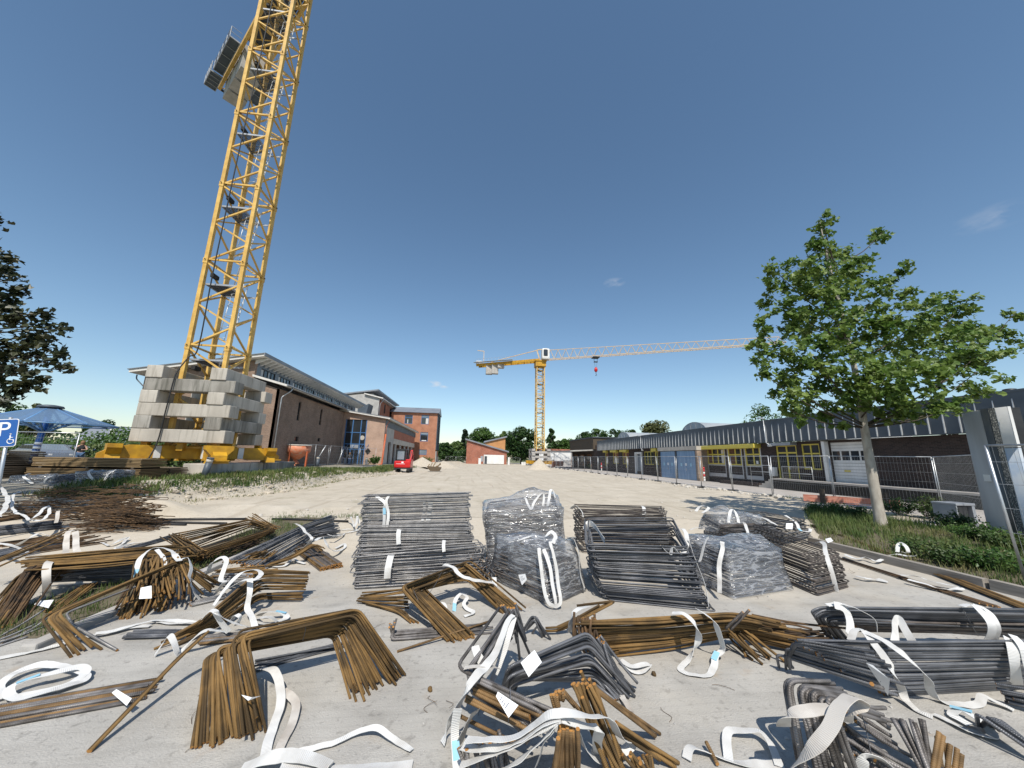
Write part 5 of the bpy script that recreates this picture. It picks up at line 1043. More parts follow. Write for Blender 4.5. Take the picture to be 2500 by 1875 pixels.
# rubble and pebbles too many to count
def scatter(name, label, n, fpos, smin, smax, m, seed):
    rng = random.Random(seed); mb = MB()
    for i in range(n):
        x, y, z = fpos(rng); s_ = smin+(smax-smin)*rng.random()**3; bm = bmesh.new(); bmesh.ops.create_icosphere(bm, subdivisions=1, radius=s_)
        for v in bm.verts: v.co = Vector((v.co.x*rng.uniform(.8, 1.3), v.co.y*rng.uniform(.8, 1.3), v.co.z*.65))*(1+.3*mnoise.noise(v.co*(2/s_)))+Vector((x, y, z+s_*.25))
        mb.bm(bm)
    tag(mb.build(name, m), label, 'rubble', kind='stuff')
def pf(rng): y = 19+60*rng.random()**1.5; x = 18.0+rng.gauss(0, .45)+(.5 if y > 30 else 0); return x, y, Ht(x, y)
scatter('edge_rubble', 'broken stones along the edge of the sand by the fence', 420, pf, .04, .22, 'plaster_warm', 4)
def pb(rng): y = 14+36*rng.random()**1.5; x = bank_x(y)+rng.gauss(.6, .5); return x, y, Ht(x, y)
scatter('bank_clods', 'sandy clods on the slope of the bank', 420, pb, .03, .16, 'gravel_heap', 5)
def ps_(rng): x = rng.uniform(-7, 8.5); y = 2.4+9.5*rng.random(); return x, y, .0
scatter('slab_grit', 'grit and small stones on the concrete slab', 500, ps_, .004, .018, 'plaster_grey', 6)
def py_(rng): y = 13+40*rng.random()**2; x = rng.uniform(-9, 17); return x, y, Ht(x, y)
scatter('yard_stones', 'scattered stones on the sand yard', 500, py_, .012, .07, 'plaster_warm', 8)
mb = MB(); rng = random.Random(9)
for i in range(160):
    x = rng.uniform(-7, 8); y = 3+9*rng.random(); a = rng.uniform(0, 6.3); P = [Vector((x, y, .006))]
    for k_ in range(3): a += rng.gauss(0, .8); P.append(P[-1]+Vector((math.cos(a), math.sin(a), 0))*rng.uniform(.03, .09)+Vector((0, 0, rng.uniform(-.002, .012))))
    for p in P: p.z = max(p.z, .004)
    mb.tube(catmull([tuple(p) for p in P], 3), .0018, 3)
tag(mb.build('wire_scraps', 'bar_rust_dark'), 'scraps of rusty tie wire and straw on the slab', 'scraps', kind='stuff')
# ================================================================= loose objects
t = thing('pylon_sign', (15.95, 9.4, 0), 'tall grey information pylon with a black strip, bare of lettering, beside the fence', 'pylon')
A = Vector((16.11, 9.95, 0)); B = Vector((15.59, 9.08, 0)); d = (B-A).normalized(); nrm = Vector((d.y, -d.x, 0)); nrm = -nrm if nrm.x > 0 else nrm
def oval(z0, z1, f0, f1, m_, nm, off=0):
    mb = MB(); n = 14; Pf = []
    for i in range(n+1):
        f = f0+(f1-f0)*i/n; x = f*1.05; bul = .13*math.sin(math.pi*min(1, max(0, f/1.75)))+off
        Pf.append(A+d*x+nrm*bul)
    b = len(mb.v)
    for p in Pf: mb.v.append((p.x, p.y, z0))
    for p in Pf: mb.v.append((p.x, p.y, z1))
    for p in reversed(Pf): q = p-nrm*(.06); mb.v.append((q.x, q.y, z0))
    for p in reversed(Pf): q = p-nrm*(.06); mb.v.append((q.x, q.y, z1))
    m = n+1
    for i in range(n): mb.face((b+i, b+i+1, b+m+i+1, b+m+i), None, True); mb.face((b+2*m+i, b+2*m+i+1, b+3*m+i+1, b+3*m+i), None, True)
    mb.face([b+m+i for i in range(m)]+[b+3*m+i for i in range(m)]); mb.face((b, b+m, b+3*m+n, b+2*m+n)); mb.face((b+n, b+m+n, b+3*m, b+2*m))
    return mb.build(nm, m_, t)
oval(.05, 3.74, 0, 1.0, 'panel_grey', 'front_panel'); oval(.05, 3.76, 1.004, 1.24, 'panel_black', 'black_strip', .004); oval(.05, 3.75, 1.244, 1.42, 'panel_worn', 'worn_strip', .002); oval(2.6, 3.74, 1.424, 1.75, 'white_paint', 'upper_side_panel', .002); oval(.05, 2.58, 1.424, 1.75, 'panel_pale_blue', 'lower_side_panel', .002)
mb = MB(); mb.hexa([A+d*.02-nrm*.0+Vector((0, 0, .06)), A+d*1.8+Vector((0, 0, .06)), A+d*1.8-nrm*.25+Vector((0, 0, .06)), A+d*.02-nrm*.25+Vector((0, 0, .06))]+[v_+Vector((0, 0, 3.71)) for v_ in (A+d*.02, A+d*1.8, A+d*1.8-nrm*.25, A+d*.02-nrm*.25)]); mb.build('core', 'dark_metal', t)
mb = MB(); q = A+d*.74+nrm*.145+Vector((0, 0, 1.62)); mb.hexa([q-d*.13-nrm*.01, q+d*.13-nrm*.01, q+d*.13+nrm*.012, q-d*.13+nrm*.012]+[v_+Vector((0, 0, .2)) for v_ in (q-d*.13-nrm*.01, q+d*.13-nrm*.01, q+d*.13+nrm*.012, q-d*.13+nrm*.012)]); mb.build('notice', 'label_white', t)
# red timber barrier and grey bin
mb = MB(); b0, b1 = Vector((17.6, 17.7, .3)), Vector((20.1, 15.2, .28)); mb.beam(b0, b1, .06, .34); t = thing('timber_barrier', (18.8, 16.4, 0), 'faded red timber barrier with dark posts at the edge of the planting bed', 'barrier'); mb.build('board', 'red_timber', t)
for f in (.22, .86): p = b0.lerp(b1, f)+Vector((-.09, -.09, -.35)); mb = MB(); mb.beam(p, p+Vector((0, 0, .85)), .16); mb.build('post', 'wood_dark', t)
p = G(1850+1470*.3315, 850+1310*.3315); t = thing('bench_bin', (p.x, p.y, 0), 'grey metal litter bin standing behind the shrubs', 'bin')
mb = MB(); mb.cbox(p.x-.4, p.x+.4, p.y-.35, p.y+.35, .72, .80, .02); mb.build('lid', 'grey_steel', t); mb = MB(); mb.box(p.x-.34, p.x+.1, p.y-.3, p.y+.3, .1, .7); mb.build('body', 'dark_metal', t); mb = MB(); mb.box(p.x+.26, p.x+.38, p.y-.33, p.y+.33, 0, .719); mb.box(p.x-.39, p.x-.345, p.y-.33, p.y+.33, 0, .719); mb.build('leg', 'grey_steel', t)
# orange hopper
hx, hy, hz = -19.0, 44.0, Ht(-19, 44)+.05
t = thing('concrete_hopper', (hx, hy, hz), 'orange concrete skip hopper on legs before the brick wing', 'hopper')
mb = MB(); mb.lathe((hx, hy, hz), [(.30, .75), (1.36, 1.62), (1.38, 2.32), (1.30, 2.32)], 10); mb.build('bowl', 'orange_worn', t)
mb = MB(); mb.lathe((hx, hy, hz), [(1.40, 2.26), (1.44, 2.30), (1.40, 2.38), (1.30, 2.33)], 10); mb.build('rim', 'plaster_warm', t)
for i, a in enumerate((-100, -20, 60, 140)): mb = MB(); c_, s_ = math.cos(R(a))*1.3, math.sin(R(a))*1.3; mb.beam((hx+c_, hy+s_, hz-.1), (hx+c_*1.0, hy+s_*1.0, hz+1.7), .14); mb.build('leg', 'orange_paint', t)
mb = MB(); mb.beam((hx-.2, hy, hz+.75), (hx+.25, hy-.1, hz+.3), .5, .12); mb.beam((hx-.4, hy-.1, hz+.5), (hx+.05, hy-.1, hz+.1), .35, .1); mb.build('chute', 'orange_worn', t)
# bollard lamps
for (x, y, z, lb) in ((-12.0, 18.75, Ht(-12.0, 18.75), 'dark bollard lamp leaning before the pale foundation block'), (-17.3, 45.6, Ht(-17.3, 45.6), 'bollard lamp right of the orange hopper'), (-15.3, 59.0, .4, 'bollard lamp right of the entrance doors')):
    t = thing('bollard_lamp', (x, y, z), lb, 'bollard lamp', 'bollard lamps'); l_ = .16 if y < 30 else 0; s_ = .92 if y < 30 else 1.2
    def bt(r, z0, z1, nm, m_): mb = MB(); mb.tube([(x+l_*z0*s_, y, z+z0*s_), (x+l_*z1*s_, y, z+z1*s_)], r*s_, 12); mb.build(nm, m_, t)
    bt(.15, -.05, .72, 'shaft', 'slate_cladding'); bt(.145, .722, .90, 'lens', 'plaster_warm'); bt(.16, .902, .98, 'cap', 'slate_cladding')
# mini excavator
ex, ey = -7.55, 46.0; ez = Ht(ex, ey); t = thing('mini_excavator', (ex, ey, ez), 'red mini excavator with dark cab parked before the stripped wall', 'excavator')
for s_ in (-.72, .72):
    mb = MB(); pr = [(ex+s_-.16, ey+1.0*math.cos(a)*(1)+(.5 if math.cos(a) > 0 else -.5), ez+.24+.24*math.sin(a)) for a in [i*6.2832/16 for i in range(16)]]; mb.prism(pr, (.32, 0, 0)); k_ = mb.build('track', 'tyre', t)
    mb = MB(); mb.box(ex+s_-.1, ex+s_+.1, ey-1.2, ey+1.2, ez+.16, ez+.36); mb.build('track_frame', 'concrete_grey', k_)
mb = MB(); mb.cbox(ex-.95, ex+.95, ey-1.15, ey-.35, ez+.55, ez+1.35, .16); mb.cbox(ex-.92, ex+.95, ey-.6, ey+1.0, ez+.5, ez+1.0, .08); mb.cbox(ex+.3, ex+.97, ey-.9, ey+.9, ez+.9, ez+1.55, .12); bd = mb.build('body', 'red_paint', t)
mb = MB(); mb.box(ex-.7, ex+.3, ey-1.158, ey-1.148, ez+.98, ez+1.02); mb.box(ex-.1, ex+.14, ey-1.158, ey-1.148, ez+1.08, ez+1.26); mb.build('decal', 'label_white', bd)
mb = MB(); mb.box(ex-.98, ex+.98, ey-1.16, ey+.9, ez+.42, ez+.54); mb.build('turntable', 'dark_metal', t)
cm = [(ex-.85, ey-.45), (ex+.15, ey-.45), (ex+.15, ey+.9), (ex-.85, ey+.9)]
mb = MB()
for (a, b) in cm: mb.beam((a, b, ez+1.2), (a, b, ez+2.6), .17)
mb.cbox(ex-.95, ex+.25, ey-.55, ey+1.0, ez+2.58, ez+2.75, .05); mb.box(ex-.9, ex+.2, ey-.5, ey+.95, ez+1.2, ez+1.5); cb_ = mb.build('cab', 'black_paint', t)
mb = MB(); mb.box(ex-.8, ex+.1, ey-.44, ey-.42, ez+1.5, ez+2.58); mb.box(ex+.14, ex+.16, ey-.4, ey+.85, ez+1.5, ez+2.58); mb.build('cab_glass', 'glass_pale', cb_)
mb = MB(); mb.beam((ex+.55, ey+.8, ez+1.2), (ex+.6, ey+1.7, ez+2.6), .24, .26); mb.beam((ex+.6, ey+1.7, ez+2.6), (ex+.65, ey+2.6, ez+2.0), .2); mb.beam((ex+.65, ey+2.6, ez+2.0), (ex+.65, ey+2.2, ez+.8), .18); mb.build('boom', 'red_paint', t)
mb = MB(); mb.beam((ex+.5, ey+.9, ez+1.6), (ex+.6, ey+1.5, ez+2.5), .1); mb.tube(catmull([(ex+.35, ey+.5, ez+1.6), (ex+.3, ey+1.0, ez+2.6), (ex+.5, ey+1.6, ez+2.7)], 5), .04, 5); mb.build('hydraulics', 'dark_metal', t)
for i in range(7): p = (ex-1.5-.35*(i % 3)-.1*i, ey-.4+.3*(i % 4)); mb = MB(); s_ = .18+.05*(i % 3); mb.cbox(p[0]-s_*1.4, p[0]+s_*1.4, p[1]-s_, p[1]+s_, ez-.05, ez+.25+.06*(i % 2), .05); tag(mb.build('rubble_block', 'plaster_warm'), 'pale rubble block lying left of the mini excavator', 'rubble', 'rubble by the excavator')
# sand heaps
def heap(x, y, r, h, label, m_='gravel_heap'):
    mb = MB(); n = 26; rings = 9; z = Ht(x, y)-.06; c0 = len(mb.v); mb.v.append((x, y, z+h))
    for k_ in range(1, rings+1):
        for i in range(n): a = 6.2832*i/n; f = k_/rings; rr = r*f*(1+.14*mnoise.noise(Vector((math.cos(a)*1.5, math.sin(a)*1.5, x)))); mb.v.append((x+rr*math.cos(a), y+rr*math.sin(a), z+h*(1-f)**1.15*(1+.1*mnoise.noise(Vector((rr, a, y))))))
    for i in range(n): mb.face((c0, c0+1+i, c0+1+(i+1) % n), None, True)
    for k_ in range(rings-1):
        for i in range(n): j = (i+1) % n; mb.face((c0+1+k_*n+i, c0+1+(k_+1)*n+i, c0+1+(k_+1)*n+j, c0+1+k_*n+j), None, True)
    tag(mb.build('sand_heap', m_), label, 'sand heap', 'sand heaps')
for (px, py, r, h, lb) in ((1316, 1142, 2.7, 2.1, 'pointed sand heap before the distant crane'), (1030, 1140, 3.0, 1.5, 'sand heap left of the old barrow'), (1082, 1134, 3.4, 1.3, 'flat sand heap right of the brick tower'), (1058, 1137, 1.6, 1.0, 'small rubble heap between two sand heaps')): p = G(px, py+4); k_ = 66/p.y if p.y > 66 else 1; heap(p.x*k_, p.y*k_, r, h, lb)
p = G(1060, 1152); t = thing('barrow', (p.x, p.y, Ht(p.x, p.y)), 'old brown skip of scrap wood lying in the sand yard', 'skip'); z = Ht(p.x, p.y); mb = MB(); mb.hexa([(p.x-.5, p.y-.4, z+.1), (p.x+.7, p.y-.4, z+.1), (p.x+.7, p.y+.4, z+.1), (p.x-.5, p.y+.4, z+.1), (p.x-.95, p.y-.6, z+.7), (p.x+.9, p.y-.6, z+.6), (p.x+.9, p.y+.6, z+.6), (p.x-.95, p.y+.6, z+.7)]); mb.build('tray', 'lumber_grey', t)
for i in range(5): mb = MB(); a = rnd.uniform(-1, 1); mb.beam((p.x-.8+.3*i, p.y-.5, z+.6), (p.x-.5+.35*i+a*.3, p.y+.5, z+.95+.15*(i % 3)), .09); mb.build('plank', 'lumber_side', t)
# low barrels, skips, boxes near the far crane
q = lambda a, b, y=92: VY(1080+a*.211, 800+b*.211, y)
a = q(1272, 1555); b = q(1306, 1620); mb = MB(); mb.cbox(a.x, b.x, 92, 92.8, 0, a.z, .08); tag(mb.build('orange_toilet', 'orange_paint'), 'upright orange cabin in front of the white hall', 'cabin')
a = q(1325, 1545); b = q(1430, 1600); mb = MB(); mb.hexa([(a.x+.3, 94, .2), (b.x-.3, 94, .2), (b.x-.3, 96, .2), (a.x+.3, 96, .2), (a.x, 94, a.z), (b.x, 94, a.z), (b.x, 96, a.z), (a.x, 96, a.z)]); tag(mb.build('red_skip', 'red_timber'), 'faded red open skip before the white hall gate', 'skip')
for i in range(4): mb = MB(); a = q(915+i*22, 1550, 104); mb.cbox(a.x, a.x+.5, 104, 104.5, 0, .9, .05); tag(mb.build('white_canister', 'white_paint'), 'white canister in the row left of the distant crane', 'canister', 'row of white canisters')
a = q(760, 1500, 106); mb = MB(); mb.cbox(a.x, a.x+.5, 106, 106.4, 0, a.z, .05); tag(mb.build('power_cabinet', 'white_paint'), 'slim white cabinet right of the orange house', 'cabinet')
# parking sign
t = thing('parking_sign', (-10.8, 9.65, 0), 'blue disabled parking sign tilted on a grey post at the left edge', 'sign')
cc = VY(14, 1057, 9.6); Pb = Vector((cc.x+.22, 9.66, 0)); ax_ = (cc-Pb).normalized(); Pt = cc+ax_*.36+Vector((0, .05, 0)); mb = MB(); mb.tube([Pb, Pt], .032, 8); mb.build('post', 'galvanised', t)
fw = Vector((.12, -.99, 0)); fw = (fw-ax_*fw.dot(ax_)).normalized(); rt = ax_.cross(fw)*-1
rt = fw.cross(ax_)*-1
if rt.x < 0: rt = -rt
def plate(w_, h_, off, th, r_=.05):
    pl = []
    for (sx, sy) in ((-1, -1), (1, -1), (1, 1), (-1, 1)):
        for k_ in range(5): a = R(180+90*((-1, -1), (1, -1), (1, 1), (-1, 1)).index((sx, sy))+k_*22.5); pl.append(cc+rt*(sx*(w_/2-r_)+r_*math.cos(a))+ax_*(sy*(h_/2-r_)+r_*math.sin(a))+fw*off)
    mb = MB(); mb.prism(pl, fw*th); return mb
bp_ = plate(.42, .63, 0, .006).build('plate', 'label_white', t); plate(.39, .60, .0075, .003, .04).build('face', 'sign_blue', bp_)
mm_ = Matrix((( rt.x, ax_.x, fw.x, 0), (rt.y, ax_.y, fw.y, 0), (rt.z, ax_.z, fw.z, 0), (0, 0, 0, 1)))
def on_plate(u, v): m_ = mm_.copy(); m_.translation = cc+rt*u+ax_*v+fw*.013; return m_
text_mesh('P', .46, 'letter', 'label_white', on_plate(-.03, .07), bp_, .002)
mb = MB(); pt = lambda u, v: cc+rt*u+ax_*v+fw*.014
mb.tube([pt(.10, -.06), pt(.10, -.16), pt(.16, -.16), pt(.18, -.235)], .010, 6); mb.tube([pt(.10, -.11), pt(.155, -.11)], .008, 6); mb.tube([pt(.115+.058*math.cos(a), -.19+.058*math.sin(a)) for a in [R(100+i*24) for i in range(11)]], .009, 6); mb.lathe((0, 0, 0), [(.018, -.002), (.018, .002)], 10); k0 = len(mb.v)-20
for i in range(k0, len(mb.v)): v_ = mb.v[i]; mb.v[i] = tuple(pt(.10+v_[0], -.03+v_[1]))
mb.build('wheelchair_symbol', 'label_white', bp_)
# blue canopy over the car park
t = thing('umbrella_canopy', (-21.6, 21.6, .8), 'large blue translucent parasol roof on a printed blue post', 'canopy')
ap = Vector((-21.8, 21.6, 4.1)); rim = []
for i in range(8): a = R(22.5+45*i+8); rim.append(ap+Vector((2.6*math.cos(a), 2.6*math.sin(a), -.92)))
mb = MB()
for i in range(8): mb.tube([ap, rim[i]], .06, 6); mb.tube([rim[i], rim[(i+1) % 8]], .035, 6); mb.tube([ap+Vector((0, 0, -1.35)), ap.lerp(rim[i], .55)], .045, 6)
mb.build('rib_frame', 'canopy_blue', t)
mb = MB()
for i in range(8): b = len(mb.v); mb.v += [tuple(ap+Vector((0, 0, .05))), tuple(rim[i]+Vector((0, 0, .05))), tuple(rim[(i+1) % 8]+Vector((0, 0, .05)))]; mb.face((b, b+1, b+2))
mb.build('canopy_sheet', 'canopy_sheet', t)
mb = MB(); mb.lathe((ap.x, ap.y, ap.z), [(.5, -.05), (.45, .05), (.2, .1)], 12); mb.build('cap', 'slate_cladding', t)
mb = MB(); mb.tube([(ap.x-.2, ap.y, .7), (ap.x, ap.y, 4.0)], .13, 10); ps = mb.build('post', 'sign_blue', t)
mb = MB()
for i in range(6): mb.tube([(ap.x-.2+.06*(1.6+.2*i-.7)-.0, ap.y-.02, 1.05+.22*i), (ap.x-.2+.06*(1.6+.2*i-.6), ap.y-.02, 1.17+.22*i)], .134, 10)
mb.build('pale_band', 'label_white', ps)
# parked cars
def car(x, y, z, ang, m_, label):
    t = thing('parked_car', (x, y, z), label, 'car', 'cars in the car park'); c_, s_ = math.cos(ang), math.sin(ang)
    def tr(mb): mb.v = [(x+p[0]*c_-p[1]*s_, y+p[0]*s_+p[1]*c_, z+p[2]) for p in mb.v]; return mb
    side = [(-2.1, .35), (-2.15, .75), (-1.9, .95), (-1.35, 1.02), (-.6, 1.42), (.7, 1.45), (1.55, 1.0), (2.05, .85), (2.15, .55), (2.1, .3)]
    mb = MB(); b = 0; n = len(side)
    for (yy, ins) in ((-.85, .14), (-.88, 0), (.88, 0), (.85, .14)): mb.v += [(p[0], yy*(1-(.12 if p[1] > 1.1 else 0)), p[1]) for p in side]
    for k_ in range(3):
        for i in range(n): j = (i+1) % n; mb.face((k_*n+i, k_*n+j, (k_+1)*n+j, (k_+1)*n+i), None, False)
    mb.face(range(n)); mb.face([3*n+i for i in reversed(range(n))]); tr(mb).build('body', m_, t)
    for yy in (-.80, .80):
        mb = MB(); mb.prism([(-1.25, yy-.035, 1.0), (1.35, yy-.035, 1.0), (.65, yy-.04, 1.36), (-.55, yy-.04, 1.34)], (0, .07, 0)); tr(mb).build('side_window', 'glass_dark', t)
    mb = MB(); mb.hexa([(1.5, -.68, 1.03), (1.5, .68, 1.03), (1.46, .68, 1.02), (1.46, -.68, 1.02), (.75, -.62, 1.45), (.75, .62, 1.45), (.7, .62, 1.42), (.7, -.62, 1.42)]); tr(mb).build('windscreen', 'glass_pale', t)
    for xx in (-1.3, 1.35):
        for yy in (-.84, .66):
            mb = MB(); mb.tube([(xx, yy, .31), (xx, yy+.2, .31)], .31, 14); w_ = tr(mb).build('wheel', 'tyre', t); mb = MB(); mb.tube([(xx, yy-.01, .31), (xx, yy+.21, .31)], .2, 10); tr(mb).build('rim', 'galvanised', w_)
    for yy in (-.6, .45): mb = MB(); mb.cbox(2.0, 2.12, yy, yy+.2, .62, .76, .03); tr(mb).build('headlight', 'label_white', t)
for (px, y, ang, m_, lb) in ((105, 31.5, R(-22), 'car_silver', 'silver estate car parked under the blue canopy'), (140, 33.5, R(-24), 'car_grey', 'grey car parked between the silver and the blue one'), (172, 34.5, R(-25), 'car_blue', 'blue car parked nearest the person')): p = VY(px, 1105, y); car(p.x, y, .82, ang, m_, lb)
# white gabled house behind the hedge
p = VY(298, 1046, 62); t = thing('gabled_house', (p.x-1, 64, .8), 'white gabled house with dark roof showing behind the hedge', 'house'); a = p.x
mb = MB(); mb.prism([(a-3.2, 62, .5), (a+3.2, 62, .5), (a+3.2, 62, p.z-3.4), (a, 62, p.z), (a-3.2, 62, p.z-3.4)][::-1], (0, 7, 0)); mb.build('wall', 'wall_white', t)
mb = MB(); mb.hexa([(a, 61.7, p.z+.05), (a+3.6, 61.7, p.z-3.8), (a+3.6, 69.3, p.z-3.8), (a, 69.3, p.z+.05), (a, 61.7, p.z+.3), (a+3.8, 61.7, p.z-3.55), (a+3.8, 69.3, p.z-3.55), (a, 69.3, p.z+.3)]); mb.build('roof', 'slate_dark', t)
p = VY(235, 1055, 56); t = thing('low_house', (p.x, 58, .8), 'low house with long grey roof and chimney behind the hedge', 'house'); mb = MB(); mb.box(p.x-3, p.x+5, 56.5, 62, .5, p.z-1.5); mb.build('wall', 'wall_white', t)
mb = MB(); mb.prism([(p.x-3.4, 56, p.z-1.55), (p.x-3.4, 59.2, p.z+.9), (p.x-3.4, 62.5, p.z-1.55)], (8.8, 0, 0)); rf_ = mb.build('roof', 'roof_zinc', t); mb = MB(); mb.box(p.x+.2, p.x+.9, 57.6, 58.2, p.z-.6, p.z+.95); mb.build('chimney', 'wall_white', rf_)
# people
def person(x, y, z, face, J, label, cloth, legs, hairm, h=1.0):
    """J: joints in the body frame (x right, y forward, z up), limbs grown as one skin"""
    E_ = [('pel', 'sp'), ('sp', 'ch'), ('ch', 'nk'), ('nk', 'hd'), ('ch', 'sl'), ('sl', 'el'), ('el', 'wl'), ('wl', 'hl'), ('ch', 'sr'), ('sr', 'er'), ('er', 'wr'), ('wr', 'hr'), ('pel', 'tl'), ('tl', 'kl'), ('kl', 'al'), ('al', 'fl'), ('pel', 'tr'), ('tr', 'kr'), ('kr', 'ar'), ('ar', 'fr')]
    Rr = dict(pel=.15, sp=.13, ch=.15, nk=.055, hd=.095, sl=.075, sr=.075, el=.048, er=.048, wl=.034, wr=.034, hl=.045, hr=.045, tl=.10, tr=.10, kl=.065, kr=.065, al=.045, ar=.045, fl=.045, fr=.045)
    c_, s_ = math.cos(face), math.sin(face); W = lambda p: (p[0]*c_-p[1]*s_, p[0]*s_+p[1]*c_, p[2]*h)
    def grow(keys, scale, name, m_, parent):
        ks = [k_ for k_ in J if k_ in keys]; me = bpy.data.meshes.new(name); me.from_pydata([W(J[k_]) for k_ in ks], [(ks.index(a), ks.index(b)) for a, b in E_ if a in ks and b in ks], [])
        o = bpy.data.objects.new(name, me); col.objects.link(o); md = o.modifiers.new('skin', 'SKIN'); o.modifiers.new('sub', 'SUBSURF').levels = 2
        for i, k_ in enumerate(ks): me.skin_vertices[0].data[i].radius = (Rr[k_]*scale, Rr[k_]*scale); me.skin_vertices[0].data[i].use_root = i == 0
        dg = bpy.context.evaluated_depsgraph_get(); m2 = bpy.data.meshes.new_from_object(o.evaluated_get(dg)); bpy.data.objects.remove(o)
        mb = MB(); mb.v = [(v.co.x+x, v.co.y+y, v.co.z+z) for v in m2.vertices]
        for f in m2.polygons: mb.face(list(f.vertices), None, True)
        return mb.build(name, m_, parent)
    t = thing('person', (x, y, z), label, 'person'); body = grow(list(J), 1.0, 'body', 'skin', t)
    grow(['pel', 'sp', 'ch', 'nk', 'sl', 'sr']+(['el', 'er', 'wl', 'wr'] if h > 1 else []), 1.3, 'top', cloth, t); grow(['pel', 'tl', 'kl', 'al', 'tr', 'kr', 'ar'], 1.28, 'trousers', legs, t)
    hd = W(J['hd']); fd = Vector((-s_, c_, 0)); hm = MB(); bm = bmesh.new(); bmesh.ops.create_uvsphere(bm, u_segments=14, v_segments=9, radius=.118)
    for v in bm.verts: v.co = Vector((v.co.x+hd[0]+x, v.co.y+hd[1]+y, v.co.z*1.25+hd[2]+z+.04))-fd*.03
    hm.bm(bm); hm.lathe((x+hd[0]-fd.x*.06, y+hd[1]-fd.y*.06, z+hd[2]-.28), [(.08, 0), (.11, .15), (.1, .3)], 10); hm.build('hair', hairm, t)
    fm = MB()
    for s2 in (-1, 1): q = Vector((x+hd[0], y+hd[1], z+hd[2]+.01))+fd*.098+Vector((c_, s_, 0))*(.035*s2); fm.lathe((q.x, q.y, q.z), [(.012, -.008), (.014, 0), (.012, .008)], 6)
    fm.build('eyes', 'black_paint', t)
    for s2, ky in ((-1, 'l'), (1, 'r')):
        sh = MB(); a = Vector(W(J['a'+ky]))+Vector((x, y, z)); f_ = Vector(W(J['f'+ky]))+Vector((x, y, z)); sh.tube([a-Vector((0, 0, .06)), f_-Vector((0, 0, .02))], .058, 8); sh.build('shoe', 'black_paint', t)
    return t
st_ = dict(pel=(0, 0, .95), sp=(0, 0, 1.12), ch=(0, .01, 1.32), nk=(0, .02, 1.48), hd=(0, .05, 1.62), sl=(-.18, 0, 1.4), el=(-.30, .06, 1.16), wl=(-.14, .24, 1.14), hl=(-.05, .28, 1.16), sr=(.18, 0, 1.4), er=(.30, .10, 1.2), wr=(.16, .28, 1.34), hr=(.08, .3, 1.42), tl=(-.1, 0, .88), kl=(-.11, .03, .5), al=(-.12, 0, .09), fl=(-.13, .16, .04), tr=(.1, 0, .88), kr=(.11, .03, .5), ar=(.12, 0, .09), fr=(.13, .16, .04))
p = VY(198, 1100, 30); person(p.x, 30, .76, R(210), st_, 'woman in a dark top and jeans standing by the parked cars, hands raised', 'cloth_dark', 'denim', 'hair')
s2 = dict(st_); s2.update(sl=(-.2, 0, 1.42), el=(-.36, .02, 1.18), wl=(-.45, .05, .95), hl=(-.47, .07, .88), er=(.34, .0, 1.16), wr=(.42, .15, .98), hr=(.44, .2, .92))
person(-18.4, 58.9, .42, R(175), s2, 'person in dark jacket and pale trousers standing at the left entrance door', 'cloth_dark', 'cloth_pale', 'hair', 1.08)
person(-17.75, 58.7, .42, R(200), s2, 'person in dark jacket beside the first one, arm held out to the door', 'slate_dark', 'denim', 'hair', 1.05)
# ================================================================= lumber
def lumber(x0, x1, y0, y1, z0, n, th, label, m1, gap=.022):
    t = thing('lumber_stack', ((x0+x1)/2, (y0+y1)/2, z0), label, 'lumber stack', 'lumber stacks')
    for i in range(n):
        z = z0+i*(th+gap); mb = MB(); j0, j1 = rnd.uniform(-.04, .04), rnd.uniform(-.03, .03); mb.box(x0+j0, x1+j1, y0+rnd.uniform(-.015, .02), y1+rnd.uniform(-.03, .03), z, z+th); mb.build('board_layer', m1, t)
        if i % 1 == 0 and i < n-1:
            pass
    mb = MB()
    for x in (x0+.3, (x0+x1)/2, x1-.3): mb.box(x-.05, x+.05, y0+.02, y1-.02, z0-.08, z0-.004)
    mb.build('bearer', 'wood_dark', t)
lumber(-17.0, -13.02, 16.6, 18.0, .72, 9, .036, 'lower stack of long yellow formwork boards before the crane', 'lumber_side'); lumber(-16.9, -13.05, 16.62, 17.95, 1.30, 6, .036, 'upper stack of yellow formwork boards resting on the lower one', 'lumber_side')
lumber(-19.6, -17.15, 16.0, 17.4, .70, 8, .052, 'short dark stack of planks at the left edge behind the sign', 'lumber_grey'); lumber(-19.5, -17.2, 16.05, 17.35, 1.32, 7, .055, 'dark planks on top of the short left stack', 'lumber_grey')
lumber(-17.1, -13.1, 18.2, 19.3, .72, 8, .045, 'second row of formwork boards hidden behind the front stack', 'lumber_grey')
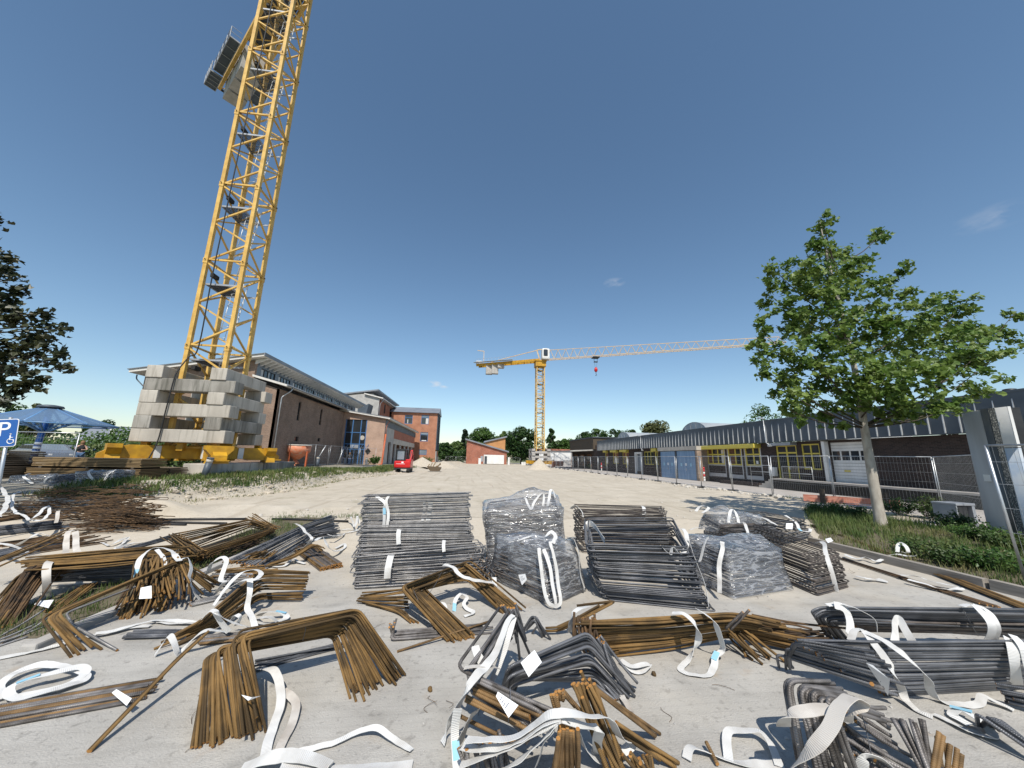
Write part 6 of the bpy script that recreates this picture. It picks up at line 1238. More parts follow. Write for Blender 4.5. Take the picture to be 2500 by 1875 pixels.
# ================================================================= reinforcing steel
def bar_obj(P, r, m, parent, name='bar', n=6, closed=False):
    if name == 'bar': r *= 1.2
    mb = MB(); mb.tube(P, r, n, closed=closed); o = mb.build(name, m, parent); me = o.data
    if not closed:
        me.materials.append(M['bar_end'])
        for p in me.polygons[-2:]: p.material_index = 1
    return o
def bundle(name, label, specs, group=None, cat='rebar bundle', tie=()):
    allp = [p for s in specs for p in s['A']+s['B']]; c = sum((vec(p) for p in allp), Vector())/len(allp)
    t = thing(name, (c.x, c.y, 0), label, cat, group)
    for s in specs:
        A, B, n = s['A'], s['B'], s['n']; j = s.get('jit', .02); r = s.get('r', .007)
        for i in range(n):
            f = (i+.5)/n+rnd.uniform(-.5, .5)/n*s.get('scat', 1.6); lay = s.get('lay', 1); P = []
            off = Vector((0, 0, -(i % lay)*r*2.3)) if lay > 1 else Vector()
            L = rnd.gauss(0, s.get('len', .05))
            for k_, (a, b) in enumerate(zip(A, B)):
                p = vec(a).lerp(vec(b), f)+Vector((rnd.gauss(0, j), rnd.gauss(0, j), rnd.gauss(0, j*.6)))+off
                P.append(p)
            if rnd.random() < .3:
                k2 = rnd.gauss(0, j*2.2); o2 = Vector((rnd.gauss(0, 1), rnd.gauss(0, 1), abs(rnd.gauss(0, .6))))*k2
                for p in P: p += o2
            d = (P[-1]-P[-2]); P[-1] = P[-1]+d.normalized()*L
            for p in P: p.z = max(p.z, r+.001)
            if not s.get('closed') and len(P) == 2: m_ = P[0].lerp(P[1], .5); P = [P[0], m_+Vector((rnd.gauss(0, j*.5), rnd.gauss(0, j*.5), -abs(rnd.gauss(0, j*.4))))*1, P[1]]; P[1].z = max(P[1].z, r); P = catmull([tuple(p) for p in P], 3)
            else: P = fillet(P, s.get('rad', .06), 4, s.get('closed', False))
            bar_obj(P, r, s['m'], t, s.get('part', 'bar'), s.get('sides', 6), s.get('closed', False))
    for (pts, rad) in tie:
        mb = MB(); mb.tube(catmull([tuple(p) for p in pts], 5), rad, 4); mb.build('tie_wire', 'bar_dark', t)
    return t
def rods(name, label, P0, P1, n, w_, h, r, m, group=None, jit=.008, L=.06, m2=None, t=None):
    P0 = vec(P0); P1 = vec(P1); d = (P1-P0).normalized(); s_ = d.cross(Vector((0, 0, 1))).normalized(); u = s_.cross(d)
    c = (P0+P1)/2; t = t or thing(name, (c.x, c.y, 0), label, 'rebar bundle', group)
    nw = max(1, int(w_/(2.1*r))); k_ = 0; row = 0
    while k_ < n:
        nr = nw-(row % 2)-int(row*.6)
        nr = max(nr, 2)
        for i in range(nr):
            if k_ >= n: break
            o = s_*((i-(nr-1)/2)*2.1*r)+u*(row*1.85*r); q = [P0+o-d*rnd.uniform(0, L), P1+o+d*rnd.uniform(-L, L)]
            q = [jit_(p, jit) for p in q]; m_ = q[0].lerp(q[1], .5)+u*rnd.uniform(-.003, .003)
            for p in q: p.z = max(p.z, r+.001)
            bar_obj([q[0], m_, q[1]], r, m2 if (m2 and rnd.random() < .3) else m, t); k_ += 1
        row += 1
        if row*1.85*r > h: row = 0; u = u*1.0; n = k_
    return t
def jit_(p, a): return Vector((p[0]+rnd.gauss(0, a), p[1]+rnd.gauss(0, a), p[2]+abs(rnd.gauss(0, a*.5))))
RG = 'rebar bundles on the slab'
def q_(f, *pts): return [f(*p) for p in pts]
# --- front left
bundle('rebar_bundle', 'large fan of rusty U-shaped bars resting on its leg ends at the front left', [
    dict(A=q_(qG, (1045, 762, .01), (1098, 282, .26), (1795, 163, .26), (1888, 502, .01)), B=q_(qG, (1430, 668, .01), (1310, 165, .50), (1935, 12, .55), (2170, 372, .01)), n=46, r=.0088, m='bar_rust', jit=.014, rad=.07, len=.06, scat=2.4)], RG,
    tie=[(q_(qG, (1640, 60, .56), (1650, 120, .46), (1635, 185, .30)), .003)])
bundle('rebar_bundle', 'dark bars lying flat under the large rusty fan', [dict(A=q_(qG, (1370, 300, .05), (1900, 190, .05)), B=q_(qG, (1400, 345, .01), (1800, 215, .01)), n=10, r=.008, m='bar_dark', jit=.02)], RG)
t = bundle('rebar_bundle', 'two long rusty bars leaning together, one end on the bare slab', [dict(A=q_(qG, (470, 782, .012), (960, 275, .22), (1120, 130, .36)), B=q_(qG, (487, 784, .012), (965, 285, .22), (1130, 135, .36)), n=2, r=.011, m='bar_rust', jit=.003, rad=.2)], RG)
rods('rebar_bundle', 'flat bundle of straight ribbed bars with a paper tag at the lower left', qG(-140, 622, .012), qG(800, 455, .012), 26, .30, .10, .0095, 'bar_ribbed', RG, m2='bar_ribbed_rust')
bundle('rebar_bundle', 'rusty cranked bars leaning forward with bent ends on the slab', [
    dict(A=q_(qA, (1680, 1020, .10), (1425, 765, .48), (345, 1205, .24), (545, 1528, .012)), B=q_(qA, (1800, 930, .12), (1490, 745, .50), (470, 1190, .30), (800, 1470, .012)), n=9, r=.011, m='bar_rust', jit=.012, rad=.09),
    dict(A=q_(qA, (1120, 945, .25), (545, 1160, .12), (610, 1265, .10), (985, 1487, .012)), B=q_(qA, (1130, 955, .25), (550, 1170, .11), (615, 1270, .09), (990, 1480, .012)), n=1, r=.011, m='bar_steel', jit=.004, rad=.09)], RG)
bundle('rebar_bundle', 'sheaf of rusty bars with cut ends facing forward and a white tag', [
    dict(A=q_(qA, (1180, 720, .42), (955, 1190, .02)), B=q_(qA, (1470, 745, .50), (1330, 1120, .05)), n=34, r=.0098, m='bar_rust', jit=.03, len=.09, scat=3),
    dict(A=q_(qA, (1220, 700, .46), (1180, 1000, .26)), B=q_(qA, (1480, 745, .50), (1540, 1010, .20)), n=26, r=.0098, m='bar_rust', jit=.035, len=.1, scat=3)], RG)
# long low dark bundle with legs
bundle('rebar_bundle', 'long angled bundle, dark below and rusty on top, hung with grey straps', [
    dict(A=q_(qA, (1430, 640, .44), (240, 790, .46), (-60, 1260, .012)), B=q_(qA, (1420, 760, .10), (380, 860, .28), (130, 1245, .012)), n=34, r=.0095, m='bar_rust_dark', jit=.02, rad=.09, len=.08),
    dict(A=q_(qA, (1420, 700, .36), (380, 800, .40)), B=q_(qA, (1180, 905, .02), (420, 915, .06)), n=40, r=.0095, m='bar_dark', jit=.012), ], RG)
bundle('rebar_bundle', 'pair of long rusty bars slanting up at the left edge', [dict(A=q_(qA, (-80, 760, .34), (560, 490, .56)), B=q_(qA, (-60, 800, .30), (600, 520, .52)), n=6, r=.011, m='bar_rust', jit=.012, len=.1)], RG)
rods('rebar_bundle', 'thick bundle of dark straight bars at the left edge under a curled strap', qA(-160, 540, .02), qA(470, 470, .02), 100, .34, .40, .011, 'bar_dark', RG, jit=.01)
bundle('rebar_bundle', 'small sheaf of rusty bars in the grass under the long dark bundle', [dict(A=q_(qA, (380, 1160, .02), (690, 950, .08)), B=q_(qA, (480, 1170, .02), (790, 930, .1)), n=12, r=.009, m='bar_rust', jit=.02)], RG)
bundle('rebar_bundle', 'thin dark bars lying along the foot of the pile at the left edge', [dict(A=q_(qA, (-60, 660, .05), (330, 590, .05)), B=q_(qA, (-60, 740, .05), (250, 690, .05)), n=12, r=.009, m='bar_dark', jit=.02)], RG)
bundle('rebar_bundle', 'loose grey bars in the dirt at the lower left edge', [dict(A=q_(qA, (-40, 1400, .03), (470, 1090, .12)), B=q_(qA, (-40, 1440, .02), (300, 1330, .02)), n=5, r=.009, m='bar_steel', jit=.03)], RG)
rods('rebar_bundle', 'straight dark bars packed under the long angled bundle', qA(330, 900, .02), qA(1400, 790, .02), 100, .36, .5, .0105, 'bar_rust_dark', RG, jit=.012)
rods('rebar_bundle', 'thin dark bars on the slab behind the slanting pair at the left', qA(-100, 720, .02), qA(430, 600, .02), 40, .5, .1, .010, 'bar_dark', RG, jit=.02)
rods('rebar_bundle', 'brown bars beside the thick dark bundle at the left edge', qA(-100, 420, .02), qA(430, 350, .02), 60, .4, .3, .010, 'bar_rust_dark', RG, jit=.02)
bundle('rebar_bundle', 'mixed dark and rusty bars spread flat between the tangled heap and the slanting pair', [dict(A=q_(qA, (-40, 590, .06), (520, 520, .08)), B=q_(qA, (250, 690, .02), (820, 600, .02)), n=30, r=.009, m='bar_rust_dark', jit=.03, len=.2, scat=3)], RG)
bundle('rebar_bundle', 'rusty bars lying on top of the long angled bundle near the grey straps', [dict(A=q_(qA, (170, 740, .5), (760, 670, .52), (1400, 625, .48)), B=q_(qA, (230, 790, .46), (800, 760, .40), (1420, 690, .40)), n=22, r=.0095, m='bar_rust', jit=.02, rad=.3, len=.15)], RG)
bundle('rebar_bundle', 'L-shaped rusty bars fallen forward from the long angled bundle at the left edge', [dict(A=q_(qA, (420, 780, .42), (150, 840, .40), (-120, 1180, .012)), B=q_(qA, (520, 900, .1), (290, 930, .2), (20, 1320, .012)), n=20, r=.0095, m='bar_rust', jit=.02, rad=.08)], RG)
bundle('rebar_bundle', 'second layer of rusty bars under the tagged sheaf left of centre', [dict(A=q_(qA, (1130, 760, .34), (930, 1160, .02)), B=q_(qA, (1560, 830, .36), (1560, 1080, .04)), n=30, r=.0098, m='bar_rust_dark', jit=.03, len=.12, scat=3)], RG)
bundle('rebar_bundle', 'dark bars lying across the grassy joint under the rusty rectangular stirrups', [dict(A=q_(qN, (-20, 560, .05), (900, 330, .1)), B=q_(qN, (260, 640, .02), (1050, 420, .02)), n=26, r=.009, m='bar_rust_dark', jit=.03, len=.2, scat=2)], RG)
bundle('rebar_bundle', 'rusty bars stacked behind the comb of Z-shaped bars', [dict(A=q_(qN, (620, 640, .2), (1100, 600, .3)), B=q_(qN, (560, 760, .05), (960, 740, .1)), n=18, r=.009, m='bar_rust', jit=.025, len=.15)], RG)
bundle('rebar_bundle', 'rusty bars with black shadows below them at the right end of the broad rusty bundle', [dict(A=q_(qD, (1400, 960, .3), (1700, 1000, .2), (1900, 1030, .2)), B=q_(qD, (1380, 1090, .05), (1660, 1180, .03), (1830, 1110, .03)), n=20, r=.0105, m='bar_rust_dark', jit=.03, rad=.2, len=.12)], RG)
bundle('rebar_bundle', 'ribbed bars fanned under the dirty strap at the lower right', [dict(A=q_(qE, (700, 1250, .16), (1120, 1540, .02)), B=q_(qE, (560, 1400, .02), (900, 1720, .012)), n=16, r=.0115, m='bar_ribbed', jit=.025, len=.1)], RG)
bundle('rebar_bundle', 'dark bars behind the hooked bundle and the broad rusty bundle', [dict(A=q_(qK, (1220, 150, .1), (1420, 420, .05)), B=q_(qK, (1380, 150, .2), (1520, 360, .1)), n=12, r=.0105, m='bar_rust_dark', jit=.03)], RG)
# tangled stirrups
def tangle(label, cx_, cy_, rx, ry, h, n, ang, m='bar_rust_dark', r=.006, Ls=(.35, .7)):
    t = thing('stirrup_pile', (cx_, cy_, 0), label, 'stirrup pile', 'tangled stirrup piles')
    for i in range(n):
        d = rsph(rnd); z = h*max(.05, 1-(d.x*d.x+d.y*d.y)**.9)*rnd.random()**.7+.02; c = Vector((cx_+d.x*rx, cy_+d.y*ry, z)); a = R(ang)+rnd.gauss(0, .28); u = Vector((math.cos(a), math.sin(a), rnd.gauss(0, .12))); v = Vector((-math.sin(a), math.cos(a), rnd.gauss(0, .25))); L = rnd.uniform(*Ls); w_ = rnd.uniform(.06, .16)
        P = [c-u*L+v*.0, c+u*L, c+u*L+v*w_, c-u*L*.7+v*w_]
        for p in P: p.z = max(p.z, r)
        bar_obj(fillet(P, .03, 3), r, m, t, 'stirrup', 5)
p = qA(800, 470, .05); tangle('tangled heap of small rusty stirrups in front of the sand mound', p.x+.1, p.y+.5, 1.0, .75, 1.15, 100, 18, 'bar_rust_dark', .0085, (.18, .42))
p = qA(950, 480, .05); p = qA(640, 430, .05); tangle('second heap of rusty stirrups leaning on the tangled heap', p.x, p.y+.6, .9, .7, .9, 100, 22, 'bar_rust_dark', .0085, (.2, .42)); p = qA(950, 480, .05)
tangle('loose low scatter of rusty stirrups at the right end of the tangled heap', p.x, p.y+.15, .75, .6, .6, 100, 14, 'bar_rust_dark', .0085, (.18, .38))
p = qA(300, 300, .3); tangle('heap of brown stirrups under white straps at the left edge', p.x, p.y+.4, 1.3, .8, .95, 100, 5)
# rectangular stirrups lying in the joint grass
bundle('stirrup_pack', 'long rusty rectangular stirrups stacked askew across the grassy joint', [
    dict(A=q_(qN, (150, 290, .40), (920, 160, .42), (1195, 230, .36), (430, 470, .34)), B=q_(qN, (230, 500, .05), (930, 230, .08), (1180, 280, .05), (440, 560, .03)), n=26, r=.0085, m='bar_rust', jit=.022, rad=.05, closed=True, part='stirrup', scat=2),
    dict(A=q_(qN, (120, 370, .22), (420, 560, .10), (370, 600, .03)), B=q_(qN, (210, 280, .38), (470, 440, .3), (440, 520, .15)), n=14, r=.0085, m='bar_rust', jit=.03, rad=.05), dict(A=q_(qN, (890, 150, .42), (1180, 250, .34)), B=q_(qN, (1000, 90, .46), (1190, 220, .36)), n=8, r=.0085, m='bar_rust', jit=.02),
    dict(A=q_(qN, (-330, 440, .06), (170, 300, .1)), B=q_(qN, (-330, 470, .02), (200, 330, .02)), n=16, r=.008, m='bar_dark', jit=.02)], RG, 'stirrup pack')
bundle('rebar_bundle', 'slanting bundle of dark bars with rusty near ends behind the rusty comb', [
    dict(A=q_(qN, (700, 560, .26), (1440, 215, .42), (1750, 105, .46)), B=q_(qN, (1080, 640, .02), (1580, 330, .06), (1800, 310, .08)), n=44, r=.0092, m='bar_dark', jit=.014, rad=.1, len=.06),
    dict(A=q_(qN, (690, 560, .22), (1010, 470, .3)), B=q_(qN, (1000, 640, .03), (1180, 470, .2)), n=18, r=.0092, m='bar_rust', jit=.02)], RG)
rods('rebar_bundle', 'short thick rusty bundle with a round face of cut ends', qN(1440, 430, .02), qN(1735, 640, .012), 95, .40, .20, .0085, 'bar_brown', RG, jit=.004, L=.03, m2='bar_rust')
bundle('rebar_bundle', 'knot of thin rusty bars resting on the short thick bundle', [dict(A=q_(qN, (1040, 620, .03), (1350, 510, .14), (1540, 390, .32), (1660, 440, .24)), B=q_(qN, (1110, 620, .03), (1370, 540, .12), (1560, 420, .28), (1620, 460, .22)), n=12, r=.008, m='bar_rust', jit=.012, rad=.08)], RG)
bundle('rebar_bundle', 'rusty comb of Z-shaped bars with their tips pointing right over the slab', [
    dict(A=q_(qN, (1520, 665, .34), (1040, 650, .40), (440, 1150, .22), (150, 1320, .03)), B=q_(qN, (1440, 950, .02), (1010, 960, .03), (660, 1180, .05), (300, 1370, .012)), n=26, r=.0098, m='bar_rust', jit=.012, rad=.10, len=.09),
    dict(A=q_(qN, (560, 690, .12), (930, 690, .30)), B=q_(qN, (540, 760, .06), (900, 770, .2)), n=9, r=.0095, m='bar_steel', jit=.012)], RG)
rods('rebar_bundle', 'few shiny ribbed bars lying behind the large rusty fan', qN(480, 1350, .02), qN(1120, 1290, .02), 12, .18, .06, .0095, 'bar_ribbed', RG, m2='bar_ribbed_rust')
rods('rebar_bundle', 'short grey bars poking out under the rusty cranked bars', qN(370, 990, .02), qN(680, 915, .02), 8, .2, .05, .010, 'bar_steel', RG)
rods('rebar_bundle', 'grey bars in the shade left of the strap bow at the front left', qN(-250, 1300, .02), qN(170, 1290, .02), 9, .22, .06, .0095, 'bar_dark', RG)
# --- centre
bundle('rebar_bundle', 'rusty three sided bars forming an open square in the centre of the slab', [
    dict(A=q_(qC, (880, 1385, .02), (468, 932, .36), (1050, 712, .46), (1515, 1108, .05)), B=q_(qC, (1130, 1360, .012), (690, 950, .22), (1060, 860, .26), (1340, 1140, .012)), n=36, r=.0095, m='bar_rust', jit=.014, rad=.08, len=.07),
    dict(A=q_(qC, (140, 985, .10), (560, 930, .28)), B=q_(qC, (130, 1065, .02), (560, 1110, .06), )[:2], n=12, r=.0095, m='bar_rust', jit=.02),
    dict(A=q_(qC, (140, 1060, .03), (420, 1130, .03), (570, 1230, .012)), B=q_(qC, (300, 1090, .02), (520, 1150, .02), (590, 1225, .012)), n=9, r=.0095, m='bar_rust', jit=.012, rad=.15)], RG,
    tie=[(q_(qC, (840, 800, .44), (790, 900, .34), (700, 1030, .2)), .003), (q_(qC, (600, 960, .33), (660, 1090, .2)), .003)])
bundle('rebar_bundle', 'few ribbed bars with hooked left ends in front of the open rusty square', [dict(A=q_(qC, (385, 1290, .14), (430, 1310, .06), (1250, 1230, .06)), B=q_(qC, (450, 1200, .2), (410, 1390, .02), (1240, 1330, .012)), n=7, r=.0098, m='bar_ribbed', jit=.012, rad=.05), dict(A=q_(qC, (460, 1485, .012), (1240, 1230, .08)), B=q_(qC, (470, 1490, .012), (1250, 1240, .08)), n=1, r=.0098, m='bar_ribbed_rust', jit=.0)], RG)
bundle('rebar_bundle', 'ribbed angle bars standing askew under long white straps in the front centre', [
    dict(A=q_(qK, (575, 5, .62), (135, 650, .46), (1000, 1010, .40), (1040, 1130, .26)), B=q_(qK, (640, 320, .30), (200, 870, .22), (720, 1290, .20), (760, 1400, .05)), n=17, r=.0108, m='bar_ribbed', jit=.012, rad=.08, len=.04),
    dict(A=q_(qK, (140, 970, .28), (720, 1290, .24)), B=q_(qK, (260, 830, .36), (960, 1080, .36)), n=9, r=.0108, m='bar_ribbed_rust', jit=.014)], RG, tie=[(q_(qK, (610, 830, .46), (615, 1000, .42), (590, 1200, .3)), .003)])
bundle('rebar_bundle', 'short hooked dark bars with rusty cut ends behind the white straps', [dict(A=q_(qK, (560, 0, .60), (650, 190, .40), (700, 420, .20)), B=q_(qK, (640, 0, .62), (730, 180, .45), (760, 350, .3)), n=8, r=.0108, m='bar_dark', jit=.02, rad=.06)], RG)
bundle('rebar_bundle', 'small S-bent bars lying between the centre bundles', [dict(A=q_(qK, (740, 260, .05), (880, 95, .22), (1010, 330, .02)), B=q_(qK, (800, 260, .03), (850, 160, .15), (920, 290, .02)), n=5, r=.0105, m='bar_dark', jit=.015, rad=.06), dict(A=q_(qK, (960, 220, .10), (1130, 200, .12), (1560, -30, .34)), B=q_(qK, (960, 270, .02), (1120, 270, .02), (1640, -10, .34)), n=3, r=.0105, m='bar_rust', jit=.01, rad=.12)], RG)
bundle('rebar_bundle', 'bundle of dark hooked bars with a white paper tag in the front centre', [
    dict(A=q_(qK, (545, 800, .20), (575, 620, .42), (1400, 262, .50), (1850, 830, .03)), B=q_(qK, (650, 860, .012), (690, 760, .10), (1480, 770, .06), (1670, 960, .012)), n=26, r=.0105, m='bar_dark', jit=.012, rad=.07, len=.05),
    dict(A=q_(qK, (1440, 330, .44), (1800, 800, .04)), B=q_(qK, (1560, 380, .38), (1750, 880, .02)), n=9, r=.0105, m='bar_dark', jit=.02)], RG)
bundle('rebar_bundle', 'upright sheaf of ribbed rusty bars gathered under the strap knot at the front', [dict(A=q_(qK, (1110, 1240, .42), (1030, 1800, .02)), B=q_(qK, (1260, 1240, .42), (1320, 1800, .02)), n=14, r=.0108, m='bar_ribbed_rust', jit=.01, len=.02), dict(A=q_(qK, (1130, 1300, .3), (1080, 1800, .01)), B=q_(qK, (1230, 1300, .3), (1280, 1800, .01)), n=8, r=.0108, m='bar_ribbed_rust', jit=.01)], RG)
bundle('rebar_bundle', 'rusty hooked bars leaning right beside the strap knot at the front', [
    dict(A=q_(qK, (1250, 770, .52), (1440, 1220, .25), (1620, 1800, .012)), B=q_(qK, (1480, 830, .50), (1640, 1260, .2), (1850, 1720, .012)), n=16, r=.0108, m='bar_rust', jit=.016, rad=.2),
    dict(A=q_(qK, (1030, 890, .46), (1080, 1100, .34)), B=q_(qK, (1150, 870, .48), (1180, 1080, .34)), n=6, r=.0108, m='bar_ribbed_rust', jit=.008), dict(A=q_(qK, (1130, 870, .48), (1320, 1040, .36)), B=q_(qK, (1150, 900, .46), (1300, 1060, .34)), n=3, r=.0108, m='bar_ribbed_rust', jit=.006)], RG)
bundle('rebar_bundle', 'thin tight bundle of long rusty bars slanting to the lower right of the front', [dict(A=q_(qK, (1470, 830, .46), (2080, 1320, .03)), B=q_(qK, (1500, 880, .42), (2110, 1340, .02)), n=6, r=.0105, m='bar_ribbed_rust', jit=.006), dict(A=q_(qK, (1680, 1190, .28), (2300, 1600, .012)), B=q_(qK, (1750, 1280, .16), (2260, 1650, .012)), n=9, r=.0105, m='bar_rust', jit=.01)], RG)
bundle('rebar_bundle', 'stubby ribbed bars at the lower edge left of the strap knot', [dict(A=q_(qK, (110, 1480, .2), (140, 1850, .012)), B=q_(qK, (500, 1320, .22), (640, 1850, .012)), n=14, r=.0108, m='bar_ribbed', jit=.02)], RG)
bundle('rebar_bundle', 'short rusty stubs at the lower edge right of the strap knot', [dict(A=q_(qK, (1780, 1520, .16), (1960, 1760, .02)), B=q_(qK, (2080, 1540, .1), (2060, 1760, .02)), n=10, r=.0105, m='bar_rust', jit=.02)], RG)
bundle('rebar_bundle', 'single short rusty offcut on the slab between two flat straps', [dict(A=q_(qF, (1780, 865, .05), (1870, 1040, .012)), B=q_(qF, (1782, 865, .05), (1872, 1040, .012)), n=1, r=.011, m='bar_ribbed_rust', jit=0)], RG)
# --- right
bundle('rebar_bundle', 'broad tapering bundle of rusty ribbed bars in the middle right, splayed to the right', [
    dict(A=q_(qD, (110, 960, .40), (700, 935, .42), (1260, 895, .44), (1560, 960, .34)), B=q_(qD, (380, 1228, .012), (800, 1175, .03), (1240, 1090, .05), (1700, 1190, .03)), n=34, r=.0105, m='bar_rust', jit=.012, rad=.2, len=.12),
    dict(A=q_(qD, (1230, 1060, .16), (1390, 1280, .012)), B=q_(qD, (1330, 1000, .24), (1640, 1270, .012)), n=12, r=.0105, m='bar_rust', jit=.025), dict(A=q_(qD, (1200, 1030, .34), (1385, 850, .62)), B=q_(qD, (1250, 1040, .32), (1420, 858, .60)), n=2, r=.0115, m='bar_brown', jit=.003),
    dict(A=q_(qD, (70, 950, .40), (60, 1140, .2), (100, 1190, .05)), B=q_(qD, (220, 960, .40), (250, 1130, .2), (340, 1200, .02)), n=14, r=.0105, m='bar_rust_dark', jit=.02, rad=.05), dict(A=q_(qD, (240, 1045, .24), (400, 1130, .14)), B=q_(qD, (330, 1060, .2), (470, 1190, .06)), n=5, r=.0105, m='bar_rust', jit=.015)], RG)
bundle('rebar_bundle', 'three loose rusty bars bent at the end behind the broad tapering bundle', [dict(A=q_(qD, (-60, 1000, .10), (350, 818, .36), (110, 850, .3)), B=q_(qD, (-60, 1040, .06), (380, 830, .36), (130, 855, .3)), n=3, r=.0105, m='bar_rust', jit=.006, rad=.04)], RG)
bundle('rebar_bundle', 'upper of the two long dark bundles at the right edge, U-bent at its left end', [
    dict(A=q_(qE, (585, 535, .02), (440, 320, .40), (520, 275, .46), (2700, 300, .48)), B=q_(qE, (735, 540, .02), (640, 400, .25), (700, 400, .27), (2700, 560, .03)), n=30, r=.0105, m='bar_dark', jit=.008, rad=.06, lay=2),
    dict(A=q_(qE, (800, 390, .3), (2700, 420, .3)), B=q_(qE, (820, 480, .15), (2700, 520, .12)), n=9, r=.0105, m='bar_brown', jit=.008)], RG, tie=[(q_(qE, (1690, 280, .48), (1760, 400, .36), (1830, 520, .14)), .004)])
bundle('rebar_bundle', 'lower and thicker of the two long dark bundles at the right edge', [
    dict(A=q_(qE, (330, 555, .40), (1200, 570, .46), (2700, 560, .50)), B=q_(qE, (1095, 1015, .012), (1300, 1000, .012), (2700, 905, .02)), n=30, r=.0112, m='bar_dark', jit=.007, rad=.3, lay=2),
    dict(A=q_(qE, (1150, 690, .32), (2700, 700, .34)), B=q_(qE, (1120, 880, .1), (2700, 830, .12)), n=10, r=.0112, m='bar_steel', jit=.008)], RG)
bundle('rebar_bundle', 'hooked dark bars with orange cut ends leaning on the lower dark bundle', [
    dict(A=q_(qE, (240, 720, .12), (340, 550, .40), (960, 660, .42)), B=q_(qE, (280, 800, .03), (215, 680, .16), (1090, 985, .10)), n=22, r=.0112, m='bar_dark', jit=.012, rad=.06, len=.07)], RG)
bundle('rebar_bundle', 'front right bundle of hooked ribbed bars with a dirty strap tied round it', [
    dict(A=q_(qE, (530, 848, .46), (190, 850, .48), (330, 1720, .02)), B=q_(qE, (1040, 1230, .30), (620, 1080, .48), (830, 1720, .02)), n=20, r=.0118, m='bar_ribbed', jit=.010, rad=.075, len=.05),
    dict(A=q_(qE, (720, 1240, .2), (1130, 1560, .02)), B=q_(qE, (960, 1080, .28), (1110, 1110, .2)), n=12, r=.0118, m='bar_ribbed', jit=.02)], RG, tie=[(q_(qE, (840, 1100, .34), (900, 1300, .2), (960, 1600, .03)), .003)])
bundle('rebar_bundle', 'ribbed bars with raised rusty tips at the lower right edge', [dict(A=q_(qE, (1085, 1200, .22), (1380, 1740, .012)), B=q_(qE, (1400, 1225, .30), (1480, 1740, .012)), n=9, r=.0118, m='bar_ribbed', jit=.012), dict(A=q_(qE, (1440, 1290, .26), (1440, 1760, .012)), B=q_(qE, (1690, 1500, .15), (1720, 1760, .012)), n=8, r=.0118, m='bar_ribbed_rust', jit=.015)], RG)
bundle('rebar_bundle', 'dark bars with rusty hooks at the extreme lower right', [dict(A=q_(qE, (1850, 1250, .05), (1880, 1180, .2), (2400, 1500, .1)), B=q_(qE, (1990, 1290, .02), (2050, 1230, .14), (2400, 1620, .02)), n=9, r=.0112, m='bar_dark', jit=.012, rad=.05), dict(A=q_(qE, (1980, 935, .16), (2500, 1010, .2)), B=q_(qE, (2080, 1080, .02), (2500, 1200, .03)), n=10, r=.0112, m='bar_dark', jit=.012)], RG)
P0 = G(1985, 1283, .03); P1 = G(2560, 1505, .03)
rods('rebar_bundle', 'long straight rusty bars lying along the timber kerb on the right', P0, P1, 20, .22, .08, .009, 'bar_rust', RG, jit=.012)
rods('rebar_bundle', 'shorter rusty bars in front of the kerb beside the dark stack', G(2060, 1365, .02), G(2420, 1480, .02), 10, .2, .05, .009, 'bar_rust_dark', RG, jit=.012)
mb = MB()
for i, (a, b) in enumerate(((qN(-330, 165, .03), qN(900, 150, .03)), (qN(-330, 180, .03), qN(700, 195, .03)), (qN(1150, 150, .03), qN(1900, 175, .03)), (qN(-300, 200, .03), qN(300, 205, .03)))): mb.tube([a, a.lerp(b, .5)+Vector((0, .05, 0)), b], .035, 8)
tag(mb.build('rubber_hoses', 'black_cable'), 'black hoses lying along the far edge of the slab', 'hoses')
# ----------------------------------------------------------------- stirrup stacks
def stack(name, label, base, top, n, r, m, jit=.02, rad=.05, parent=None, drop=0):
    c = sum((vec(p) for p in base), Vector())/4; t = parent or thing(name, (c.x, c.y, 0), label, 'stirrup stack', 'stirrup stacks on the slab')
    for i in range(n):
        f = i/(n-1); sx, sy = rnd.gauss(0, jit), rnd.gauss(0, jit); P = []; tl = rnd.gauss(0, jit*.08); sc_ = rnd.uniform(-.018, .018)
        cc_ = sum((vec(a).lerp(vec(b), f) for a, b in zip(base, top)), Vector())/4
        for k_, (a, b) in enumerate(zip(base, top)): p = vec(a).lerp(vec(b), f); p = p+(p-cc_)*sc_+Vector((sx, sy, tl*(1 if k_ in (0, 3) else -1)+rnd.gauss(0, .004))); p.z = max(p.z, r+.001); P.append(p)
        bar_obj(fillet(P, rad, 3, True), r, m, t, 'stirrup', 5, True)
    return t
z_ = lambda p, z: (p[0], p[1], z)
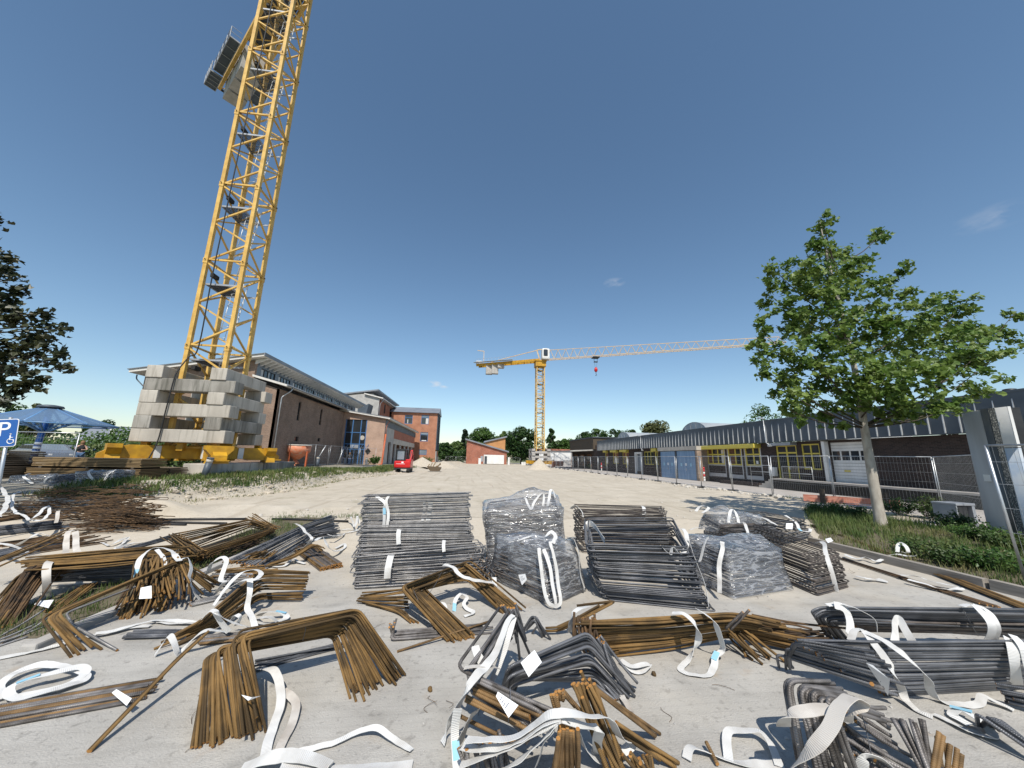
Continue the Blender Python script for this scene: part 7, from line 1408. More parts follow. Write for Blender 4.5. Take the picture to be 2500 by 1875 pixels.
def film_over(t, corners, tops, m, amp=.05, n=44, lv=9, seed=0, peaks=()):
    cn = [vec(c) for c in corners]; tp = [vec(c) for c in tops]; mb = MB(); ctr = sum(cn, Vector())/4
    def per(L, f): f = f*4 % 4; i = int(f); return L[i].lerp(L[(i+1) % 4], f-i)
    def nz(p, s=1): return mnoise.noise(p*2.3+Vector((seed, 0, 0)))*amp*s+mnoise.noise(Vector((p.x*7, p.y*7, p.z*3))+Vector((seed, 5, 0)))*amp*.5*s
    tc_ = sum(tp, Vector())/4
    for j in range(lv+1):
        f = j/lv
        for i in range(n):
            a = per(cn, i/n); b = per(tp, i/n); p = a.lerp(b, f); o = (p-ctr); o.z = 0; k_ = nz(p)*(.5+f)-.02*math.sin(f*3.14); p = p+o.normalized()*k_
            if j == lv: p.z += nz(p, .8)
            mb.v.append(tuple(p))
    rings = 6
    for j in range(1, rings+1):
        f = 1-j/rings
        for i in range(n):
            b = per(tp, i/n); p = tc_.lerp(b, f); p.z += nz(p, 1.2)+sum(h*math.exp(-((p.x-x)**2+(p.y-y)**2)/(w_*w_)) for (x, y, h, w_) in peaks); mb.v.append(tuple(p))
    for j in range(lv+rings):
        for i in range(n): k2 = (i+1) % n; mb.face((j*n+i, j*n+k2, (j+1)*n+k2, (j+1)*n+i), None, True)
    return mb.build('shrink_film', m, t)
B_ = [(-1.60, 6.19), (.37, 6.42), (.32, 6.74), (-1.66, 6.62)]
stack('stirrup_stack', 'front tier of the big grey stirrup stack in the centre left', [z_(p, .01) for p in B_], [(-1.68, 6.30, .47), (.30, 6.52, .56), (.26, 6.85, .56), (-1.72, 6.75, .47)], 22, .0095, 'bar_steel', .024)
stack('stirrup_stack', 'middle tier of the big grey stirrup stack, set back behind the front tier', [(-1.72, 6.72, .01), (.22, 6.86, .01), (.2, 7.15, .01), (-1.76, 7.12, .01)], [(-1.78, 6.84, .79), (.10, 6.96, .80), (.1, 7.28, .8), (-1.8, 7.22, .79)], 34, .0095, 'bar_steel', .022)
stack('stirrup_stack', 'tallest rear tier of the big grey stirrup stack with a knotted strap', [(-1.82, 7.2, .01), (.12, 7.28, .01), (.1, 7.75, .01), (-1.86, 7.7, .01)], [(-1.92, 7.32, 1.24), (.07, 7.4, 1.31), (.08, 7.85, 1.28), (-1.96, 7.82, 1.22)], 52, .0095, 'bar_steel', .022)
t = stack('stirrup_stack', 'tall stirrup stack shrouded in crinkled clear film behind the centre', [(.50, 7.25, .01), (1.92, 7.2, .01), (1.98, 8.05, .01), (.52, 8.0, .01)], [(.40, 7.3, .94), (1.84, 7.28, 1.0), (1.9, 8.1, 1.25), (.5, 8.05, 1.06)], 44, .0095, 'bar_brown', .02)
film_over(t, [(.46, 7.21, .12), (1.96, 7.16, .12), (2.04, 8.1, .12), (.47, 8.05, .12)], [(.34, 7.22, .98), (1.92, 7.2, 1.03), (1.98, 8.2, 1.30), (.42, 8.12, 1.12)], 'film_clear', .05, seed=3, peaks=((1.4, 7.95, .16, .35), (.5, 7.3, .05, .2), (1.85, 7.3, .06, .2)))
t = stack('stirrup_stack', 'low pack wrapped in bluish film with long white loops at its front corner', [(.52, 6.55, .01), (1.24, 5.44, .01), (1.86, 5.95, .01), (1.3, 6.8, .01)], [(.56, 6.5, .50), (1.2, 5.55, .50), (1.75, 6.0, .54), (1.25, 6.7, .58)], 26, .0095, 'bar_brown', .028)
film_over(t, [(.46, 6.62, .02), (1.23, 5.38, .02), (1.92, 5.92, .02), (1.34, 6.95, .02)], [(.5, 6.35, .78), (1.13, 5.5, .72), (1.75, 5.95, .76), (1.35, 6.6, .74)], 'film_blue', .06, seed=9, peaks=((.62, 6.1, .12, .16), (1.05, 6.05, -.16, .3)))
stack('stirrup_stack', 'large dark stack of rectangular stirrups with loosely draped straps, right of centre', [(2.10, 5.56, .01), (3.42, 5.10, .01), (3.62, 6.2, .01), (2.25, 6.7, .01)], [(1.86, 5.62, .76), (3.34, 5.42, .76), (3.62, 6.25, 1.03), (2.08, 6.3, 1.02)], 40, .0105, 'bar_dark', .028, .06)
t = stack('stirrup_stack', 'film wrapped stirrup stack with a bunched plastic knot, right of the dark stack', [(4.08, 5.50, .01), (5.26, 5.80, .01), (5.3, 6.85, .01), (3.96, 6.6, .01)], [(4.16, 5.72, .55), (5.3, 6.0, .52), (5.4, 6.7, .62), (4.08, 6.5, .62)], 28, .010, 'bar_dark', .018)
film_over(t, [(4.04, 5.44, .02), (5.32, 5.75, .02), (5.36, 6.95, .02), (3.9, 6.68, .02)], [(4.15, 5.66, .62), (5.38, 5.98, .58), (5.5, 6.75, .68), (4.02, 6.5, .70)], 'film_blue', .045, seed=14, peaks=((5.35, 6.35, .12, .22),))
stack('stirrup_stack', 'neat dark stirrup stack with one vertical strap at the right end of the row', [(5.50, 5.52, .01), (6.45, 5.86, .01), (6.75, 8.4, .01), (5.75, 8.2, .01)], [(5.62, 5.75, .55), (6.6, 6.1, .52), (6.95, 8.4, .58), (5.9, 8.2, .58)], 25, .010, 'bar_brown', .018)
t = stack('stirrup_stack', 'far pack of dark stirrups under clear film near the maple shadow', [(6.35, 8.6, .01), (8.0, 8.7, .01), (8.1, 9.8, .01), (6.5, 9.7, .01)], [(6.3, 8.8, .5), (7.9, 8.9, .5), (8.0, 9.8, .6), (6.5, 9.7, .6)], 30, .009, 'bar_dark', .04)
film_over(t, [(6.3, 8.85, .28), (8.05, 8.95, .28), (8.1, 9.85, .2), (6.4, 9.8, .2)], [(6.4, 8.95, .66), (7.7, 8.95, .62), (7.8, 9.7, .7), (6.5, 9.7, .72)], 'film_clear', .06, seed=20, peaks=((6.9, 9.4, .16, .3),))
stack('stirrup_stack', 'far low stack of dark stirrups in the maple shadow next to the bed', [(8.1, 8.9, .01), (9.6, 9.6, .01), (9.3, 10.9, .01), (7.9, 10.2, .01)], [(8.2, 8.9, .55), (9.5, 9.6, .5), (9.2, 10.8, .55), (8.0, 10.2, .6)], 30, .009, 'bar_dark', .05)
stack('stirrup_stack', 'open framed stack of dark stirrups behind the large dark stack', [(2.62, 8.2, .01), (4.85, 8.15, .01), (5.05, 9.0, .01), (2.72, 9.2, .01)], [(2.6, 8.3, .86), (4.5, 8.3, .9), (4.95, 8.95, .88), (2.7, 9.1, .92)], 36, .0105, 'bar_brown', .03)
tangle('heap of loose dark stirrups between the grey and the film wrapped stack', .33, 6.75, .22, .4, .55, 60, 80, 'bar_dark', .0075, (.15, .3))
tangle('scattered dark stirrups in front of the far film pack', 6.2, 7.9, .45, .6, .5, 60, 5, 'bar_dark', .008, (.25, .5))
# ----------------------------------------------------------------- white lifting straps
NS = [0]
def strap(label, pts, w_=.062, m='webbing', roll=0, side=None, group='white lifting straps', sub=None, k_=9, dbl=False):
    P = [Vector(p[:3]) for p in catmull([tuple(vec(p)) for p in pts], k_)]
    w_ *= .84
    for i, p in enumerate(P): p += Vector((mnoise.noise(p*3.1), mnoise.noise(p*3.1+Vector((9, 0, 0))), 0))*.03+Vector((0, 0, abs(mnoise.noise(p*9+Vector((0, 4, NS[0])))))) * .012
    T = []
    for i in range(len(P)): a = P[max(i-1, 0)]; b = P[min(i+1, len(P)-1)]; d = b-a; T.append(d.normalized() if d.length > 1e-8 else Vector((1, 0, 0)))
    Z = Vector((0, 0, 1)); s_ = Vector(side) if side else T[0].cross(Z)
    if s_.length < .2: s_ = Vector((1, 0, 0))
    s_ = s_.normalized(); mb = MB(); L = 0; n = len(P); th = .0018
    for i in range(n):
        h = T[i].cross(Z); s_ = s_-T[i]*s_.dot(T[i])
        if s_.length < 1e-4: s_ = T[i].orthogonal()
        s_ = s_.normalized()
        if h.length > .25 and not side:
            h.normalize(); h = h if h.dot(s_) > 0 else -h; s_ = s_.lerp(h, .22*h.length).normalized()
        a_ = R(roll)+.65*mnoise.noise(Vector((NS[0]*3.7, L*2.6, 0)))+.18*mnoise.noise(Vector((NS[0]*1.7, L*7, 7))); q = s_*math.cos(a_)+T[i].cross(s_)*math.sin(a_); nn = T[i].cross(q).normalized()*th
        if i: L += (P[i]-P[i-1]).length
        cz = P[i]
        lo = min(0, (cz-q*(w_/2)).z-.003, (cz+q*(w_/2)).z-.003)
        if lo < 0: cz = cz-Vector((0, 0, lo))
        up_ = nn.normalized(); cup = up_*(.05*w_*mnoise.noise(Vector((NS[0]*1.7, i*.21, 3))))
        row = []
        for (u, sg) in ((-.5, 1), (0, 1), (.5, 1), (-.5, -1), (0, -1), (.5, -1), (-.5, 1), (-.5, -1), (.5, 1), (.5, -1)): mb.v.append(tuple(cz+q*(u*w_)+nn*sg+(cup if u == 0 else Vector())))
        if i:
            b = (i-1)*10; c = i*10; l0, l1 = L-(P[i]-P[i-1]).length, L; uv4 = lambda v0, v1: [(l0, v0), (l0, v1), (l1, v1), (l1, v0)]
            for (j, j2, v0, v1) in ((0, 1, 0, .5), (1, 2, .5, 1)): mb.face((b+j, b+j2, c+j2, c+j), uv4(v0, v1), True); mb.face((c+j+3, c+j2+3, b+j2+3, b+j+3), [(l1, v0), (l1, v1), (l0, v1), (l0, v0)], True)
            mb.face((b+7, b+6, c+6, c+7)); mb.face((b+8, b+9, c+9, c+8))
    NS[0] += 1; t = tag(mb.build('lifting_strap', m), label, 'strap', group)
    if sub is not None:
        p = vec(pts[sub]); i = min(range(n), key=lambda j: (P[j]-p).length); q = MB(); tt = T[i]; sd = Vector(mb.v[i*10+2])-Vector(mb.v[i*10]); sd.normalize(); up = sd.cross(tt); up = up if up.z > 0 or abs(up.z) < .2 else -up
        c = Vector(mb.v[i*10+1])+up*.006; q.hexa([c-tt*.06-sd*.026, c+tt*.06-sd*.026, c+tt*.06+sd*.026, c-tt*.06+sd*.026]+[v_+up*.003 for v_ in (c-tt*.06-sd*.026, c+tt*.06-sd*.026, c+tt*.06+sd*.026, c-tt*.06+sd*.026)]); q.build('blue_label', 'label_blue', t)
    return t
S_ = lambda lb, f, pts, w_=.062, **k_: strap(lb, [f(*p) for p in pts], w_, **k_)
S_('coiled strap lying alone on the slab at the lower left', qG, [(20, 500, .02), (-20, 440, .03), (60, 370, .05), (200, 320, .06), (330, 325, .06), (440, 360, .05), (450, 400, .03), (330, 440, .04), (200, 480, .04), (90, 500, .04), (50, 450, .06), (150, 400, .08), (300, 360, .09), (420, 330, .08), (455, 360, .05), (380, 420, .03), (240, 465, .03), (60, 495, .02)], .075, sub=11)
S_('long flat strap running along the slab under the cranked bars at the left', qA, [(-60, 1560, .012), (250, 1500, .012), (480, 1440, .02), (700, 1375, .02), (850, 1345, .03), (1050, 1300, .02), (1250, 1280, .02)], .07)
S_('flat strap crossing towards the strap bow at the left', qA, [(780, 1345, .05), (950, 1320, .04), (1200, 1250, .04), (1400, 1235, .03), (1620, 1258, .03)], .07)
S_('wide dirty strap hanging from the slanting bar pair, left one of two', qA, [(610, 490, .64), (565, 510, .62), (545, 600, .50), (548, 720, .36), (556, 865, .22)], .085, m='webbing_dirty', side=(1, .2, 0))
S_('dirty strap hanging from the slanting bar pair, right one of two', qA, [(625, 500, .64), (632, 600, .52), (636, 700, .42), (648, 770, .36), (690, 765, .34), (722, 690, .40)], .085, m='webbing_dirty', side=(1, .2, 0))
S_('grey shaded strap hanging over the end of the long angled bundle', qA, [(410, 745, .48), (395, 775, .46), (385, 870, .34), (375, 960, .2), (385, 1040, .06)], .095, m='webbing_dirty', side=(1, 0, 0))
S_('curled white strap on the thick dark bundle at the left edge', qA, [(165, 170, .62), (110, 200, .62), (105, 320, .52), (190, 365, .5), (250, 410, .44), (300, 370, .5), (390, 290, .56), (402, 340, .48), (350, 405, .44), (270, 405, .43)], .07)
S_('broad white strap falling over the stirrup heap at the left edge', qA, [(-40, 110, .85), (20, 150, .82), (65, 240, .68), (40, 300, .58), (-10, 380, .45)], .10, side=(1, .3, 0))
S_('white strap bent over bars at the left edge above the slanting pair', qA, [(-40, 600, .32), (60, 605, .36), (140, 630, .34), (230, 670, .26)], .07)
S_('white strap making a tent over thin bars at the left', qA, [(130, 615, .28), (230, 560, .4), (320, 518, .44), (420, 540, .38), (480, 560, .3)], .06)
S_('strap hanging on the tangled stirrup heap', qA, [(485, 330, .62), (475, 360, .56), (462, 430, .4)], .07, m='webbing_dirty', side=(1, 0, 0))
S_('crumpled strap on the slab at the foot of the tangled heap', qA, [(840, 590, .02), (900, 615, .03), (970, 580, .06), (1060, 550, .06), (1010, 600, .03), (960, 640, .02), (1080, 600, .02), (1180, 590, .02)], .06)
S_('white strap arching over the sheaf with the white tag, left part', qA, [(1125, 850, .30), (1160, 730, .46), (1240, 650, .54), (1330, 635, .56), (1430, 680, .54), (1480, 745, .52)], .075, sub=0)
S_('white strap end tucked under the arch over the tagged sheaf', qA, [(1290, 650, .55), (1330, 700, .5), (1365, 780, .44)], .06, side=(1, 0, 0))
S_('white strap dropping from the tagged sheaf to the grass', qA, [(1485, 735, .52), (1555, 720, .52), (1590, 800, .42), (1560, 900, .3), (1600, 1010, .12), (1650, 1060, .03)], .065, side=(1, 0, 0))
S_('white strap standing in a tall loop beside the tagged sheaf', qN, [(515, 690, .28), (560, 590, .44), (650, 532, .50), (690, 560, .47), (665, 650, .36), (650, 750, .26), (690, 780, .24), (600, 885, .08)], .07)
S_('long white strap wound round the Z-shaped bars', qN, [(600, 1000, .14), (690, 860, .28), (850, 765, .42), (990, 750, .44), (1045, 700, .44), (1000, 655, .46), (880, 672, .44), (760, 760, .36), (650, 900, .22)], .07)
S_('white strap hanging from the Z-shaped bars to the slab', qN, [(935, 740, .42), (940, 860, .3), (900, 1030, .12), (950, 1110, .1), (975, 1245, .02)], .075, side=(1, .2, 0))
S_('strap bow tied round the Z-shaped bars near the slab', qN, [(450, 1140, .25), (540, 1062, .32), (620, 1085, .30), (700, 1135, .22), (800, 1185, .14), (950, 1235, .03), (1000, 1150, .04)], .075)
S_('short strap tail of the bow on the Z-shaped bars', qN, [(590, 1075, .32), (650, 1150, .22), (720, 1270, .08)], .07, side=(1, .3, 0))
S_('small curled strap loop beside the bow', qN, [(760, 1150, .14), (800, 1095, .22), (835, 1120, .2), (790, 1200, .1)], .05)
S_('thin flat strap reaching the bow from the left', qN, [(-30, 1160, .02), (150, 1180, .02), (390, 1180, .04)], .055)
S_('forked white strap on grey bars at the front left', qN, [(-20, 1490, .02), (100, 1315, .18), (150, 1370, .14), (205, 1500, .02), (250, 1465, .02), (370, 1340, .14), (520, 1255, .2), (690, 1272, .14)], .065)
S_('white strap over the slanting dark bundle, drooping left', qN, [(1370, 195, .48), (1440, 225, .48), (1500, 300, .42), (1545, 350, .38), (1480, 420, .22), (1390, 450, .06)], .065)
S_('bunched white strap on top of the short thick bundle', qN, [(1580, 365, .36), (1650, 330, .34), (1690, 400, .28), (1760, 465, .12), (1860, 445, .02), (1860, 395, .04), (1780, 440, .03)], .07)
S_('crumpled white strap on the slab behind the short thick bundle', qN, [(1150, 620, .02), (1280, 610, .03), (1360, 540, .05), (1420, 570, .04), (1480, 590, .02)], .06)
S_('strap scraps on the slab left of the big grey stack', qN, [(1870, 160, .05), (1930, 130, .25), (1960, 230, .1), (2000, 120, .3), (2010, 200, .1)], .06)
S_('flattened strap on the slab beside the grey stack', qN, [(1830, 260, .02), (1900, 250, .03), (1990, 260, .03), (1870, 290, .02), (1760, 320, .02)], .06)
S_('pile of crumpled strap behind the large rusty fan', qN, [(1010, 1110, .03), (1090, 1065, .09), (1240, 1075, .07), (1275, 1130, .03), (1100, 1190, .03), (1000, 1140, .06), (1110, 1120, .10), (1200, 1160, .05)], .085, sub=2)
S_('white strap trailing over the open rusty square', qC, [(850, 735, .46), (940, 765, .47), (1000, 830, .42), (1110, 868, .36), (1240, 890, .30), (1290, 900, .28)], .065)
S_('end of the trailing strap hanging in the open rusty square', qC, [(1285, 850, .30), (1290, 930, .2), (1300, 1010, .12), (1312, 1100, .03)], .08, side=(1, .1, 0))
S_('small strap ring inside the open rusty square', qC, [(815, 1130, .02), (825, 1085, .07), (860, 1070, .09), (882, 1110, .05), (850, 1140, .015), (818, 1120, .03)], .05)
S_('curled strap with blue label inside the open rusty square', qC, [(960, 1110, .02), (965, 1040, .08), (1010, 990, .13), (1065, 1020, .10), (1040, 1070, .05), (1060, 1110, .03), (1110, 1150, .02), (1030, 1180, .015)], .06, sub=0)
S_('long white strap descending from the standing ribbed bars to the lower left', qK, [(655, 85, .64), (590, 160, .60), (480, 410, .50), (370, 610, .47), (300, 700, .47), (190, 840, .42), (90, 1030, .28), (0, 1220, .12), (-80, 1420, .012)], .075)
S_('second white strap parallel to the long one over the standing ribbed bars', qK, [(660, 110, .62), (600, 280, .54), (520, 520, .4), (440, 720, .28), (400, 780, .24)], .065)
S_('short strap wrapped on the leg of the standing ribbed bars', qK, [(250, 410, .5), (270, 500, .46), (320, 580, .42)], .08, side=(1, .3, 0))
S_('strap crossing the corner of the standing ribbed bars', qK, [(160, 620, .47), (260, 615, .48), (380, 610, .46), (480, 640, .38)], .05, m='webbing_dirty')
S_('longest strap of the knot at the front, looping to the right and back', qK, [(150, 1365, .26), (450, 1370, .3), (700, 1330, .34), (960, 1140, .46), (1150, 1075, .50), (1400, 1100, .46), (1640, 1170, .34), (1740, 1340, .18), (1860, 1410, .10), (1710, 1530, .06), (1500, 1555, .06), (1370, 1460, .14), (1280, 1290, .3), (1190, 1160, .46)], .075)
S_('upper strap of the sheaf running left from the knot at the front', qK, [(120, 1440, .2), (370, 1465, .24), (680, 1400, .32), (960, 1210, .44), (1140, 1130, .48)], .07)
S_('lower strap of the sheaf running left from the knot at the front', qK, [(100, 1640, .14), (400, 1520, .22), (800, 1350, .36), (1010, 1210, .44), (1150, 1140, .48)], .07)
S_('strap falling from the knot to the lower picture edge', qK, [(460, 1740, .06), (760, 1520, .24), (1000, 1330, .38), (1140, 1180, .47)], .075)
S_('narrow strap twisted below the knot at the front', qK, [(860, 1660, .06), (920, 1480, .24), (960, 1380, .32), (1090, 1240, .44)], .05, roll=50)
S_('strap loop hanging right of the knot at the front', qK, [(1150, 1130, .47), (1300, 1180, .43), (1440, 1230, .36), (1530, 1250, .34), (1510, 1380, .2), (1480, 1500, .07), (1440, 1420, .1)], .075)
S_('strap running down the left side of the front centre bars', qK, [(75, 1060, .3), (55, 1250, .18), (60, 1450, .08), (90, 1700, .012)], .07, side=(1, 0, 0), sub=2)
S_('grey strap falling behind the front centre bars', qK, [(270, 1080, .34), (200, 1200, .24), (120, 1360, .1), (60, 1480, .02)], .09, m='webbing_dirty')
S_('small crumpled strap on the slab right of the tagged hooked bundle', qF, [(1265, 378, .03), (1330, 410, .05), (1390, 400, .06), (1445, 400, .04), (1390, 440, .02), (1340, 440, .02), (1300, 405, .03)], .065)
S_('grey strap end beside the rusty hooked bars at the front', qF, [(1262, 560, .02), (1285, 620, .03), (1330, 690, .02)], .06, m='webbing_dirty')
S_('open white strap loop hanging from the broad rusty bundle to the slab', qD, [(800, 905, .46), (890, 915, .47), (985, 1010, .38), (1005, 1120, .22), (935, 1255, .05), (865, 1330, .012), (960, 1375, .012), (1085, 1385, .012), (1120, 1310, .03), (1135, 1240, .06), (1190, 1190, .10), (1150, 1060, .28), (1110, 970, .40), (985, 885, .46)], .075, sub=9)
S_('strap wrapped round the left end of the broad rusty bundle', qD, [(180, 865, .42), (100, 880, .46), (50, 940, .4), (40, 1060, .2)], .07)
S_('white strap over the bent end of the upper dark bundle', qE, [(560, 268, .48), (690, 258, .50), (850, 305, .48), (980, 385, .42), (990, 490, .3)], .065)
S_('broad white strap hanging on the bent end of the upper dark bundle', qE, [(620, 265, .5), (720, 300, .46), (765, 400, .36), (760, 520, .28)], .09, side=(1, .2, 0))
S_('long white strap from the hooked dark bars down to the slab', qE, [(760, 560, .40), (780, 475, .46), (860, 475, .47), (980, 600, .42), (1120, 780, .32), (1190, 950, .12), (1230, 1050, .04), (1330, 1140, .012), (1450, 1190, .012)], .068)
S_('white strap lying over the lower dark bundle and out on the slab', qE, [(870, 485, .47), (1050, 555, .46), (1230, 675, .42), (1390, 830, .28), (1450, 970, .1), (1530, 1065, .015), (1700, 1095, .012), (1830, 1085, .02), (1860, 1020, .06), (2000, 1085, .03), (2130, 1150, .012)], .072)
S_('looped white strap on the slab at the right below the dark bundles', qE, [(1450, 1165, .012), (1600, 1235, .015), (1760, 1315, .015), (1930, 1355, .015), (1900, 1280, .03), (1790, 1185, .06), (1690, 1135, .06), (1620, 1175, .03), (1760, 1260, .02)], .075, sub=6)
S_('white strap folded in a peak on the upper dark bundle', qE, [(1120, 570, .28), (1165, 410, .40), (1200, 400, .41), (1280, 570, .28)], .08, side=(1, 0, 0))
S_('white strap over the upper dark bundle near the right edge, left one', qE, [(1680, 275, .50), (1780, 262, .52), (1880, 330, .48), (1950, 440, .38), (1910, 570, .2)], .085)
S_('white strap over the upper dark bundle near the right edge, right one', qE, [(1800, 262, .52), (1920, 310, .49), (1985, 430, .38), (1985, 560, .2)], .075)
S_('broad white strap crossing the lower dark bundle at the right edge', qE, [(2080, 535, .50), (2110, 640, .42), (2145, 780, .28), (2165, 930, .06)], .10, side=(1, 0, 0))
S_('second white strap beside the broad one at the right edge', qE, [(2110, 515, .52), (2190, 620, .45), (2260, 800, .28)], .08, side=(1, 0, 0))
S_('dirty strap folded over the front right hooked bars', qE, [(265, 1290, .36), (255, 1190, .46), (400, 1140, .50), (600, 1110, .52)], .10, m='webbing_dirty')
S_('large dirty strap twisted across the front right hooked bars', qE, [(250, 1640, .22), (450, 1490, .38), (560, 1310, .48), (640, 1130, .56), (760, 1030, .60), (850, 1060, .54), (770, 1130, .48), (740, 1240, .34)], .105, m='webbing_dirty')
S_('white strap bent up at the lower edge right of the front right bars', qE, [(850, 1680, .012), (880, 1535, .14), (1000, 1555, .10), (1120, 1620, .03), (1180, 1700, .012)], .08)
S_('flat white strap on the slab at the lower edge, lower one of two', qF, [(1665, 965, .012), (1700, 900, .05), (1850, 955, .015), (2000, 985, .012), (2230, 1010, .012)], .075)
S_('square cornered white strap on the slab at the lower edge, upper one of two', qF, [(1915, 980, .012), (1905, 800, .04), (1990, 790, .05), (2090, 800, .07), (2150, 870, .05), (2225, 1020, .02)], .07)
S_('white strap tail under the large rusty fan, left one', qG, [(1405, 335, .10), (1470, 345, .16), (1510, 420, .1), (1515, 540, .04), (1470, 660, .02), (1425, 830, .012)], .075)
S_('white strap tail under the large rusty fan, right one', qG, [(1530, 460, .06), (1600, 520, .04), (1600, 580, .03), (1550, 690, .02), (1480, 830, .012)], .07, m='webbing_dirty')
S_('thin strap with a raised bend on the slab at the lower centre', qG, [(1575, 805, .012), (1790, 748, .02), (1920, 685, .03), (2030, 662, .06), (2120, 725, .03), (2230, 785, .012)], .05)
S_('crumpled white strap heap at the lower edge below the fan', qG, [(1300, 880, .02), (1430, 832, .07), (1560, 815, .09), (1680, 820, .07), (1780, 866, .03), (1650, 872, .04), (1500, 862, .08)], .11)
S_('flat white strap along the lower picture edge', qG, [(1760, 880, .012), (1950, 872, .012), (2230, 862, .012)], .08)
S_('white strap standing on the far thick bundle end at the upper centre left', qN, [(1700, 300, .2), (1760, 320, .16), (1840, 310, .05), (1870, 290, .02)], .05)
SJ = lambda a, b, y: VY(860+a*.1688, 1180+b*.1688, y)
SI = lambda a, b, y: VY(1150+a*.1989, 1170+b*.1989, y)
SD = lambda a, b, y: VY(1380+a*.3255, 1200+b*.3255, y)
def SV(lb, f, pts, w_=.062, **k_): return strap(lb, [f(*p) for p in pts], w_, **k_)
SV('doubled white strap down the front tier of the big grey stack', SJ, [(570, 1025, 6.45), (555, 1060, 6.28), (530, 1200, 6.20), (505, 1380, 6.16)], .115, side=(1, 0, 0))
SV('short strap on the front tier of the big grey stack, right side', SJ, [(1320, 825, 6.55), (1325, 900, 6.40), (1328, 990, 6.34)], .065, side=(1, 0, 0))
SV('white strap on the middle tier of the big grey stack', SJ, [(680, 660, 6.9), (678, 720, 6.75), (668, 890, 6.70)], .085, side=(1, 0, 0))
SV('knotted white strap with blue label on the rear tier of the big grey stack', SJ, [(340, 175, 7.42), (490, 285, 7.22), (465, 400, 7.2), (450, 650, 7.12)], .07, side=(1, 0, 0), sub=2)
SV('second tail of the knotted strap on the rear tier of the big grey stack', SJ, [(545, 175, 7.42), (505, 270, 7.21), (525, 420, 7.2), (500, 650, 7.11)], .06, side=(1, 0, 0))
SV('strap glimpsed between the bars of the rear tier, left one', SJ, [(1050, 240, 7.42), (1040, 420, 7.36), (1020, 640, 7.28)], .06, side=(1, 0, 0))
SV('strap glimpsed between the bars of the rear tier, right one', SJ, [(1130, 280, 7.42), (1120, 420, 7.36), (1110, 700, 7.28)], .10, side=(1, 0, 0))
SV('long white loop at the front corner of the low film pack', SI, [(975, 770, 5.62), (1000, 900, 5.45), (1060, 1160, 5.36), (1090, 1350, 5.32), (1080, 1530, 5.26), (1000, 1555, 5.26), (920, 1480, 5.3), (870, 1200, 5.36), (835, 950, 5.42), (830, 850, 5.5)], .055, side=(1, 0, 0))
SV('white strap inside the long loop at the front corner of the low film pack', SI, [(885, 860, 5.46), (960, 1080, 5.37), (1005, 1300, 5.31), (1030, 1535, 5.26)], .06, side=(1, 0, 0))
SV('thin white strap down the right side of the low film pack', SI, [(1150, 740, 6.0), (1240, 722, 5.95), (1320, 900, 5.85), (1345, 1150, 5.83), (1390, 1340, 5.8)], .05, side=(.7, .7, 0))
SV('crumpled straps bunched on top of the low film pack', SI, [(490, 890, 6.25), (520, 790, 6.2), (620, 745, 6.3), (760, 690, 6.4), (900, 710, 6.35), (980, 650, 6.4), (1035, 700, 6.2), (990, 790, 5.9)], .075)
SV('zigzag straps on top of the tall film shrouded stack', SI, [(660, 225, 7.75), (720, 330, 7.4), (745, 370, 7.3), (800, 260, 7.55), (885, 170, 7.8), (890, 340, 7.4)], .055)
SV('strap standing at the right end of the tall film shrouded stack', SI, [(940, 330, 7.5), (965, 150, 7.85), (1005, 140, 7.9), (1030, 230, 7.75)], .06, side=(1, 0, 0))
SV('pair of straps over the left end of the large dark stack', SD, [(150, 290, 6.15), (175, 240, 6.25), (225, 270, 6.05), (300, 375, 5.7)], .10, side=(1, .5, 0))
SV('curly strap draped over the right end of the large dark stack', SD, [(820, 310, 6.2), (880, 280, 6.15), (915, 350, 5.75), (900, 440, 5.45), (850, 470, 5.4), (800, 420, 5.42), (780, 470, 5.4), (730, 420, 5.42)], .075)
SV('long strap hanging down the right corner of the large dark stack', SD, [(920, 360, 5.65), (975, 500, 5.4), (1030, 680, 5.2), (1085, 870, 5.07)], .05, side=(.4, 1, 0))
SV('white strap down the left face of the film wrapped stack', SD, [(1070, 345, 6.1), (1040, 420, 5.95), (1005, 530, 5.85)], .07, side=(.4, 1, 0))
SV('white strap under the film at the front corner of the wrapped stack', SD, [(1185, 380, 5.95), (1172, 450, 5.64), (1160, 600, 5.53), (1150, 760, 5.44)], .075, side=(1, 0, 0))
SV('vertical white strap round the neat dark stack at the right', SD, [(1880, 390, 6.5), (1925, 380, 6.2), (1960, 460, 5.9), (2005, 640, 5.72), (2040, 760, 5.66)], .075, side=(1, .3, 0))
SV('looped straps lying over the far film pack', SD, [(980, 150, 9.2), (1020, 110, 9.3), (1080, 120, 9.1), (1030, 160, 8.9)], .08)
SV('strap standing in a hoop on the far film pack', SD, [(1230, 235, 8.9), (1235, 150, 9.1), (1265, 140, 9.1), (1300, 235, 8.9)], .08)
SV('strap draped on the front edge of the far film pack', SD, [(930, 290, 8.3), (1000, 270, 8.5), (1080, 265, 8.5), (1150, 285, 8.3), (1220, 300, 8.0)], .08)
SV('strap slanting over the dark stirrups left of the maple shadow', SD, [(1410, 185, 9.2), (1500, 205, 8.9), (1590, 255, 8.4)], .08)
SV('forked strap on the far dark stack near the bed', SD, [(1650, 180, 9.6), (1730, 230, 9.2), (1760, 290, 8.8), (1830, 300, 8.7), (1840, 280, 8.8)], .08, sub=2)
SV('strap over the middle of the scattered dark stirrups', SD, [(1345, 235, 8.4), (1365, 290, 8.0), (1375, 390, 7.0)], .075, side=(1, 0, 0))
SV('straps round the left end of the open framed stack', SD, [(40, 130, 8.5), (80, 110, 8.4), (120, 150, 8.3), (135, 195, 8.25)], .11, side=(1, .3, 0))
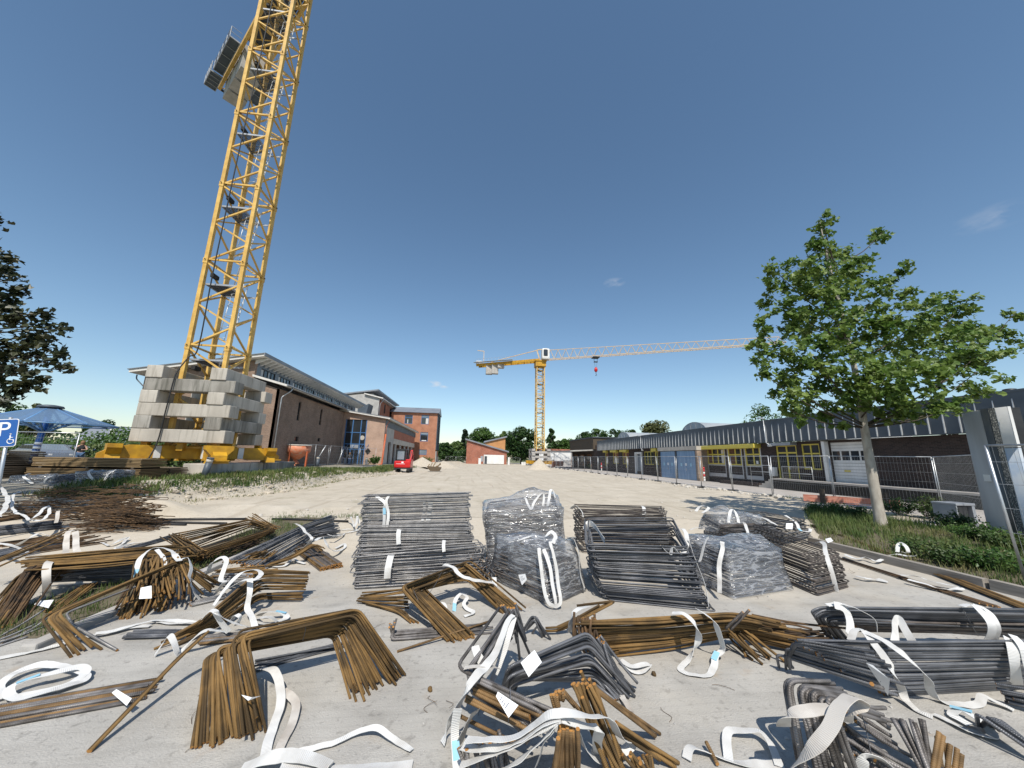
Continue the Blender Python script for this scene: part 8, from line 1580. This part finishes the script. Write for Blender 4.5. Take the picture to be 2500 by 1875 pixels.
SV('strap round the right end of the open framed stack', SD, [(580, 108, 8.9), (588, 130, 8.4), (585, 205, 8.3)], .09, side=(1, 0, 0))
S_('crumpled strap on the rusty bars along the kerb', qE, [(800, 20, .05), (900, 40, .06), (980, 55, .03), (1060, 70, .02), (1000, 45, .03)], .09)
S_('flattened strap lying over the rusty bars along the kerb at the right', qE, [(1180, 15, .08), (1300, 20, .09), (1450, 70, .07), (1650, 110, .06), (1680, 125, .05), (1520, 130, .05), (1400, 90, .08), (1250, 50, .09)], .085)
S_('white strap lying in the planting bed grass', crop(1850, 850, .3315), [(640, 1520, .06), (720, 1550, .05), (800, 1540, .08), (880, 1570, .06), (1000, 1520, .1), (1100, 1530, .12), (1180, 1530, .14)], .075)
S_('strap curl lying in the grass of the planting bed', crop(1850, 850, .3315), [(1020, 1500, .15), (1040, 1440, .3), (1090, 1460, .28), (1105, 1510, .15), (1060, 1500, .12)], .08)
# ----------------------------------------------------------------- paper tags on the bundles
def paper(label, pts, lines=4):
    P = [vec(p) for p in pts]; c = sum(P, Vector())/len(P); n = (P[1]-P[0]).cross(P[2]-P[0]).normalized(); n = n if n.dot(Vector(CP)-c) > 0 else -n
    mb = MB(); mb.prism([p+n*.010 for p in P], n*.0012); o = tag(mb.build('paper_tag', 'label_white'), label, 'tag', 'paper tags on the bundles')
    if len(P) >= 4:
        mb = MB()
        for i in range(lines):
            f = .25+.5*i/lines; a = P[0].lerp(P[3], f); b = P[1].lerp(P[2], f); a2 = a.lerp(b, .15); b2 = a.lerp(b, .45+.4*rnd.random()); dv = (P[3]-P[0]).normalized()*.004; mb.poly([a2+n*.0125, b2+n*.0125, b2+dv+n*.0125, a2+dv+n*.0125])
        mb.build('printing', 'label_ink', o)
    return o
def PT(lb, f, pts): return paper(lb, [f(*p) for p in pts])
PT('printed paper tag on the dark hooked bundle in the front centre', qK, [(718, 590, .50), (860, 460, .54), (935, 585, .50), (800, 740, .42)])
PT('triangular folded paper tag on the ribbed angle bars at the front', qK, [(470, 930, .47), (490, 880, .49), (700, 1020, .46), (600, 1150, .40)])
PT('square paper tag on the rusty sheaf left of centre', qA, [(1148, 1000, .33), (1165, 968, .35), (1254, 950, .36), (1255, 1055, .24), (1150, 1060, .24)][1:5])
PT('crumpled paper tag on the straight ribbed bars at the lower left', qG, [(610, 470, .10), (635, 450, .12), (718, 500, .11), (690, 540, .08)])
PT('torn paper tag on the lower dark bundle at the right', qE, [(900, 740, .42), (960, 760, .42), (1100, 880, .36), (1085, 1015, .16)])
PT('small white tag across the legs of the large rusty fan', qG, [(1303, 486, .22), (1340, 518, .21), (1408, 492, .22), (1360, 500, .23)])
PT('white paper tag in the grass under the long angled bundle', qA, [(280, 1110, .08), (320, 1080, .10), (445, 1070, .10), (400, 1140, .06)])
PT('white paper tag standing on the dark stirrups before the far film pack', lambda a, b, y: SD(a, b, y), [(1655, 240, 8.5), (1705, 240, 8.5), (1702, 285, 8.4), (1652, 280, 8.4)])
PT('paper tag on top of the neat dark stack', lambda a, b, y: SD(a, b, y), [(1950, 360, 6.4), (1990, 350, 6.4), (2010, 375, 6.3), (1970, 390, 6.25)])
PT('small white label inside the low film pack', lambda a, b, y: SI(a, b, y), [(585, 1170, 5.8), (670, 1160, 5.72), (690, 1230, 5.7), (630, 1300, 5.75)])
# two film wrapped packs by the lumber
for (px, py, w_, d_, h, lb, sd) in ((225, 1192, 1.15, .9, .62, 'bluish film wrapped pack with white straps before the lumber', 31), (70, 1195, 1.3, .8, .5, 'bluish film wrapped pack at the left edge before the dark planks', 35)):
    z0 = .6 if sd == 31 else .55; p = G(px, py, z0); x, y = p.x, p.y
    t = thing('wrapped_pack', (x, y, z0), lb, 'wrapped pack', 'film wrapped packs by the lumber')
    stack('', '', [(x-w_/2, y, z0), (x+w_/2, y, z0), (x+w_/2, y+d_, z0), (x-w_/2, y+d_, z0)], [(x-w_/2, y+.05, z0+h*.85), (x+w_/2, y+.05, z0+h*.9), (x+w_/2, y+d_, z0+h*.95), (x-w_/2, y+d_, z0+h*.8)], 24, .009, 'bar_dark', .03, parent=t)
    film_over(t, [(x-w_/2-.06, y-.06, z0), (x+w_/2+.06, y-.06, z0), (x+w_/2+.06, y+d_+.05, z0), (x-w_/2-.06, y+d_+.05, z0)], [(x-w_/2-.03, y-.02, z0+h*.9), (x+w_/2+.03, y-.02, z0+h), (x+w_/2+.03, y+d_, z0+h*1.05), (x-w_/2-.03, y+d_, z0+h*.9)], 'film_blue', .07, seed=sd)
    strap('white strap slanting over the front of the %s' % ('film pack before the lumber' if sd == 31 else 'film pack at the left edge'), [(x-.3, y+.2, z0+h+.03), (x-.15, y-.09, z0+h*.85), (x+.2, y-.12, z0+.2)], .085, side=(1, 0, 0))
    strap('upright white strap on the %s' % ('right end of the film pack before the lumber' if sd == 31 else 'right end of the film pack at the left edge'), [(x+w_/2-.12, y+.2, z0+h+.03), (x+w_/2-.1, y-.09, z0+h*.8), (x+w_/2-.16, y-.1, z0+.25)], .07, side=(1, 0, 0))
for (px, py, lb) in ((1597, 1650, 'small rusty nut lying on the slab below the broad rusty bundle'), (1050, 1688, 'small brown clod lying on the slab left of the front centre bars')):
    p = G(px, py); mb = MB(); bm = bmesh.new(); bmesh.ops.create_icosphere(bm, subdivisions=2, radius=.022)
    for v in bm.verts: v.co *= 1+.35*mnoise.noise(v.co*60); v.co += Vector((p.x, p.y, .018))
    mb.bm(bm); tag(mb.build('pebble', 'bar_rust'), lb, 'stone')
for o in ALL:
    if '_o' in o: del o['_o']
